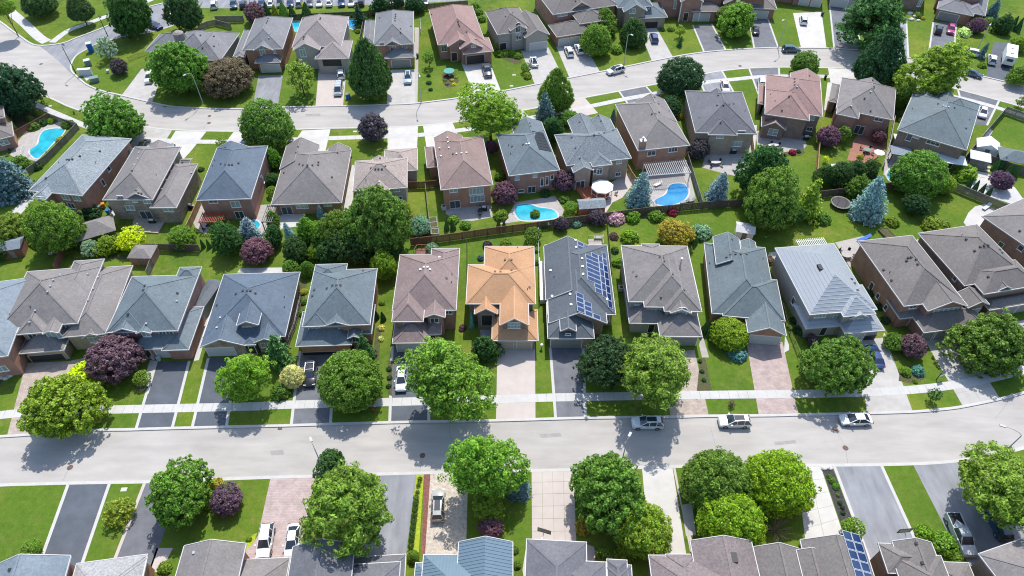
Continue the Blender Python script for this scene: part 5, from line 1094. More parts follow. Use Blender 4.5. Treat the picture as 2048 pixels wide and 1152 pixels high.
# far row gardens
T('sparse', 599, 152, 66, 'bright', "fresh green young tree between the cracked drive and the pink drive", .95)
T('linden', 736, 136, 84, 'dark', "tall teardrop-shaped dark linden on the far row", 1.95)
T('purple', 507, 24, 46, 'purple', "purple tree behind the grey-roofed brick house by the car park")
for i, (x, y, w_p, c) in enumerate(((532, 18, 20, 'dark'), (549, 20, 18, 'olive'), (566, 20, 24, 'mid'), (583, 22, 18, 'dark'), (612, 22, 26, 'dark'))): T('thuja', x, y, w_p, c, ("first", "second", "third", "fourth", "fifth")[i] + " clipped evergreen from the purple tree along the car park hedge", 1.3)
T('bush', 603, 10, 16, 'yellow', "yellow shrub among the evergreens by the car park")
T('pine', 716, 26, 34, 'pinedk', "ragged dark pine left of the grey-roofed house with the stucco gable", 1.4)
for x, y, w_p, t in ((762, 8, 44, "leftmost of the dark trees behind the stucco-gabled house"), (795, 4, 40, "middle of the dark trees behind the stucco-gabled house"), (830, 8, 38, "rightmost of the dark trees behind the stucco-gabled house")): T('maple', x, y, w_p, 'deep', t)
for i, (x, y) in enumerate(((720, 42), (718, 52), (716, 62))): T('bush', x, y, 14, 'bright', ("upper", "middle", "lower")[i] + " shrub in the side border beside the round blue pool")
T('sparse', 857, 113, 26, 'mid', "small tree on the lawn left of the round flower bed", stem=.9)
T('bush', 857, 151, 9, 'deep', "tiny dark shrub, upper of three in a line on the lawn by the lamp post")
T('bush', 858, 165, 12, 'dark', "little dark shrub, middle of three in a line on the lawn by the lamp post")
T('bush', 861, 179, 9, 'deep', "tiny dark shrub, lowest of three in a line on the lawn by the lamp post")
for i, (x, y) in enumerate(((950, 12), (957, 24), (962, 38))): T('bush', x, y, 20, 'mid', ("top", "middle", "bottom")[i] + " shrub in the strip between the brown roof and the greige house")
T('ball', 995, 94, 15, 'mid', "small clipped shrub by the red front door of the greige house")
for i, (x, y) in enumerate(((1000, 107), (1012, 106), (1024, 106), (1036, 110))): T('bush', x, y, 20, 'bright', ("leftmost", "second", "third", "rightmost")[i] + " mound of the clipped hedge in front of the greige house")
T('ball', 1052, 136, 21, 'mid', "clipped ball shrub beside the white car's concrete drive")
T('bush', 1055, 151, 20, 'olive', "low shrub under the clipped ball by the concrete drive")
T('maple', 1210, 40, 60, 'mid', "upper left of the street trees hiding the blue-grey roofed house")
T('dense', 1193, 80, 62, 'mid', "pale-leaved round tree right of the two white SUVs", 1.15)
T('linden', 1268, 62, 60, 'dark', "dense dark tree behind the tall lamp post on the far row", 1.15)
T('bush', 1233, 97, 28, 'bright', "bright shrub between the street trees near the lamp post")
T('purple', 1163, 70, 14, 'purple', "small purple shrub at the corner of the twin brick garage")
T('linden', 1112, 178, 74, 'mid', "tall egg-shaped tree beside the crescent, spruce at its foot", 1.7)
T('spruce', 1090, 217, 52, 'bluedark', "dark blue spruce in front of the egg-shaped street tree", 1.5)
T('locust', 980, 222, 118, 'olive', "spreading locust tree above the mauve-brown and slate roofs")
T('purple', 743, 254, 62, 'plum', "nearly black purple tree standing on the crescent verge", 1.05)
T('dense', 530, 247, 110, 'mid', "large round linden beside the blue car on the crescent")
T('dense', 1362, 153, 92, 'deep', "round dark tree on the crescent verge, white sedan beside it", 1.0)
T('maple', 1481, 37, 80, 'bright', "yellow-green round tree on the lawn between two asphalt drives", .85)
T('maple', 1453, 30, 40, 'mid', "smaller green tree hugging the yellow-green round tree")
T('sparse', 1362, 60, 22, 'olive', "thin ornamental tree on the lawn in front of the columned porch")
T('pine', 1361, 82, 14, 'dark', "knee-high conifer on the lawn left of the grey drive", 1.5)
T('bush', 1342, 57, 16, 'bright', "lime shrub in the bed before the columned porch")
T('bush', 1325, 60, 9, 'dark', "small dark shrub left of the lime one near the porch")
T('maple', 1611, 127, 52, 'mid', "round green street tree directly above the rosy-brown roof")
T('locust', 1752, 30, 142, 'dark', "very large spreading locust at the top right", .75, stem=.3)
T('linden', 1768, 120, 94, 'deep', "pyramid-shaped dark tree on the crescent verge at the right", 1.6)
T('locust', 1879, 134, 126, 'olive', "wide feathery locust over the crescent, white cars beyond it", .8)
T('purple', 1955, 50, 35, 'purple', "purple tree beside the magenta car's drive")
T('bush', 1930, 64, 28, 'cream', "pale variegated shrub left of the purple tree at the top right")
T('bush', 1941, 44, 20, 'bright', "bright shrub behind the purple tree at the top right")
T('spruce', 1990, 16, 30, 'bluedark', "blue spruce at the top edge behind the purple tree")
T('maple', 2010, 48, 42, 'dark', "dark tree between the purple tree and the camper trailer")
T('bush', 1978, 42, 24, 'mid', "soft green shrub under the blue spruce at the top right")
for i, (x, y) in enumerate(((2030, 45), (2040, 50))): T('thuja', x, y, 14, 'deep', ("left", "right")[i] + " dark cedar of the pair at the top right edge")
T('sparse', 1937, 112, 24, 'dark', "dark leafy sapling in the island beside the hidden white cars")
T('spruce', 1969, 100, 18, 'bluedark', "narrow blue spruce in front of the hidden white cars", 1.9)
T('sparse', 1930, 98, 14, 'yellow', "small yellow-leaved tree beside the narrow blue spruce")
T('bush', 1965, 130, 18, 'bright', "bright shrub at the kerb near the white pickup-side drive")
T('maple', 2040, 150, 46, 'mid', "green tree at the right edge below the camper trailer")
T('maple', 2042, 88, 34, 'olive', "olive tree at the right edge beside the camper trailer")
T('sparse', 2044, 202, 20, 'mid', "small tree at the right edge on the crescent verge")
T('bush', 1836, 30, 18, 'mid', "low shrub in the stone garden at the top edge"); T('bush', 1846, 36, 10, 'gold', "golden shrub in the stone garden at the top edge")
# gardens between the rows
T('purple', 984, 293, 30, 'copper', "reddish tree squeezed between the mauve roof and slate roof")
T('purple', 1009, 384, 54, 'purple', "purple tree beside the bank of white windows, left of the pool")
T('purple', 1125, 361, 50, 'purple', "purple tree between the bean-shaped pool and the orange deck")
T('bush', 1000, 352, 26, 'mid', "green shrub behind the purple tree beside the slate-roofed house")
T('bush', 1128, 398, 22, 'mid', "green shrub at the foot of the purple tree by the orange deck")
T('bush', 1090, 386, 22, 'dark', "low dark shrub against the wall behind the bean-shaped pool")
T('spruce', 1283, 374, 58, 'blue', "blue spruce left of the deep blue kidney pool", 1.35)
T('ball', 1141, 415, 27, 'bright', "clipped lime ball shrub between the pool and the orange deck")
T('spruce', 1441, 371, 54, 'blue', "pale blue spruce below the curved stone patio", 1.4)
T('purple', 1397, 297, 46, 'plum', "dark purple tree at the corner of the white pergola")
T('purple', 1655, 271, 50, 'purple', "purple tree on the fence line left of the red terrace")
T('sparse', 1688, 266, 32, 'mid', "light green tree against the red brick wall above the terrace")
T('purple', 1761, 272, 34, 'copper', "copper-leaved small tree at the right end of the red terrace")
T('maple', 1533, 350, 104, 'dark', "big dark tree on the lawn below the curved patio", 1.1)
T('maple', 1547, 395, 104, 'mid', "brighter tree in front of the big dark one, above the garden shed", 1.1)
T('pine', 1624, 392, 72, 'olive', "olive pine-like tree beside the trampoline")
T('maple', 1583, 425, 44, 'dark', "dark tree tucked under the olive pine left of the trampoline")
T('bush', 1645, 436, 34, 'mid', "green shrub at the lawn edge below the olive pine")
for i, (x, y, w_p) in enumerate(((1652, 352, 44), (1682, 348, 46), (1712, 346, 44), (1738, 342, 40))): T('maple', x, y, w_p, 'dark', ("first", "second", "third", "fourth")[i] + " from the left of the dark trees screening the red terrace", 1.0)
T('maple', 1722, 372, 56, 'mid', "mid green tree directly behind the large blue spruce")
T('spruce', 1746, 393, 80, 'blue', "large blue spruce right of the trampoline", 1.25)
T('dense', 1838, 346, 104, 'mid', "large round maple beside the small round pool")
T('maple', 1886, 366, 46, 'olive', "olive tree on the right flank of the large round maple")
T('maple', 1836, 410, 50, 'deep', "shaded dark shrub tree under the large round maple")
T('bush', 1933, 345, 48, 'olive', "broad olive shrub beside the stepping stones at the right")
T('purple', 2006, 361, 44, 'purple', "purple tree in the paved garden near the right edge")
for i, (x, y) in enumerate(((1941, 366), (1953, 372), (1966, 378), (1979, 385))): T('thuja', x, y, 13, 'deep', ("first", "second", "third", "fourth")[i] + " dark cone from the left along the fence of the paved garden", 2.0)
for i, (x, y) in enumerate(((1994, 330), (2006, 326), (2021, 338), (2034, 342))): T('thuja', x, y, 14, 'dark', ("first", "second", "third", "fourth")[i] + " dark cone from the left beside the garden pavilion", 1.9)
T('bush', 1664, 235 + 130, 12, 'bright', "tiny bright shrub by the stone path near the round seating stones")
T('sparse', 1653, 318, 14, 'yellow', "small yellow topiary beside the purple tree and white stones")
T('bush', 1585, 304, 17, 'red', "red-leaved shrub at the edge of the curved patio bed")
T('bush', 1568, 309, 12, 'bright', "lime shrub beside the red-leaved one at the patio edge")
T('bush', 1597, 302, 11, 'dark', "small dark shrub right of the red-leaved one at the patio edge")
T('bush', 1721, 313, 15, 'gold', "yellow-green shrub on the red terrace")
T('bush', 1803, 240, 14, 'cream', "pale shrub in the side passage left of the grey-green roof")
T('maple', 1803, 190, 44, 'mid', "green tree in the gap between the mid-grey roof and grey-green roof", 1.3)
T('bush', 1357, 232, 20, 'gold', "yellow-green shrub between the taupe roof and dark grey roof")
T('maple', 1340, 215, 50, 'deep', "shaded tree right of the taupe roof with the chimney", .8)
T('thuja', 1227, 232, 15, 'bluedark', "narrow blue conifer on the lawn right of the mottled roof", 2.0)
T('maple', 1108, 262, 50, 'dark', "dark green tree between the slate roof and the mottled roof", 1.0)
T('maple', 1140, 235, 40, 'mid', "bright leafy tree at the front corner of the mottled roof", .8)
T('bush', 778 - 130, 0 + 398, 0.1 + 10, 'dark', "little shrub under the windows of the wide bungalow")
T('bush', 906, 438, 25, 'olive', "round olive shrub below the paved patio with the bank of windows")
for i, (x, y) in enumerate(((893, 450), (905, 449))): T('thuja', x, y, 13, 'dark', ("left", "right")[i] + " dark cedar cone against the long fence under the brown patio", 2.0)
T('bush', 931, 450, 24, 'mid', "shrub right of the two dark cones by the long fence")
T('bush', 1002, 430, 30, 'bright', "bright shrub at the left end of the bean-shaped pool")
for i, (x, y) in enumerate(((997, 448), (1008, 449))): T('thuja', x, y, 11, 'dark', ("left", "right")[i] + " dark cone under the bright shrub by the pool fence", 2.0)
T('maple', 546, 315, 36, 'mid', "upper green tree in the gap right of the navy-slate roof", 1.1)
T('maple', 545, 358, 27, 'dark', "lower bluish tree in the gap right of the navy-slate roof")
T('ball', 544, 383, 24, 'bright', "bright ball shrub in the gap left of the wide bungalow")
T('bush', 695, 315 - 2, 16, 'purple', "small purple shrub at the corner of the wide taupe roof")
T('sparse', 443, 284, 24, 'bright', "small bright tree at the ridge end of the navy-slate roof")
T('bush', 402, 338, 14, 'dark', "dark shrub at the corner of the lower side roof on the left")
T('ball', 1066, 470, 34, 'mid', "dense rounded tree on the lawn between orange roof and solar roof")
T('bush', 1012, 487, 24, 'bright', "bright lime shrub behind the orange roof")
T('bush', 975, 490, 22, 'plum', "dull purple shrub behind the orange roof's left corner")
T('bush', 962, 515, 16, 'bluedark', "bluish shrub along the left flank of the orange roof")
T('bush', 865, 497, 30, 'silver', "silvery shrub behind the mauve roof and its small balcony")
T('bush', 1073, 500, 14, 'bright', "lime shrub in the gap right of the orange roof, upper")
T('bush', 1073, 525, 14, 'mid', "green shrub in the gap right of the orange roof, lower")
T('purple', 1122, 447, 31, 'plum', "round purple shrub in the fence border below the bean-shaped pool")
T('bush', 1153, 447, 22, 'silver', "silvery green shrub in the fence border left of the dark purple tree")
T('bush', 1088, 450, 18, 'dark', "dark shrub in the fence border beside the bird bath")
T('bush', 1080, 462 - 12, 12, 'olive', "small olive shrub in the fence border, leftmost")
T('purple', 1196, 434, 36, 'plum', "dark purple tree against the long fence near the pink blossom")
T('bush', 1232, 434, 40, 'pinkw', "shrub covered in pale pink blossom on the long fence")
T('bush', 1264, 432, 34, 'bright', "bright green shrub right of the pink blossom")
T('bush', 1312, 431, 34, 'mid', "low green shrub on the long fence left of the crimson one")
T('bush', 1345, 424, 22, 'red', "crimson shrub on the long fence below the deep blue pool")
T('bush', 1070, 424 + 3, 22, 'mid', "small tree leaning over the near rim of the bean-shaped pool")
T('maple', 1348, 463, 70, 'gold', "orange-tinged golden maple in the lawn behind the taupe roof", .75)
T('bush', 1402, 462, 46, 'silver', "soft silver-green shrub right of the golden maple")
for i, (x, y) in enumerate(((1383, 470), (1391, 476))): T('thuja', x, y, 13, 'dark', ("left", "right")[i] + " dark cone between the golden maple and silver shrub", 2.4)
T('bush', 1259, 474, 40, 'olive', "olive mound on the lawn left of the golden maple")
T('bush', 1228, 472, 20, 'brown', "brownish narrow shrub beside the chain-link fence")
T('bush', 1230, 500, 18, 'dark', "dark shrub on the fence line right of the solar roof")
T('bush', 1236, 524, 26, 'bright', "bright shrub on the fence line left of the stepped taupe roof")
T('bush', 1272, 491, 14, 'gold', "yellow shrub at the back corner of the stepped taupe roof")
T('bush', 1786, 443, 28, 'bright', "bright shrub at the foot of the large blue spruce")
T('bush', 1868, 450, 44, 'olive', "round olive shrub on the lawn behind the grey-brown roofs")
T('bush', 1888, 452, 30, 'bright', "lime shrub right of the round olive one on the lawn")
T('bush', 1538, 520, 24, 'brown', "brown-green shrub left of the metal-tiled roof")
# left and centre back gardens
T('maple', 108, 452, 96, 'mid', "large green tree behind the mottled roof at the left", 1.0)
T('maple', 24, 452, 70, 'bright', "bright green tree at the left edge above the small shed")
T('maple', -8, 500, 44, 'dark', "dark round tree cut by the left edge beside the small shed")
T('bush', 82, 420, 30, 'dark', "dark spiky shrub at the left corner of the mottled-roof house")
T('bush', 60, 440, 28, 'bright', "bright shrub between the two left garden trees")
T('bush', 90, 487, 34, 'white', "white-flowering shrub below the large green tree at the left", 1.1); T('bush', 104, 499, 22, 'white', "smaller white-flowering shrub beside the brown fence")
T('maple', 259, 479, 57, 'yellow', "bright yellow round tree beside the wooden deck", .8)
T('maple', 217, 487, 50, 'olive', "olive shrub tree left of the yellow round tree", .8)
T('maple', 180, 493, 44, 'silver', "grey-green shrub tree at the foot of the grey-roofed garden shelter", .8)
T('maple', 362, 472, 52, 'bright', "fresh green round tree on the lawn right of the wooden deck", .85)
T('bush', 168, 450, 22, 'copper', "thin reddish shrub left of the garden shelter roof"); T('bush', 180, 425, 40, 'deep', "dark shrub against the back wall of the mottled-roof house")
T('bush', 388, 462, 18, 'bright', "bright shrub right of the fresh green round tree")
for i, (x, y) in enumerate(((404, 487), (416, 487), (427, 490))): T('thuja', x, y, 11, 'dark', ("left", "middle", "right")[i] + " little dark cone on the lawn below the red pergola", 2.0)
T('maple', 452, 478, 60, 'dark', "dark green tree below the small red pergola", 1.1)
T('spruce', 496, 456, 56, 'blue', "pale blue spruce over the sliver of turquoise pool", 1.0)
T('purple', 513, 500, 62, 'copper', "wine-red tree below the pale blue spruce", .8)
T('spruce', 577, 466, 32, 'blue', "tall narrow blue spruce below the grey slatted pergola", 1.9)
T('spruce', 640, 421, 23, 'blue', "small silver-blue spruce under the bungalow windows", 1.3)
T('bush', 622, 415, 14, 'mid', "round shrub left of the small silver-blue spruce")
T('maple', 614, 462, 54, 'bright', "bright green tree right of the narrow blue spruce", 1.2)
T('maple', 550, 470, 42, 'dark', "dark tree in the gap left of the narrow blue spruce", 1.0)
T('maple', 673, 460, 70, 'mid', "mid green tree left of the biggest tree in the middle", 1.1)
T('maple', 752, 440, 128, 'mid', "biggest tree in the middle, in front of the small tan roof", 1.05)
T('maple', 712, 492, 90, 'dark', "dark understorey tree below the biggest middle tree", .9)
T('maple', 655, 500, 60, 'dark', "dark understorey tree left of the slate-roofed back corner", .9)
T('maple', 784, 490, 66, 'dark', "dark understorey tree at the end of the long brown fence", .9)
T('maple', 802, 420, 40, 'olive', "pale olive tree behind the brown fence right of the biggest tree", 1.0)
T('bush', 818, 432, 16, 'red', "red shrub beside the pale olive tree")
T('maple', 840, 450, 48, 'silver', "grey-green round tree by the raised garden boxes", .9)
T('maple', 628, 505, 38, 'olive', "olive shrub tree beside the clipped green column", .9)
T('linden', 613, 536, 32, 'mid', "clipped green column at the corner of the bungalow with a dormer", 1.5)
T('maple', 590, 498, 46, 'dark', "dark tree below the narrow blue spruce", 1.0)
T('maple', 642, 470, 50, 'mid', "mid green tree between the bright one and the mid green mass", 1.1)
T('maple', 706, 446, 62, 'mid', "green tree touching the left side of the biggest middle tree", 1.1)
T('maple', 545, 436, 30, 'mid', "small green tree right of the pale blue spruce", 1.0)
T('ball', 581, 535, 32, 'mid', "clipped dome shrub at the back of the bungalow with a dormer")
T('maple', 768, 530, 54, 'olive', "olive tree left of the mauve roof's back corner", 1.0)
for i, (x, y, c) in enumerate(((606, 583, 'gold'), (606, 602, 'mid'), (603, 625, 'mid'))): T('bush', x, y, 18, c, ("upper yellow-flecked", "middle", "lower")[i] + " shrub in the side bed left of the slate-roofed brick house")
for i, (x, y) in enumerate(((752, 628), (765, 632))): T('thuja', x, y, 13, 'deep', ("left", "right")[i] + " dark cone beside the orange brick side wall", 1.9)
T('bush', 763, 655, 16, 'cream', "cream shrub beside the orange brick wall, upper"); T('bush', 762, 677, 14, 'cream', "cream shrub beside the orange brick wall, lower"); T('bush', 764, 605, 14, 'bright', "bright shrub beside the orange brick wall by the teal ladder")
# front gardens on the main street, far side
T('maple', 110, 808, 158, 'olive', "olive-green tree overhanging the kerb at the left", .85)
T('bush', 166, 755, 78, 'yellow', "bright yellow shrub behind the olive-green kerb tree")
T('purple', 226, 712, 108, 'purple', "wide purple tree in front of the slate-blue roofed brick house", .85)
T('ball', 284, 757, 34, 'bright', "clipped lime ball shrub left of the dark drive with white edges")
T('ball', 33, 713, 23, 'bright', "green ball shrub at the corner of the left-edge house")
for i, (x, y) in enumerate(((4, 742), (14, 738))): T('bush', x, y, 14, 'mid', ("first", "second")[i] + " low shrub in the kerbed bed at the left edge")
T('locust', 490, 748, 112, 'olive', "olive feathery tree in front of the bungalow with a dormer", .95)
T('pine', 553, 697, 68, 'dark', "dark drooping conifer beside the cream-variegated shrub", 1.2)
T('linden', 583, 750, 50, 'cream', "cream-variegated tall shrub left of the black SUV", 1.2)
T('bush', 560, 782, 42, 'mid', "green shrub at the foot of the cream-variegated one")
T('dense', 701, 757, 130, 'mid', "round densely leaved maple beside the black SUV", .95)
T('pine', 728, 690, 44, 'dark', "dark pointed conifer rising behind the round dense maple", 1.7)
T('locust', 888, 747, 180, 'bright', "largest locust tree, in front of the mauve-roofed house", .85)
T('maple', 968, 692, 62, 'dark', "dark tree wedged between the large locust and the orange garage", .95)
T('thuja', 943, 640, 13, 'teal', "thin blue-green cypress beside the orange house's porch", 3.2)
T('bush', 925, 655, 18, 'copper', "reddish shrub left of the thin cypress"); T('bush', 962, 770, 20, 'copper', "dull red shrub at the base of the large locust")
T('maple', 1216, 719, 112, 'deep', "dark dense maple at the end of the solar house's drive", .95)
T('locust', 1313, 738, 164, 'bright', "bright lime locust shading the parked white crossover", .9)
T('dense', 1459, 665, 76, 'lime', "yellow-green mop-headed tree by the pink paved drive", .8)
T('bush', 1477, 706, 38, 'teal', "blue-green low shrub under the yellow-green mop-headed tree")
for i, (x, y, w_p) in enumerate(((1412, 652, 16), (1424, 660, 18), (1404, 660, 12))): T('thuja', x, y, w_p, 'dark', ("middle", "right", "left")[i] + " dark cedar of three beside the yellow-green mop-headed tree", 2.2)
for i, (x, y) in enumerate(((1400, 722), (1404, 742), (1408, 760))): T('bush', x, y, 10, 'dark', ("top", "middle", "bottom")[i] + " small shrub of the strip along the beige paver drive")
T('maple', 1682, 728, 142, 'mid', "full green maple in front of the metal-tiled roof house", .9)
T('purple', 1626, 680, 27, 'plum', "small purple tree beside the full green maple")
T('bush', 1600, 660, 26, 'dark', "dark shrub against the wall of the metal-tiled roof house"); T('bush', 1580, 655, 14, 'bright', "bright shrub in the passage right of the brick-gabled bungalow")
T('purple', 1826, 690, 54, 'purple', "magenta-purple tree in front of the arched front window")
T('maple', 1788, 682, 42, 'mid', "green round shrub tree right of the blue car", .8)
T('bush', 1812, 742, 26, 'bright', "green shrub in the island bed on the lawn by the estate sign"); T('bush', 1837, 741, 28, 'teal', "blue dwarf spruce shrub in the island bed by the estate sign")
T('bush', 1831, 762, 12, 'bright', "small lime shrub at the near end of the island bed")
T('sparse', 1870, 788, 26, 'dark', "young staked tree on the verge beside the concrete slab drive", stem=.9)
T('sparse', 1463, 806, 14, 'brown', "bare newly planted sapling on the verge")
T('maple', 2002, 683, 150, 'mid', "very large maple at the right edge of the main street row", .85)
for i, (x, y) in enumerate(((1935, 640), (1926, 650))): T('bush', x, y, 14, 'mid', ("upper", "lower")[i] + " small shrub beside the two grey garage doors")
for i, (x, y) in enumerate(((778, 738), (779, 755), (777, 772))): T('bush', x, y, 12, 'dark', ("top", "middle", "bottom")[i] + " dark shrub along the drive with the covered white car")
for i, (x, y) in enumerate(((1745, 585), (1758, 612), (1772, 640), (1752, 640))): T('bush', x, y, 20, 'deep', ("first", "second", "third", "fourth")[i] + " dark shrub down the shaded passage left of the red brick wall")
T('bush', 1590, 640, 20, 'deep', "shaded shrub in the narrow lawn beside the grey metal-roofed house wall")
# near side of the main street
T('maple', 351, 994, 136, 'mid', "mid green maple beside the purple round tree on the near lawn", .95)
T('sparse', 236, 1024, 62, 'olive', "yellow-green shrubby tree in the narrow lawn between two dark drives", .8, stem=.1)
T('ball', 63, 1097, 39, 'bright', "clipped ball shrub at the bottom left corner lawn")
T('purple', 453, 1002, 66, 'purple', "purple lollipop tree on the near lawn", .9)
T('bush', 432, 967, 28, 'gold', "gold-edged shrub behind the purple lollipop tree"); T('bush', 414, 1005, 30, 'bright', "lime shrub between the maple and the purple lollipop tree")
for i, (x, y) in enumerate(((484, 1086), (498, 1078))): T('bush', x, y, 12, 'lime', ("left", "right")[i] + " low lime plant in the bed edging the pink paved drive")
T('bush', 484, 1100, 10, 'gold', "small orange-yellow plant by the stepped taupe roof")
T('locust', 693, 992, 200, 'bright', "broadest locust tree on the near side, over the grey drive", .85)
T('maple', 664, 926, 72, 'dark', "darker tree behind the broadest near locust, by the lamp", .9)
T('locust', 963, 926, 152, 'bright', "tall locust near the silver wagon", 1.0)
T('maple', 972, 1012, 70, 'olive', "lower shaded growth under the tall locust by the silver wagon", .9)
T('spruce', 1035, 966, 60, 'bluedark', "blue spruce at the left edge of the pink slab drive", 1.2)
T('purple', 981, 1054, 50, 'purple', "wine-purple shrub tree above the blue steel roof", .8)
T('maple', 1218, 968, 168, 'mid', "large leafy maple between the pink slab drive and the white drive", .95)
T('maple', 1286, 1056, 112, 'olive', "looser olive maple in front of the large leafy one", .85)
T('bush', 1168, 1052, 36, 'gold', "yellow-green shrub beside the pink slab drive")
T('bush', 1208, 1110, 38, 'bright', "bright shrub beside the charcoal roof at the bottom"); T('bush', 1246, 1112, 44, 'olive', "olive shrub right of the charcoal roof at the bottom")
T('dense', 1434, 958, 146, 'mid', "round deep green tree near the south kerb, white SUV beyond", .95)
T('maple', 1560, 962, 130, 'lime', "chartreuse maple beside the white concrete drive", .95)
T('dense', 1467, 1044, 136, 'lime', "brightest yellow-green tree just above the brown-grey roof", 1.05)
T('ball', 1706, 1057, 44, 'bright', "rounded shrub at the end of the dark mulch bed")
for i, (x, y, w_p) in enumerate(((1658, 952, 10), (1664, 960, 16), (1672, 972, 16), (1676, 990, 9), (1680, 1006, 10), (1685, 1015, 10), (1686, 1026, 10))): T('bush', x, y, w_p, 'mid' if i < 4 else 'deep', ("first", "second", "third", "fourth", "fifth", "sixth", "seventh")[i] + " plant from the street in the dark mulch bed")
T('thuja', 1605, 1090, 13, 'mid', "small upright evergreen at the foot of the white concrete drive", 1.4)
T('bush', 1850, 1065, 40, 'olive', "olive shrub at the near end of the grass strip by the worn drive"); T('bush', 1893, 1088, 52, 'bright', "bright shrub left of the grey pickup"); T('bush', 1912, 1112, 30, 'bright', "bright shrub against the bottom roof left of the grey pickup")
T('locust', 2012, 972, 182, 'bright', "wide locust over the dark SUV at the bottom right", .7)
T('ball', 840, 958, 10, 'dark', "clipped dark ball in the lime bed, nearest the street"); T('ball', 837, 970, 9, 'dark', "clipped dark ball in the lime bed, second from the street"); T('ball', 835, 984, 9, 'dark', "clipped dark ball in the lime bed, third from the street")
for i in range(9):
    t = i / 8; T('ball', 832.5 - 11 * t, 996 + 98 * t, 13, 'dark', ("first", "second", "third", "fourth", "fifth", "sixth", "seventh", "eighth", "ninth")[i] + " mound from the street of the clipped dark hedge in the lime bed", 1.2)
T('linden', 826, 1112, 26, 'bright', "bright upright shrub at the bottom end of the lime bed", 1.2)
for i, (x, y) in enumerate(((1030, 1100), (1034, 1130))): T('bush', x, y, 18, 'mid', ("upper", "lower")[i] + " shrub along the right edge of the blue steel roof")
T('bush', 328, 1135, 30, 'bright', "bright shrub at the bottom between the pale and taupe roofs")
for i, (x, y, c, t) in enumerate(((893, 152, 'red', "red flowers left of the teal-covered garden table"), (904, 160, 'gold', "golden flowers in the middle of the oval flower bed"), (894, 168, 'copper', "coppery plants at the near left of the oval flower bed"), (908, 168, 'yellow', "yellow flowers at the near right of the oval flower bed"), (890, 160, 'mid', "green plants on the left rim of the oval flower bed"), (912, 154, 'olive', "olive plants on the right rim of the oval flower bed"))): T('bush', x, y, 10, c, t, .5)
# bare brush pile by the white drive
x, y = G(1548, 1062); mb = MB(); rn = random.Random(9)
for k in range(46):
    a = rn.uniform(0, 6.28); l = rn.uniform(1.2, 2.6); q = (math.cos(a) * l * .8, math.sin(a) * l * .8, rn.uniform(.4, 2.0)); mb.tube((0, 0, .1), q, .035, .012, 4)
    for _ in range(3): b = a + rn.uniform(-.6, .6); mb.tube(q, (q[0] + math.cos(b) * .6, q[1] + math.sin(b) * .6, q[2] + rn.uniform(-.1, .5)), .012, .005, 3)
tag(mb.build("bare_shrub", m_twig, loc=(x, y, 0)), "leafless bare-branched shrub beside the white concrete drive", "shrub")
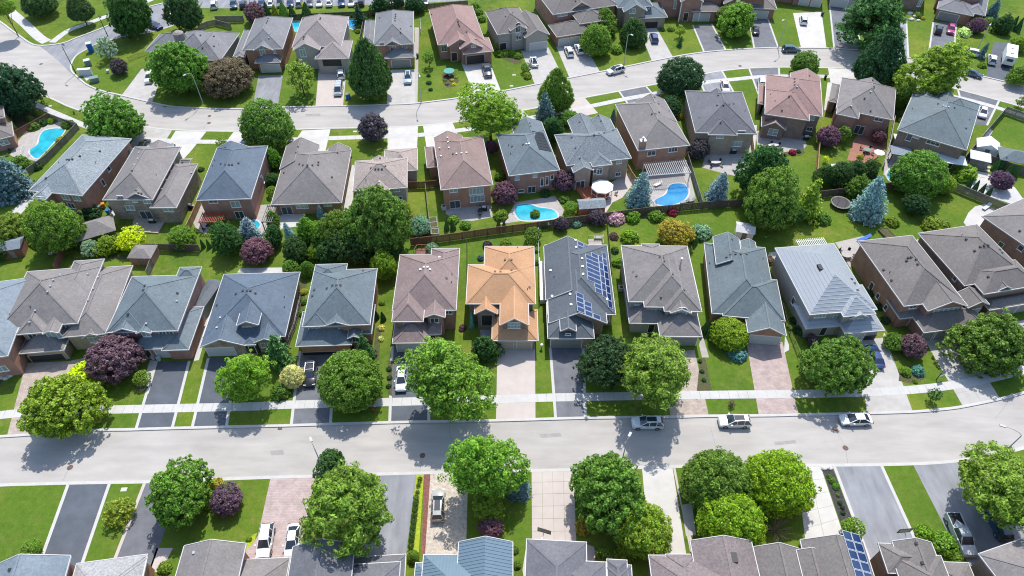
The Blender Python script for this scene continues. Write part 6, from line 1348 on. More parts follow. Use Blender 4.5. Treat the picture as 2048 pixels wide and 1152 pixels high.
# ------------------------------------------------------------------ vehicles
def loft(mb, secs, mi=0, cap=True):
    n = len(secs[0]); b = len(mb.v)
    for s_ in secs: mb.v += [tuple(p) for p in s_]
    for i in range(len(secs) - 1):
        for k in range(n - 1):
            a = b + i * n + k; mb.f.append((a, a + 1, a + n + 1, a + n)); mb.m.append(mi)
    if cap: mb.f.append(tuple(range(b, b + n))[::-1]); mb.m.append(mi); mb.f.append(tuple(range(b + (len(secs) - 1) * n, b + len(secs) * n))); mb.m.append(mi)
CARM = {}
def car_meshes(kind):
    if kind in CARM: return CARM[kind]
    L, W, Hh, hood, belt = dict(sedan=(4.7, 1.82, 1.44, .93, .93), suv=(4.75, 1.88, 1.70, 1.03, 1.08), wagon=(4.7, 1.86, 1.62, 1.0, 1.02), pickup=(5.8, 2.0, 1.90, 1.18, 1.22), van=(4.9, 1.95, 1.85, 1.12, 1.12))[kind]
    # stations along x, nose at +x:  (x, top z, half width)
    h = W / 2
    if kind == 'sedan': st = [(-.5, .62, .78), (-.485, .86, .88), (-.40, .97, .96), (-.30, belt, 1), (.0, belt, 1), (.24, belt, 1), (.27, .92, .99), (.40, .84, .96), (.47, .72, .88), (.5, .52, .74)]; gh = [(-.42, belt - .02, .80), (-.24, Hh - .03, .66), (-.1, Hh, .66), (.06, Hh - .02, .66), (.27, belt - .02, .82)]
    elif kind == 'pickup': st = [(-.5, 1.12, .94), (-.49, 1.16, 1), (-.1, belt, 1), (.0, belt, 1), (.24, belt, 1), (.27, 1.17, .99), (.42, 1.10, .97), (.48, .98, .92), (.5, .70, .82)]; gh = [(-.12, belt - .02, .86), (-.09, Hh - .04, .74), (.0, Hh, .74), (.13, Hh - .03, .74), (.27, belt - .02, .86)]
    elif kind == 'van': st = [(-.5, 1.0, .92), (-.495, 1.1, .97), (-.3, belt, 1), (.0, belt, 1), (.32, belt, .99), (.36, 1.04, .98), (.46, .86, .9), (.5, .6, .78)]; gh = [(-.495, belt - .02, .9), (-.47, Hh - .05, .78), (-.2, Hh, .78), (.14, Hh - .03, .76), (.36, belt - .02, .86)]
    else: st = [(-.5, .72, .86), (-.492, 1.0, .95), (-.40, belt, .99), (-.1, belt, 1), (.2, belt, 1), (.26, belt - .02, .99), (.40, hood - .06, .96), (.47, .84, .9), (.5, .58, .78)]; gh = [(-.485, belt - .02, .84), (-.40, Hh - .06, .70), (-.2, Hh, .70), (.06, Hh - .04, .68), (.25, belt - .03, .84)]
    body = MB(); secs = []
    for x, z, wv in st:
        x *= L; w_ = h * wv; zl = .34 if abs(x) > L * .47 else .24
        secs.append([(x, -w_ * .94, zl), (x, -w_, zl + .16), (x, -w_, min(z - .12, .62)), (x, -w_ * .965, z - .06), (x, -w_ * .84, z), (x, 0, z + .025), (x, w_ * .84, z), (x, w_ * .965, z - .06), (x, w_, min(z - .12, .62)), (x, w_, zl + .16), (x, w_ * .94, zl)])
    loft(body, secs[::-1])
    glass = MB(); gs_ = []
    for x, z, wv in gh:
        x *= L; w_ = h * wv; b0 = belt - .04
        lo = h * .93
        k = 0 if z < belt + .05 else 1
        gs_.append([(x, -(lo if not k else (lo)), b0), (x, -w_, z - .05 if k else b0 + .01), (x, -w_ * .88, z if k else b0 + .02), (x, 0, z + (.015 if k else .03)), (x, w_ * .88, z if k else b0 + .02), (x, w_, z - .05 if k else b0 + .01), (x, lo, b0)])
    loft(glass, gs_[::-1])
    top = MB(); x0, x1 = gh[1][0] * L + .02, gh[-2][0] * L - .02; wv = gh[2][2] * h; zr = Hh
    secs = [[(x, -wv * .99, z - .055), (x, -wv * .86, z + .012), (x, 0, z + .028), (x, wv * .86, z + .012), (x, wv * .99, z - .055)] for x, z in ((x1, gh[-2][1]), (gh[2][0] * L, gh[2][1]), (x0, gh[1][1]))]
    loft(top, secs)
    pil = MB()
    for s in (-1, 1):
        a = (gh[-1][0] * L - .02, s * h * .86, belt - .02); b = (gh[-2][0] * L, s * gh[-2][2] * h * .97, gh[-2][1] - .02); pil.beam(a, b, .09, .06)
        a = (gh[0][0] * L + .02, s * h * .84, belt - .02); b = (gh[1][0] * L, s * gh[1][2] * h * .97, gh[1][1] - .03); pil.beam(a, b, .14, .07)
        for t in ((-.03,) if kind in ('sedan', 'pickup') else (-.02, -.25)):
            if kind == 'pickup': continue
            pil.beam((t * L, s * h * .935, belt - .03), (t * L - .05, s * h * .70, Hh - .05), .09, .05)
        pil.box(.15 * L - .1, .15 * L + .12, s * (h + .1) - .1, s * (h + .1) + .1, belt - .05, belt + .12)   # mirrors
    top.v and None
    b = len(top.v); top.v += pil.v; top.f += [tuple(i + b for i in f) for f in pil.f]; top.m += pil.m
    wh = MB(); rim = MB(); R = .36 if kind in ('suv', 'pickup', 'van') else .33
    wh.tube((0, -.12, 0), (0, .12, 0), R, R, 16); rim.tube((0, -.13, 0), (0, .13, 0), R * .62, R * .62, 10)
    hl = MB().box(-.12, .03, -.20, .20, -.07, .07); tl = MB().box(-.03, .06, -.17, .17, -.09, .09)
    ex = {}
    if kind == 'pickup':
        bed = MB(); bx0, bx1 = -.475 * L, -.13 * L
        bed.box(bx0, bx1, -h * .80, h * .80, 1.155, 1.21); ex['bed_liner'] = (bed.mesh("bed_liner", m_trimk), None)
        rail = MB()
        for s in (-1, 1): rail.box(bx0 - .02, bx1 + .02, s * h * .9 - .07, s * h * .9 + .07, 1.16, 1.30)
        rail.box(bx0 - .1, bx0, -h * .93, h * .93, 1.15, 1.30); ex['bed_rail'] = (rail.mesh("bed_rail", m_car), None)
    sr = MB().box(-.26 * L, .05 * L, -h * .42, h * .42, Hh + .02, Hh + .045)
    CARM[kind] = dict(body=body.mesh("car_body", m_car, False), roof=top.mesh("car_roof", m_car), glass=glass.mesh("car_glass", m_carglass), wheel=wh.mesh("wheel", m_tyre), rim=rim.mesh("rim", m_rim), hl=hl.mesh("headlight", m_lamp), tl=tl.mesh("tail_light", m_tail), sun=sr.mesh("sunroof", m_carglass), L=L, W=W, H=Hh, R=R, ex=ex, hz=.70 if kind == 'sedan' else .82)
    for me in (CARM[kind]['body'],): me.polygons.foreach_set("use_smooth", [True] * len(me.polygons)); me.set_sharp_from_angle(angle=math.radians(38))
    return CARM[kind]
COL = dict(dgrey=(.07, .075, .085), white=(.72, .73, .74), silver=(.42, .44, .46), black=(.012, .013, .016), navy=(.012, .045, .16), dteal=(.02, .07, .10), grey=(.16, .18, .20), lblue=(.36, .47, .56), magenta=(.42, .02, .13), red=(.35, .03, .02), beige=(.36, .35, .31))
CN = dict(sedan=('parked_sedan', 'car'), suv=('parked_suv', 'suv'), wagon=('parked_wagon', 'car'), pickup=('pickup_truck', 'pickup truck'), van=('parked_van', 'van'))
def car(kind, px, py, hx, hy, col, label, z=0.0, group=None, sunroof=False, rack=False):
    """px, py: middle of the car at the ground; hx, hy: heading of its nose as a step in the photo"""
    m = car_meshes(kind); g0 = Vector(G(px, py, .6)); g1 = Vector(G(px + hx, py + hy, .6)); d = g1 - g0; rz = math.atan2(d.y, d.x)
    r = empty(CN[kind][0], g0.x, g0.y, z, rz, label, CN[kind][1], group); c = COL[col]
    b = inst("body", m['body'], r, col=c); inst("glass", m['glass'], r); rf = inst("roof_panel", m['roof'], r, col=c)
    if sunroof: inst("sunroof", m['sun'], rf)
    L, W = m['L'], m['W']
    for sx in (.31, -.30):
        for sy in (-1, 1):
            w = inst("wheel", m['wheel'], r, (sx * L, sy * (W / 2 - .10), m['R'])); inst("rim", m['rim'], w)
    for sy in (-1, 1):
        inst("headlight", m['hl'], r, (L * .475, sy * W * .36, m['hz'] - .03)); inst("tail_light", m['tl'], r, (-L * .497, sy * W * .38, m['hz'] + .08))
    for k, (me, _) in m['ex'].items(): inst(k, me, r, col=c)
    if rack:
        for sy in (-1, 1): MB().tube((-.32 * L, sy * W * .36, m['H'] + .08), (.06 * L, sy * W * .36, m['H'] + .08), .03, n=6).build("roof_rail", m_metal, r)
        for t in (-.28, -.02): MB().beam((t * L, -W * .36, m['H'] + .1), (t * L, W * .36, m['H'] + .1), .07, .03).build("cross_bar", m_metal, r)
    return r
GK = "cars parked on the main street"
car('suv', 1295, 845, -10, 0, 'white', "white crossover on the main street in the dappled tree shade", RZ, sunroof=True)
car('suv', 1469, 842, -10, 0, 'white', "white suv with a black glass roof on the main street by the pink drive", RZ, sunroof=True)
car('sedan', 1712, 838, -10, .2, 'white', "white sedan on the main street under the full green maple", RZ)
car('sedan', 1750, 712, -9, -20, 'navy', "bright blue sedan in the drive of the metal-roofed house")
car('suv', 621, 748, -2, 20, 'black', "black suv with roof bars in front of the slate-roofed brick house", rack=True)
car('sedan', 803, 757, -1, 20, 'white', "white car half hidden by the largest locust tree")
car('pickup', 1921, 1070, 9, 20, 'silver', "silver-grey pickup truck at the bottom right")
car('suv', 1996, 1048, -9, -18, 'dteal', "dark suv half under the wide locust at the bottom right")
car('wagon', 876, 1010, .8, -20, 'beige', "grey wagon with a white roof on the pebbled drive", sunroof=True)
car('suv', 531, 1082, -3.4, 20, 'white', "white suv, left of the two white cars on the pink paved drive")
car('sedan', 585, 1082, -2.6, 20, 'white', "white sedan, right of the two white cars on the pink paved drive")
car('suv', 816, 156, -.6, 20, 'lblue', "pale blue suv on the concrete drive right of the teardrop linden", sunroof=True)
car('suv', 682, 147, -1, -20, 'white', "white suv nearest the open dark garage on the far row")
car('van', 677, 179, -3, 20, 'silver', "silver van with a ladder rack on the pink drive", rack=True)
car('pickup', 974, 141, 5.5, 20, 'dgrey', "dark grey pickup in front of the brown-roofed carport")
car('sedan', 1068, 123, -5, -20, 'white', "white sedan on the concrete drive by the clipped ball shrub", sunroof=True)
car('suv', 1138, 103, -8, -20, 'white', "white suv, left one of the pair before the twin brick garage")
car('suv', 1158, 98, -9, -20, 'white', "white suv, right one of the pair before the twin brick garage")
car('suv', 1231, 140, -10, 2.6, 'white', "white suv parked on the crescent below the tall lamp post", RZ, sunroof=True)
car('suv', 1308, 76, -6, -20, 'navy', "dark navy suv on the concrete drive right of the street trees")
car('suv', 1583, 98, 10, 0, 'dteal', "dark teal suv parked on the crescent kerb at the top", RZ)
car('wagon', 1607, 40, -2.5, -20, 'white', "white hatchback in front of the twin white garage doors")
car('sedan', 1511, 60, -4, -20, 'black', "black car peeping out right of the yellow-green round tree")
car('sedan', 1450, 173, 5, 20, 'white', "white sedan on the grey drive above the dark grey roof")
car('wagon', 1524, 170, 1, 20, 'white', "white car peeping out left of the rosy-brown roof")
car('suv', 1877, 59, 2, -20, 'black', "black suv, left of the two cars at the top right brick garage")
car('wagon', 1902, 59, -1.5, 20, 'magenta', "magenta hatchback, right of the two cars at the top right brick garage")
car('suv', 1952, 108, 10, 2, 'white', "white suv behind the narrow blue spruce at the top right")
car('suv', 1984, 119, -1, -20, 'white', "white suv on the dark drive beside the camper trailer")
car('sedan', 1946, 146, 10, 3, 'dteal', "dark teal car on the crescent right of the wide locust", RZ)
car('sedan', 1966, 224, -3, 20, 'white', "white sedan on the asphalt drive right of the grey-green roof")
car('suv', 310, 51, 10, 4, 'navy', "dark blue suv at the end of the grey side road", RZ)
car('sedan', 338, 32, 10, 4, 'red', "red car hidden by the tree at the end of the side road", RZ)
car('suv', 300, 155, -8, 20, 'white', "white suv peeping out left of the huge bright maple")
car('sedan', 287, 291, 12, -20, 'black', "black car in the shaded drive above the mottled roof")
car('suv', 335, 301, 14, -20, 'dteal', "dark suv behind the ridge of the taupe stone house")
car('suv', 491, 291, 2, -20, 'navy', "dark blue suv beside the large round linden")
xs = [428, 447, 467, 486, 505, 523, 541, 560, 580, 598, 619, 638, 658, 683, 702, 722, 764, 786, 828, 850]
cc = ['white', 'silver', 'dteal', 'black', 'grey', 'navy', 'white', 'grey', 'navy', 'silver', 'grey', 'white', 'white', 'navy', 'white', 'black', 'silver', 'white', 'dteal', 'white']
kk = ['suv', 'sedan', 'suv', 'suv', 'sedan', 'sedan', 'sedan', 'suv', 'sedan', 'suv', 'sedan', 'sedan', 'sedan', 'suv', 'sedan', 'suv', 'sedan', 'suv', 'sedan', 'sedan']
od = ["first", "second", "third", "fourth", "fifth", "sixth", "seventh", "eighth", "ninth", "tenth", "eleventh", "twelfth", "thirteenth", "fourteenth", "fifteenth", "sixteenth", "seventeenth", "eighteenth", "nineteenth", "twentieth"]
for i, x in enumerate(xs): 
    if i in (1,): continue
    car(kk[i], x, 5 - (x - 640) * .012 + (2 if i < 5 else 0), .6, 20 if i % 3 else -20, cc[i], cc[i].replace('dteal', 'dark teal').replace('navy', 'navy blue') + " car, " + od[i if i == 0 else i - 1] + " from the left in the car park at the top edge", .0, group="cars in the car park at the top edge")
# camper trailer
x, y = G(2019, 112, 1.5); x2, y2 = G(2016, 142, 1.5); a = math.atan2(y - y2, x - x2)
r = empty("camper_trailer", x, y, 0, a, "white camper trailer on the dark drive at the top right", "camper trailer")
MB().box(-3.6, 3.6, -1.25, 1.25, .55, 3.0).build("body", m_white_p, r)
for sx in (-.6, .6):
    for sy in (-1, 1): w = MB().tube((sx, sy * 1.2 - .1, .36), (sx, sy * 1.2 + .1, .36), .36, n=14).build("wheel", m_tyre, r)
for sx in (-2.2, 0, 2.0): MB().box(sx - .4, sx + .4, -1.29, -1.25, 1.5, 2.2).build("window", m_carglass, r)
MB().box(-3.64, -3.6, -.7, .7, 1.7, 2.4).build("window", m_carglass, r)
for sx in (-1.6, 1.2): MB().box(sx - .35, sx + .35, -.35, .35, 3.0, 3.2).build("roof_vent", m_gutter, r)
MB().box(-3.7, -3.6, -1.2, 1.2, .45, .75).build("bumper", m_trimk, r); MB().beam((3.6, 0, .55), (4.8, 0, .5), .3, .12).build("hitch", m_trimk, r)
# ------------------------------------------------------------------ street furniture
def lamp(bpx, bpy, hpx, hpy, label, hh=8.3, arm='curve', dark=False):
    x, y = G(bpx, bpy, 0); m = m_dark if dark else m_pole; r = empty("street_lamp", x, y, 0, 0, label, "street lamp")
    MB().tube((0, 0, 0), (0, 0, 1.2), .13, .11, 10).tube((0, 0, 1.2), (0, 0, hh - 1.0), .10, .07, 10).build("pole", m, r)
    hx, hy = G(hpx, hpy, hh); d = Vector((hx - x, hy - y)); d = d.normalized() * min(d.length, 2.6) if d.length > .1 else Vector((0, -2))
    pts = [(d.x * (1 - math.cos(t)) * .0 + d.x * math.sin(t) ** 1.0 * 0 + d.x * (t / 1.5708) ** 1.6, d.y * (t / 1.5708) ** 1.6, hh - 1.0 + math.sin(t) * 1.0) for t in [k * 1.5708 / 8 for k in range(9)]]
    MB().path(pts, .05, 6).build("arm", m, r)
    e = pts[-1]; u = d.normalized(); mb = MB(); mb.beam((e[0] - u.x * .1, e[1] - u.y * .1, e[2]), (e[0] + u.x * .65, e[1] + u.y * .65, e[2]), .34, .16); mb.build("lamp_head", m_pole if not dark else m_dark, r)
lamp(406, 206, 371, 149, "tall arched street lamp in front of the bronze-brown tree")
lamp(843, 203, 840, 155, "slim street lamp on the kerb left of the three tiny shrubs", arm='c')
lamp(1248, 128, 1262, 69, "tall street lamp beside the white suv on the crescent")
lamp(1556, 96, 1567, 40, "thin street lamp at the corner of the asphalt drive on the far row")
lamp(152, 147, 125, 89, "dark street lamp at the mouth of the grey side road", dark=True, hh=8)
lamp(216, 73, 200, 33, "dark slim pole beside the broad park tree", dark=True, hh=6.5)
lamp(651, 949, 623, 882, "white-headed street lamp over the near kerb by the broadest locust")
lamp(1240, 938, 1258, 872, "white-headed street lamp behind the large leafy near maple")
lamp(1987, 924, 2010, 853, "curved street lamp over the bend of the main street at the right")
lamp(1954, 100, 1965, 73, "street lamp beside the narrow blue spruce at the top right", hh=8)
lamp(2060, 168, 2040, 100, "street lamp at the far right of the crescent", hh=8)
# utility boxes, portable toilet, mail boxes
def gbox(px, py, w_, d, h, mat, name, label, cat, rz=.5, lid=None, parts=()):
    x, y = G(px, py); r = empty(name, x, y, 0, rz, label, cat)
    MB().box(-w_ / 2, w_ / 2, -d / 2, d / 2, 0, h).build("cabinet", mat, r)
    MB().box(-w_ / 2 - .05, w_ / 2 + .05, -d / 2 - .05, d / 2 + .05, h, h + .1).build("lid", lid or mat, r)
    for i in (-1, 1): MB().box(i * w_ / 4 - w_ / 5, i * w_ / 4 + w_ / 5, -d / 2 - .03, -d / 2, h * .12, h * .9).build("door_panel", parts or mat, r)
m_green = M("utility_green", (.16, .22, .20), .6, var=.1, scale=3); m_pale = M("pale_box", (.50, .55, .55), .6, var=.08, scale=3)
gbox(184, 103, 1.2, 1.2, 2.3, m_blue, "portable_toilet", "blue portable toilet on the grass by the side road", "portable toilet", .4, m_pale)
gbox(178, 131, 1.4, 1.2, 1.5, m_green, "utility_cabinet", "green utility cabinet with a pale lid, nearest the blue toilet", "utility cabinet", .5, m_pale)
gbox(173, 150, 3.0, .8, 1.6, m_pale, "community_mailbox", "long pale community mailbox bank on a concrete pad", "mailbox", .15, m_white_p)
gbox(191, 163, 1.9, 1.4, 1.1, m_green, "transformer_box", "dark green transformer box right of the mailbox bank", "transformer box", .45)
gbox(697, 197, .9, .9, 1.2, m_blue, "utility_box", "blue-grey box on the verge left of the teardrop linden", "utility box", 0, m_green)
gbox(217, 145, .5, .5, .6, m_pale, "utility_pedestal", "small white pedestal on the lawn left of the purple round tree", "utility box", .2)
sheet("mailbox_pad", [(163, 148), (172, 144), (184, 153), (173, 162)], m_conc, .012)
# fire hydrant
x, y = G(747, 824); r = empty("fire_hydrant", x, y, 0, 0, "red fire hydrant on the verge under the round dense maple", "fire hydrant")
MB().tube((0, 0, 0), (0, 0, .7), .13, .12, 10).build("barrel", m_redp, r); MB().tube((0, 0, .7), (0, 0, .88), .15, .05, 10).build("bonnet", m_redp, r); MB().tube((-.25, 0, .5), (.25, 0, .5), .07, n=8).build("outlet", m_redp, r)
# real-estate sign
x, y = G(1872, 760); r = empty("estate_sign", x, y, 0, .3, "blue and white estate agent's sign on a post on the lawn", "sign")
MB().box(-.05, .05, -.05, .05, 0, 1.9).build("post", m_dark, r); MB().box(-.05, .95, -.04, .04, 1.75, 1.83).build("arm", m_dark, r)
p_b = MB().box(.05, .9, -.02, .02, .85, 1.7).build("board", m_white_p, r); MB().box(.09, .86, -.03, -.021, 1.3, 1.64).build("board_band", m_blue, p_b)
x, y = G(101, 200); r = empty("street_sign", x, y, 0, .4, "small dark street sign on the verge by the crescent at the left", "sign")
MB().tube((0, 0, 0), (0, 0, 2.6), .04).build("post", m_dark, r); MB().box(-.3, .3, -.02, .02, 2.0, 2.6).build("sign_plate", m_iron, r)
x, y = G(149, 228); MBr = MB().tube((0, 0, 0), (0, 0, .8), .16, .13).tube((-.2, 0, .55), (.2, 0, .55), .07); tag(MBr.build("fire_hydrant", m_iron, loc=(x, y, 0)), "rusty hydrant on the verge left of the round maple", "fire hydrant")
# ------------------------------------------------------------------ fences
FC = {}
def fence(pix, h, mat, label, panel=2.4, z=None, style='board', name="garden_fence", cat="fence", top=True, posts_only=False):
    """pix traced along the top of the fence (z = h) unless z = 0 is given"""
    zz = h if z is None else z
    g = [Vector(p) for p in P(pix, zz)]; cum = [0]
    for a, b in zip(g, g[1:]): cum.append(cum[-1] + (b - a).length)
    x0, y0 = g[0]; r = empty(name, x0, y0, 0, 0, label, cat); n = max(1, round(cum[-1] / panel)); pl = cum[-1] / n
    def at(s):
        for i in range(len(cum) - 1):
            if s <= cum[i + 1] + 1e-6: return g[i].lerp(g[i + 1], (s - cum[i]) / (cum[i + 1] - cum[i]))
        return g[-1]
    key = (style, round(pl, 1), h, mat.name); key_p = ('post', h, mat.name, style)
    if key_p not in FC:
        w_ = .055 if style == 'board' else .03
        FC[key_p] = MB().box(-w_, w_, -w_, w_, 0, h + .08).mesh("fence_post", mat)
    if key not in FC:
        mb = MB()
        if style == 'board':
            k = int(round(pl / .15)); 
            for i in range(k): yy = .012 if i % 2 else -.012; hh = h - .03 - .02 * ((i * 7) % 3); mb.box(i / k + .004, (i + 1) / k - .004, yy - .011, yy + .011, .05, hh)
            mb.box(0, 1, -.045, .045, h - .03, h + .02)
            for zc in (.3, h - .35): mb.box(0, 1, -.06, -.024, zc, zc + .09)
        else:
            for zc in (.06, h - .03): mb.box(0, 1, -.018, .018, zc, zc + .035)
            for i in range(17): mb.box(i / 17 - .004, i / 17 + .004, -.006, .006, .06, h)
        FC[key] = mb.mesh("fence_panel", mat)
    for i in range(n):
        a, b = at(i * pl), at((i + 1) * pl); d = b - a; rz = math.atan2(d.y, d.x)
        inst("post", FC[key_p], r, (a.x - x0, a.y - y0, 0), (0, 0, rz)); inst("panel", FC[key], r, (a.x - x0, a.y - y0, 0), (0, 0, rz), (d.length, 1, 1))
    e = g[-1]; inst("post", FC[key_p], r, (e.x - x0, e.y - y0, 0))
fence([(820, 477), (866, 472), (912, 466), (985, 455), (1075, 444)], 1.9, m_woodr, "long red-brown board fence behind the mauve and orange roofs, left part")
fence([(1076, 443.5), (1130, 436), (1180, 429.5), (1230, 423), (1300, 414), (1405, 404), (1480, 399)], 1.9, m_wood, "long dark board fence below the two swimming pools")
fence([(1481, 399), (1560, 392), (1660, 380), (1770, 366), (1850, 362), (1906, 364)], 1.9, m_wood, "dark board fence hidden behind the trees above the trampoline lawn")
fence([(1906, 363), (1950, 381), (2006, 404), (2070, 430)], 1.9, m_woodg, "grey board fence right of the round maple, running to the right edge")
fence([(934, 472), (934, 530), (933, 588)], 1.3, m_dark, "black chain-link fence between the mauve and orange roofs", style='link')
fence([(1215, 436), (1219, 480), (1224, 545)], 1.3, m_dark, "black chain-link fence right of the solar-panelled roof", style='link')
fence([(1077, 455), (1077, 500), (1078, 540)], 1.0, m_white_p, "thin pale wire fence between the orange roof and the solar roof", style='link')
fence([(282, 487), (330, 488), (357, 489), (395, 490)], 1.8, m_wood, "dark board fence below the wooden deck lawn")
fence([(311, 488), (302, 512), (291, 541)], 1.8, m_woodg, "short grey board fence beside the small brick-sided shed")
fence([(120, 497), (113, 512), (106, 532)], 1.8, m_woodr, "short rust-brown fence left of the large taupe roof")
fence([(396, 396), (384, 424), (370, 453)], 1.8, m_woodt, "tan board fence left of the red pergola")
fence([(152, 246), (125, 275), (88, 312), (51, 337)], 1.7, m_woodg, "grey fence down the right side of the curved pool")
fence([(95, 226), (124, 237), (152, 246)], 1.7, m_woodg, "dark fence between the curved pool garden and the crescent pavement")
fence([(28, 262), (60, 245), (95, 226)], 1.6, m_woodr, "rust-brown board fence above the curved pool")
fence([(816, 364), (850, 363), (878, 360)], 1.8, m_woodr, "brown gate fence between the tan roof and the mauve roof")
fence([(850, 365), (856, 420), (862, 468)], 1.5, m_woodg, "narrow fence beside the raised garden boxes")
fence([(1257, 330), (1264, 343), (1273, 356)], 1.8, m_woodt, "short tan fence between the gazebo patio and the chimney house")
fence([(1371, 290), (1388, 345), (1406, 402)], 1.8, m_woodg, "fence right of the deep blue kidney pool")
fence([(1504, 262), (1508, 290), (1511, 315)], 1.8, m_woodt, "thin tan fence between the two curved patios")
fence([(1644, 250), (1639, 300), (1636, 340)], 1.8, m_woodt, "tan fence behind the purple tree left of the red terrace")
fence([(1791, 232), (1782, 280), (1770, 325)], 1.6, m_trimb, "pale fence right of the red terrace")
fence([(2015, 213), (1985, 248), (1950, 290), (1931, 313)], 1.9, m_woodg, "grey fence down the left side of the fenced green lawn at the right")
fence([(2015, 213), (2048, 225), (2100, 245)], 1.9, m_woodg, "grey fence between the crescent and the fenced green lawn")
fence([(1946, 297), (2000, 317), (2060, 341)], 1.6, m_woodg, "grey fence below the fenced green lawn behind the garden pavilion")
fence([(429, 32), (455, 32), (485, 31)], 1.9, m_woodg, "grey fence behind the dark grey bungalow by the car park")
fence([(583, 29), (620, 27), (690, 24), (735, 22)], 1.9, m_dark, "dark fence between the far-row pools and the car park")
fence([(735, 20), (800, 14), (850, 8), (935, 1)], 1.9, m_wood, "brown fence at the top edge behind the stucco-gabled house")
fence([(840, 36), (841, 58)], 1.4, m_white_p, "short white fence piece beside the stucco-gabled house", style='link')
fence([(727, 35), (723, 55), (719, 74)], 1.6, m_woodg, "grey fence beside the round blue pool")
fence([(255, 115), (276, 107), (297, 100)], 1.1, m_dark, "low dark wire fence left of the dark grey bungalow", style='link')
fence([(460, 47), (425, 38), (395, 50)], 1.7, m_woodg, "grey fence at the back corner of the dark grey bungalow")
fence([(570, 690), (590, 640), (600, 590)], 1.4, m_woodg, "weathered fence in the passage left of the black suv's house")
fence([(1600, 705), (1575, 640), (1555, 560)], 1.2, m_dark, "thin dark fence in the shaded passage left of the metal-tiled roof", style='link')
# ------------------------------------------------------------------ sheds, pergolas, gazebos
def shed(px, py, w_, d, h, rz, roof, wall, label, pitch=.5, axis='x', name="garden_shed", open_=False, oh=.2, cat="shed"):
    x, y = G(px, py, h); r = empty(name, x, y, 0, rz, label, cat)
    a, b = w_ / 2, d / 2
    if open_:
        for i in (-1, 1):
            for j in (-1, 1): MB().box(i * (a - .15) - .07, i * (a - .15) + .07, j * (b - .15) - .07, j * (b - .15) + .07, 0, h).build("post", wall, r)
    else: MB().box(-a, a, -b, b, 0, h - .01).build("wall", wall, r)
    A, B_ = a + oh, b + oh; mb = MB()
    if axis == 'h':
        m_ = min(A, B_); hh = pitch * m_; r0, r1 = ((-(A - m_), 0, h + hh), (A - m_, 0, h + hh)) if A >= B_ else ((0, -(B_ - m_), h + hh), (0, B_ - m_, h + hh)); c = [(-A, -B_, h), (A, -B_, h), (A, B_, h), (-A, B_, h)]
        if A >= B_: fs = [(c[0], c[1], r1, r0), (c[1], c[2], r1), (c[2], c[3], r0, r1), (c[3], c[0], r0)]
        else: fs = [(c[0], c[1], r0), (c[1], c[2], r1, r0), (c[2], c[3], r1), (c[3], c[0], r0, r1)]
        for f in fs: mb.add(f, [tuple(range(len(f)))])
        mb.box(-A, A, -B_, B_, h - .08, h - .003)
    elif axis == 'flat': mb.box(-A, A, -B_, B_, h, h + .12)
    else:
        hh = pitch * B_ if axis == 'x' else pitch * A
        if axis == 'x': v = [(-A, -B_, h), (A, -B_, h), (A, 0, h + hh), (-A, 0, h + hh), (A, B_, h), (-A, B_, h)]; fs = [(0, 1, 2, 3), (3, 2, 4, 5), (1, 0, 5, 4), (0, 3, 5), (1, 4, 2)]
        else: v = [(-A, -B_, h), (0, -B_, h + hh), (0, B_, h + hh), (-A, B_, h), (A, -B_, h), (A, B_, h)]; fs = [(0, 1, 2, 3), (1, 4, 5, 2), (0, 3, 5, 4), (0, 4, 1), (3, 2, 5)]
        mb.add(v, fs)
    mb.build("roof", roof, r)
    if not open_: MB().box(-.45, .45, -b - .03, -b, .05, min(1.95, h - .15)).build("door", m_woodg, r)
    return r
shed(188, 456, 6.6, 4.6, 2.5, math.radians(28), RF['greybrown'], m_wood, "grey-roofed open garden shelter beside the large left tree", .55, 'h', "garden_shelter", True, .3, "shelter")
shed(285, 503, 4.0, 3.2, 2.0, -.02, RF['greybrown'], WL['red'], "small shed with a grey roof and red-brown walls below the deck lawn", .4, 'h')
shed(22, 488, 3.4, 3.0, 2.2, .25, RF['lightblue'], m_woodr, "shed with a blue-grey roof and orange-brown wall at the left edge", .4, 'x')
shed(72, 467, 2.4, 2.0, 2.0, -.6, m_white_p, m_white_p, "small white shed between the two big left trees", .4, 'x')
shed(1183, 407, 5.0, 2.6, 2.4, .10, RF['mottled'], m_deckr, "long narrow shed with a mottled grey roof below the orange deck", .5, 'x')
shed(1491, 456, 3.2, 2.6, 2.0, -.25, m_gutter, m_white_p, "small white shed behind the grey-teal roof", .4, 'x')
shed(409, 592, 2.2, 7.2, 2.3, -.22, RF['charcoal'], WL['greige'], "long narrow lean-to shed right of the slate-blue roofed house", .25, 'y')
shed(1977, 290, 4.2, 3.2, 2.1, -.42, m_white_p, m_white_p, "white gabled shed by the fenced green lawn", .5, 'y')
shed(1961, 313, 3.6, 3.0, 2.2, -.42, m_pale, m_woodg, "grey flat-roofed shed below the white gabled shed", 0, 'flat')
shed(2031, 312, 5.6, 4.2, 2.5, -.35, RF['slate'], m_wood, "open garden pavilion with a slate roof at the right edge", .5, 'h', "garden_pavilion", True, .4, "pavilion")
shed(1803, 277, 2.6, 2.4, 2.3, -.2, m_pale, m_woodg, "small grey-roofed shelter against the brown house wall", .2, 'flat')
shed(1802, 303, 3.6, 2.6, 2.4, -.3, RF['lightblue'], m_dark, "pale blue canopy over the patio left of the large round maple", 0, 'flat', "patio_canopy", True, .3, "canopy")
shed(1898, 318, 6.2, 3.0, 2.5, -.25, m_pale, m_woodg, "white patio awning behind the large round maple", 0, 'flat', "patio_awning", True, .2, "awning")
shed(1999, 305, 2.0, 1.8, 1.2, -.4, m_metal, m_gutter, "small round-topped play shed with yellow trim by the lawn", .8, 'y')
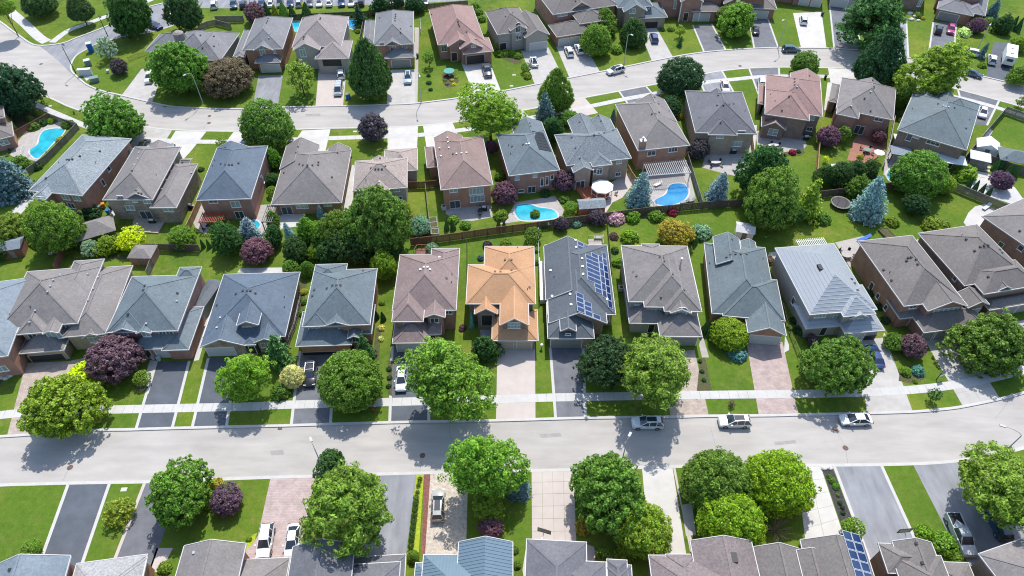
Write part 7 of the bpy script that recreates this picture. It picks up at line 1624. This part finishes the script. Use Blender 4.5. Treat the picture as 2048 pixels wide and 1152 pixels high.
def pergola(px, py, w_, d, h, rz, mat, label, n=16, along='x'):
    x, y = G(px, py, h); r = empty("pergola", x, y, 0, rz, label, "pergola"); a, b = w_ / 2, d / 2
    for i in (-1, 1):
        for j in (-1, 1): MB().box(i * (a - .2) - .08, i * (a - .2) + .08, j * (b - .2) - .08, j * (b - .2) + .08, 0, h - .2).build("post", mat, r)
    for j in (-1, 1): MB().box(-a, a, j * (b - .2) - .06, j * (b - .2) + .06, h - .2, h) .build("beam", mat, r)
    for i in range(n): xx = -a + w_ * (i + .5) / n; MB().box(xx - .045, xx + .045, -b - .2, b + .2, h + .003, h + .15).build("slat", mat, r)
pergola(1334, 336, 9.2, 4.2, 2.7, .12, m_gutter, "white slatted pergola over the terrace above the deep blue pool", 22)
pergola(424, 435, 4.6, 2.6, 2.5, .0, M("red_stain", (.36, .09, .05), .7, var=.1, scale=3), "small red slatted pergola behind the navy-slate roofed house", 14)
r_ = pergola(539, 427, 2.2, 5.0, 2.5, .0, m_woodg, "weathered grey slatted pergola left of the bungalow patio", 6)
pergola(1625, 489, 5.6, 2.6, 2.3, .12, m_white_p, "white slatted pergola behind the metal-tiled roof", 16)
# octagonal white gazebo
x, y = G(1205, 372, 2.5); r = empty("gazebo", x, y, 0, .2, "white octagonal gazebo canopy on the orange deck", "gazebo")
mb = MB(); pt = [(2.3 * math.cos(k * math.pi / 4), 2.3 * math.sin(k * math.pi / 4), 2.4) for k in range(8)]
for k in range(8): mb.add([pt[k], pt[(k + 1) % 8], (0, 0, 3.3)], [(0, 1, 2)]); mb.add([pt[k], pt[(k + 1) % 8], (pt[(k + 1) % 8][0], pt[(k + 1) % 8][1], 2.15), (pt[k][0], pt[k][1], 2.15)], [(0, 3, 2, 1)])
mb.build("canopy", m_canvas, r)
for k in range(8): MB().tube((pt[k][0] * .94, pt[k][1] * .94, .3), (pt[k][0] * .94, pt[k][1] * .94, 2.35), .06).build("post", m_white_p, r)
for k in range(7): MB().beam(tuple(c * .94 for c in pt[k][:2]) + (1.1,), tuple(c * .94 for c in pt[k + 1][:2]) + (1.1,), .06, .08).build("rail", m_white_p, r)
# decks
def deck(pix, h, mat, label, rail=None, bn=.28):
    g = P(pix, h); cx, cy = g[0]; r = empty("deck", cx, cy, 0, 0, label, "deck"); l = [(p[0] - cx, p[1] - cy) for p in g]
    MB().slab(l, 0, h - .03).build("deck_base", mat, r)
    v0 = Vector(l[0]); v1 = Vector(l[1]); u = (v1 - v0).normalized(); q = Vector((-u.y, u.x)); W = max((Vector(p) - v0).dot(u) for p in l); lo = min((Vector(p) - v0).dot(u) for p in l); D = [(Vector(p) - v0).dot(q) for p in l]; n = int((W - lo) / bn)
    if len(pix) == 4:
        a, b, c, d = [Vector(p) for p in l]
        for i in range(n):
            t0, t1 = (i + .04) / n, (i + .96) / n; cs = [a.lerp(b, t0), a.lerp(b, t1), d.lerp(c, t1), d.lerp(c, t0)]
            MB().slab([tuple(p) for p in cs], h - .03, h).build("plank", mat, r)
    if rail:
        for i, j in rail:
            a, b = Vector(l[i]), Vector(l[j]); k = max(2, int((b - a).length / 1.2))
            for s in range(k + 1): p = a.lerp(b, s / k); MB().box(p.x - .04, p.x + .04, p.y - .04, p.y + .04, h, h + .95).build("rail_post", mat, r)
            MB().beam((a.x, a.y, h + .95), (b.x, b.y, h + .95), .1, .06).build("handrail", mat, r)
deck([(262, 462), (316, 466), (332, 438), (268, 434)], .25, m_deck, "weathered wooden deck behind the taupe stone house")
deck([(1172, 403), (1216, 396), (1222, 372), (1147, 372)], .5, m_deckr, "orange-stained deck under the white octagonal gazebo", [(0, 3)])
deck([(1178, 494), (1206, 494), (1204, 478), (1176, 478)], 1.6, m_deck, "small raised deck at the back of the solar-panelled house", [(1, 2), (2, 3)])
deck([(828, 508), (850, 508), (852, 497), (835, 497)], 1.6, m_woodr, "small red balcony deck behind the mauve roof", [(0, 3), (3, 2)])
deck([(1080, 600), (1090, 600), (1088, 522), (1079, 522)], 1.0, m_white_p, "narrow pale side porch left of the solar-panelled house", [(0, 3)])
for i, (px, py) in enumerate(((866, 439), (868, 449), (870, 462))):
    x, y = G(px, py, .4); r = empty("raised_bed", x, y, 0, .1, ("upper", "middle", "lower")[i] + " raised wooden garden box beside the narrow fence", "garden box")
    for s in ((-.7, .7, -.75, -.68), (-.7, .7, .68, .75), (-.75, -.7, -.75, .75), (.7, .75, -.75, .75)): MB().box(s[0], s[1], s[2], s[3], 0, .4).build("board", m_white, r)
    MB().box(-.69, .69, -.67, .67, 0, .32).build("soil", m_bed, r)
x, y = G(1775, 467, .4); r = empty("raised_bed", x, y, 0, .3, "dark timber garden box behind the red brick house", "garden box")
for s in ((-.9, .9, -1.5, -1.42), (-.9, .9, 1.42, 1.5), (-.98, -.9, -1.5, 1.5), (.9, .98, -1.5, 1.5)): MB().box(s[0], s[1], s[2], s[3], 0, .45).build("board", m_wood, r)
MB().box(-.89, .89, -1.41, 1.41, 0, .36).build("soil", m_bed, r)
# patio furniture
def table_set(px, py, full, label, n=6, rx=.9, ry=.55, top=None, rz=0, chair=None):
    x, y = G(px, py, .7); r = empty("patio_table", x, y, 0, rz, full, "table")
    MB().disc(0, 0, .70, .75, rx, ry, 16).build("table_top", top or m_patio, r)
    for i in (-1, 1):
        for j in (-1, 1): MB().tube((i * rx * .55, j * ry * .55, 0), (i * rx * .55, j * ry * .55, .70), .035, n=6).build("leg", m_dark, r)
    for k in range(n):
        a = 2 * math.pi * (k + .5) / n; cx, cy = math.cos(a) * (rx + .45), math.sin(a) * (ry + .45); ca, sa = math.cos(rz), math.sin(rz)
        o = CHAIR(x + cx * ca - cy * sa, y + cx * sa + cy * ca, rz + a + math.pi / 2, "dark patio chair, number of a set around the " + label + " table")
        o["label"] = "dark patio chair on the " + {6: ("far right", "far middle", "far left", "near left", "near middle", "near right"), 4: ("far right", "far left", "near left", "near right"), 2: ("far", "near")}[n][k] + " side of the " + label + " table"; o["group"] = "chairs at the " + label + " table"
CHM = None
def CHAIR(x, y, rz, label):
    global CHM
    if CHM is None:
        s = MB().box(-.25, .25, -.25, .25, .40, .46).mesh("seat", m_dark); b = MB().box(-.25, .25, -.30, -.25, .46, .95).mesh("backrest", m_dark); l = MB().tube((0, 0, 0), (0, 0, .4), .02, n=5).mesh("leg", m_dark); CHM = (s, b, l)
    r = empty("patio_chair", x, y, 0, rz, label, "chair"); inst("seat", CHM[0], r); inst("backrest", CHM[1], r, rot=(0, 0, 0))
    for i in (-1, 1):
        for j in (-1, 1): inst("leg", CHM[2], r, (i * .21, j * .21, 0))
    return r
table_set(1547, 290, "long pale dining table on the curved stone patio", "long pale patio", 6, 1.2, .5, m_white, .05)
table_set(1432, 324, "white rectangular table on the patio above the pale spruce", "white rectangular patio", 4, 1.1, .5, m_white, .1)
table_set(1735, 299, "round dark green table on the red terrace", "round dark terrace", 4, .8, .8, m_green)
table_set(1694, 508, "grey stone table between metal roof and red brick house", "grey stone garden", 6, 1.1, .9, m_patio, .5)
table_set(1366, 322, "dark table in the shade of the white pergola", "shaded pergola", 4, .9, .6, m_dark)
table_set(2000, 345 + 3, "small dark table in the paved garden at right", "paved garden", 4, .6, .6, m_dark)
table_set(960, 421, "small round table below the white window bank", "small round patio", 2, .5, .5, m_dark)
def lounger(px, py, rz, label, mat=m_fab, l=1.9, name="sun_lounger", cat="lounger"):
    x, y = G(px, py, .3); r = empty(name, x, y, 0, rz, label, cat)
    MB().box(-l / 2, l * .2, -.33, .33, .28, .38).build("seat", mat, r); MB().add([(l * .2, -.33, .3), (l * .2, .33, .3), (l / 2, .33, .75), (l / 2, -.33, .75), (l * .2, -.33, .38), (l * .2, .33, .38), (l / 2, .33, .83), (l / 2, -.33, .83)], [(3, 2, 1, 0), (4, 5, 6, 7), (0, 1, 5, 4), (1, 2, 6, 5), (2, 3, 7, 6), (3, 0, 4, 7)]).build("backrest", mat, r)
    for i in (-.4, .4):
        for j in (-1, 1): MB().box(i * l * .9 - .03, i * l * .9 + .03, j * .28 - .03, j * .28 + .03, 0, .28).build("leg", m_dark, r)
lounger(1476, 334, .7, "long dark patio sofa on the curved stone patio", m_fab, 3.2, "garden_sofa", "sofa")
lounger(1370, 403, .3, "grey lounger left of a pair by the deep blue pool"); lounger(1381, 401, .3, "grey lounger right of a pair by the deep blue pool")
lounger(1316, 368, .6, "white lounger beside the steps of the deep blue pool", m_white_p)
lounger(1728, 477, .4, "blue covered garden lounge behind the red brick house", m_blue, 3.0, "garden_sofa", "sofa")
lounger(1973, 414, .6, "blue and white bench beside the curved concrete path", m_pale, 2.2, "garden_bench", "bench")
lounger(1889, 312, .9, "white lounger under the awning, left", m_white_p); lounger(1903, 318, .9, "white lounger under the awning, right", m_white_p)
lounger(1196, 487, 0, "dark outdoor sofa on the small raised deck", m_fab, 1.8, "garden_sofa", "sofa"); bpy.context.view_layer.update()
for o in C.objects:
    if o.get("label") == "dark outdoor sofa on the small raised deck": o.location.z = 1.6
def barbecue(px, py, label):
    x, y = G(px, py, .9); r = empty("barbecue", x, y, 0, 0, label, "barbecue")
    MB().box(-.6, .6, -.3, .3, .1, .85).build("cabinet", m_dark, r); mb = MB(); mb.tube((-.42, 0, .95), (.42, 0, .95), .28, n=12); mb.build("hood", m_metal, r)
    for i in (-1, 1): MB().box(i * .8 - .18, i * .8 + .18, -.25, .25, .82, .86).build("side_shelf", m_metal, r)
barbecue(1613, 273, "barbecue by the small side window under the rosy-brown roof"); barbecue(968, 414, "black barbecue against the wall with the white windows"); barbecue(378, 410, "barbecue on the side lawn left of the tan fence"); barbecue(1468, 300, "dark barbecue under the dark grey roof's windows"); barbecue(303, 440, "barbecue beside the white patio door on the wooden deck")
# parasols
def parasol(px, py, h, R, mat, label, tilt=0):
    x, y = G(px, py, h); r = empty("parasol", x, y, 0, 0, label, "parasol"); mb = MB(); n = 8
    pt = [(R * math.cos(2 * math.pi * k / n), R * math.sin(2 * math.pi * k / n), h - .25) for k in range(n)]
    for k in range(n): mb.add([pt[k], pt[(k + 1) % n], (0, 0, h + .25)], [(0, 1, 2)])
    mb.build("canopy", mat, r); MB().tube((0, 0, 0), (0, 0, h + .2), .035).build("pole", m_dark, r)
parasol(1760, 303, 2.4, 1.1, m_canvas, "folded white parasol on the red terrace")
# covered round thing in the flower bed
x, y = G(898, 142, 1.2); r = empty("covered_fountain", x, y, 0, 0, "round teal-covered garden table standing in the flower bed", "garden table")
MB().disc(0, 0, 1.1, 1.3, 1.35, n=20).build("table_top", m_teal, r); MB().tube((0, 0, 0), (0, 0, 1.1), .35, .25).build("pedestal", m_stone, r)
# trampoline
x, y = G(1682, 405, .8); r = empty("trampoline", x, y, 0, 0, "round trampoline with a dark net among the garden trees", "trampoline")
MB().disc(0, 0, .78, .82, 1.7, n=24).build("mat", m_dark, r); mb = MB()
for k in range(24): a, b = 2 * math.pi * k / 24, 2 * math.pi * (k + 1) / 24; mb.beam((1.82 * math.cos(a), 1.82 * math.sin(a), .82), (1.82 * math.cos(b), 1.82 * math.sin(b), .82), .3, .05)
mb.build("rim_pad", m_woodg, r)
for k in range(8): a = 2 * math.pi * k / 8; MB().tube((1.95 * math.cos(a), 1.95 * math.sin(a), 0), (1.95 * math.cos(a), 1.95 * math.sin(a), 2.6), .03).build("net_pole", m_dark, r)
# basketball hoops
def hoop(px, py, bx, by, rz, label):
    x, y = G(px, py, 0); r = empty("basketball_hoop", x, y, 0, rz, label, "basketball hoop")
    MB().tube((0, 0, 0), (0, 0, 3.2), .07).build("pole", m_metal, r); MB().beam((0, 0, 2.9), (0, .9, 3.2), .08, .08).build("arm", m_metal, r)
    MB().box(-.9, .9, .9, .94, 2.9, 3.9).build("backboard", m_glassb, r); f = MB()
    for s in ((-.9, -.84, 2.9, 3.9), (.84, .9, 2.9, 3.9), (-.84, .84, 3.84, 3.9), (-.84, .84, 2.9, 2.96)): f.box(s[0], s[1], .87, .97, s[2], s[3])
    f.build("board_frame", m_dark, r); g = MB()
    for k in range(12): a, b = 2 * math.pi * k / 12, 2 * math.pi * (k + 1) / 12; g.beam((.23 * math.cos(a), 1.22 + .23 * math.sin(a), 3.05), (.23 * math.cos(b), 1.22 + .23 * math.sin(b), 3.05), .03, .03)
    g.build("rim", m_orange, r)
hoop(1795, 1096, 0, 0, .1, "basketball hoop at the foot of the worn asphalt drive"); hoop(1083, 1096, 0, 0, -.3, "basketball hoop at the foot of the pink slab drive")
# bins, boxes, small yard things
def bin_(px, py, mat, label, s=.3, h=1.0):
    x, y = G(px, py, h * .5); r = empty("wheeled_bin", x, y, 0, rn.uniform(-.4, .4), label, "bin"); MB().add([(-s * .8, -s * .8, 0), (s * .8, -s * .8, 0), (s * .8, s * .8, 0), (-s * .8, s * .8, 0), (-s, -s, h), (s, -s, h), (s, s, h), (-s, s, h)], [(3, 2, 1, 0), (4, 5, 6, 7), (0, 1, 5, 4), (1, 2, 6, 5), (2, 3, 7, 6), (3, 0, 4, 7)]).build("tub", mat, r)
    MB().box(-s - .03, s + .03, -s - .03, s + .08, h, h + .07).build("lid", mat, r)
bin_(195, 422, m_redp, "red bin in the passage between the mottled and taupe roofs"); bin_(199, 416, m_green, "green bin in the passage between the mottled and taupe roofs"); bin_(207, 411, m_orange, "orange bin in the passage between the mottled and taupe roofs"); bin_(216, 424, m_blue, "blue bin in the passage between the mottled and taupe roofs"); bin_(222, 415, m_dark, "black bin in the passage between the mottled and taupe roofs")
bin_(835, 112, m_dark, "black bin on the paved side path by the beige garage"); bin_(1645, 28, m_dark, "black bin right of the twin white garage doors"); bin_(306, 715, m_gutter, "white garden chair bin by the white garage door", .25, .8); bin_(317, 718, m_pale, "pale bin beside the white garage door", .25, .8)
bin_(1404, 403 - 260, m_dark, "dark bin at the kerb by the round dark tree", .22, .8); bin_(1651, 154, m_dark, "black bin on the pavement near the round street tree", .3, 1.0)
def unit_(px, py, mat, name, label, cat, w_=.9, d=.9, h=.9):
    x, y = G(px, py, h / 2); r = empty(name, x, y, 0, 0, label, cat); MB().box(-w_ / 2, w_ / 2, -d / 2, d / 2, .05, h).build("casing", mat, r); MB().disc(0, 0, h, h + .04, w_ * .38, n=14).build("fan_grille", m_dark, r)
unit_(403, 639, m_gutter, "air_conditioner", "white air conditioner beside the lean-to shed", "air conditioner"); unit_(1242, 577, m_gutter, "air_conditioner", "pale air conditioner in the shade left of the stepped taupe roof", "air conditioner"); unit_(888, 415, m_gutter, "air_conditioner", "white unit at the corner of the brick wall with the white windows", "air conditioner"); unit_(462, 103, m_pale, "air_conditioner", "pale unit in the gap right of the dark grey bungalow", "air conditioner")
# tall downpipe lamp on the lawn by the orange house, bird bath, boulders
x, y = G(1083, 697); r = empty("garden_lamp", x, y, 0, 0, "white globe garden ornament on the lawn strip left of the grey garage", "garden ornament"); MB().tube((0, 0, 0), (0, 0, .7), .08, .06).build("stand", m_stone, r)
mb = MB(); n = 8
for i in range(1, 5): a0, a1 = math.pi * (i - 1) / 5 + .3, math.pi * i / 5 + .3; mb.tube((0, 0, .95 - .28 * math.cos(a0)), (0, 0, .95 - .28 * math.cos(a1)), .28 * math.sin(a0), .28 * math.sin(a1), 10)
mb.build("globe", m_white_p, r)
x, y = G(1098, 454); r = empty("bird_bath", x, y, 0, 0, "pale bird bath in the fence border", "bird bath"); MB().tube((0, 0, 0), (0, 0, .8), .12, .08).build("stand", m_stone, r); MB().disc(0, 0, .8, .9, .38, n=14).build("bowl", m_white, r)
def rock(px, py, s, label, mat=m_stone, name="garden_rock"):
    x, y = G(px, py); pts = []; mb = MB(); rr = random.Random(px); n = 7
    for k, (rz_, zz) in enumerate(((1, 0), (.95, .35), (.6, .6))): pts.append([(s * rz_ * rr.uniform(.8, 1.15) * math.cos(2 * math.pi * i / n), s * .8 * rz_ * rr.uniform(.8, 1.1) * math.sin(2 * math.pi * i / n), zz * s) for i in range(n)])
    v = [p for q in pts for p in q]; mb.add(v, [(k * n + i, k * n + (i + 1) % n, (k + 1) * n + (i + 1) % n, (k + 1) * n + i) for k in range(2) for i in range(n)] + [tuple(range(2 * n, 3 * n))])
    tag(mb.build(name, mat, loc=(x, y, 0)), label, "rock")
for i, (px, py, s) in enumerate(((1820, 28, .9), (1832, 34, 1.0), (1822, 40, .9), (1836, 42, .7), (1648, 937, .5), (1655, 936, .4), (1661, 937, .4), (2, 756, .5), (12, 757, .5), (20, 752, .5))):
    rock(px, py, s, ("uppermost pale", "second pale", "third pale", "lowest pale")[i] + " stone step in the stone garden at the top edge" if i < 4 else (("left", "middle", "right")[i - 4] + " white rock at the kerb end of the dark mulch bed" if i < 7 else ("left", "middle", "right")[i - 7] + " edging stone of the kerbed bed at the left edge"), m_white)
for i, (px, py) in enumerate(((1958, 352), (1963, 346), (1968, 340), (1973, 334))):
    x, y = G(px, py); tag(MB().box(-1.1, 1.1, -.35, .35, 0, .05).build("stepping_stone", m_white, loc=(x, y, 0), rz=-.35), ("first", "second", "third", "fourth")[i] + " stepping stone from the near end beside the broad olive shrub", "stepping stone")
# white pool fence and slide at the left pool
fence([(45, 290), (40, 305), (44, 318)], 1.2, m_white_p, "short white railing between the brick house and the curved pool", style='link')
for i, (px, py) in enumerate(((18, 302), (26, 298), (14, 308))): CHAIR(*G(px, py, .4), rn.uniform(0, 6), ("left", "right", "lower")[i] + " dark chair on the terrace beside the curved pool")
for i, (px, py) in enumerate(((1668, 338), (1680, 333))): CHAIR(*G(px, py, .4), 1.0 * i, ("left", "right")[i] + " chair on the pale paving by the yellow topiary")
for i, (px, py) in enumerate(((408, 458), (414, 452))): CHAIR(*G(px, py, .4), 1.0 * i, ("left", "right")[i] + " blue-shaded chair under the red pergola")
for i, (px, py) in enumerate(((1172, 492), (1232, 386))): CHAIR(*G(px, py, .4), 1.0 * i, ("dark chair at the back door of the solar-panelled house", "dark chair on the pink patio right of the gazebo")[i])
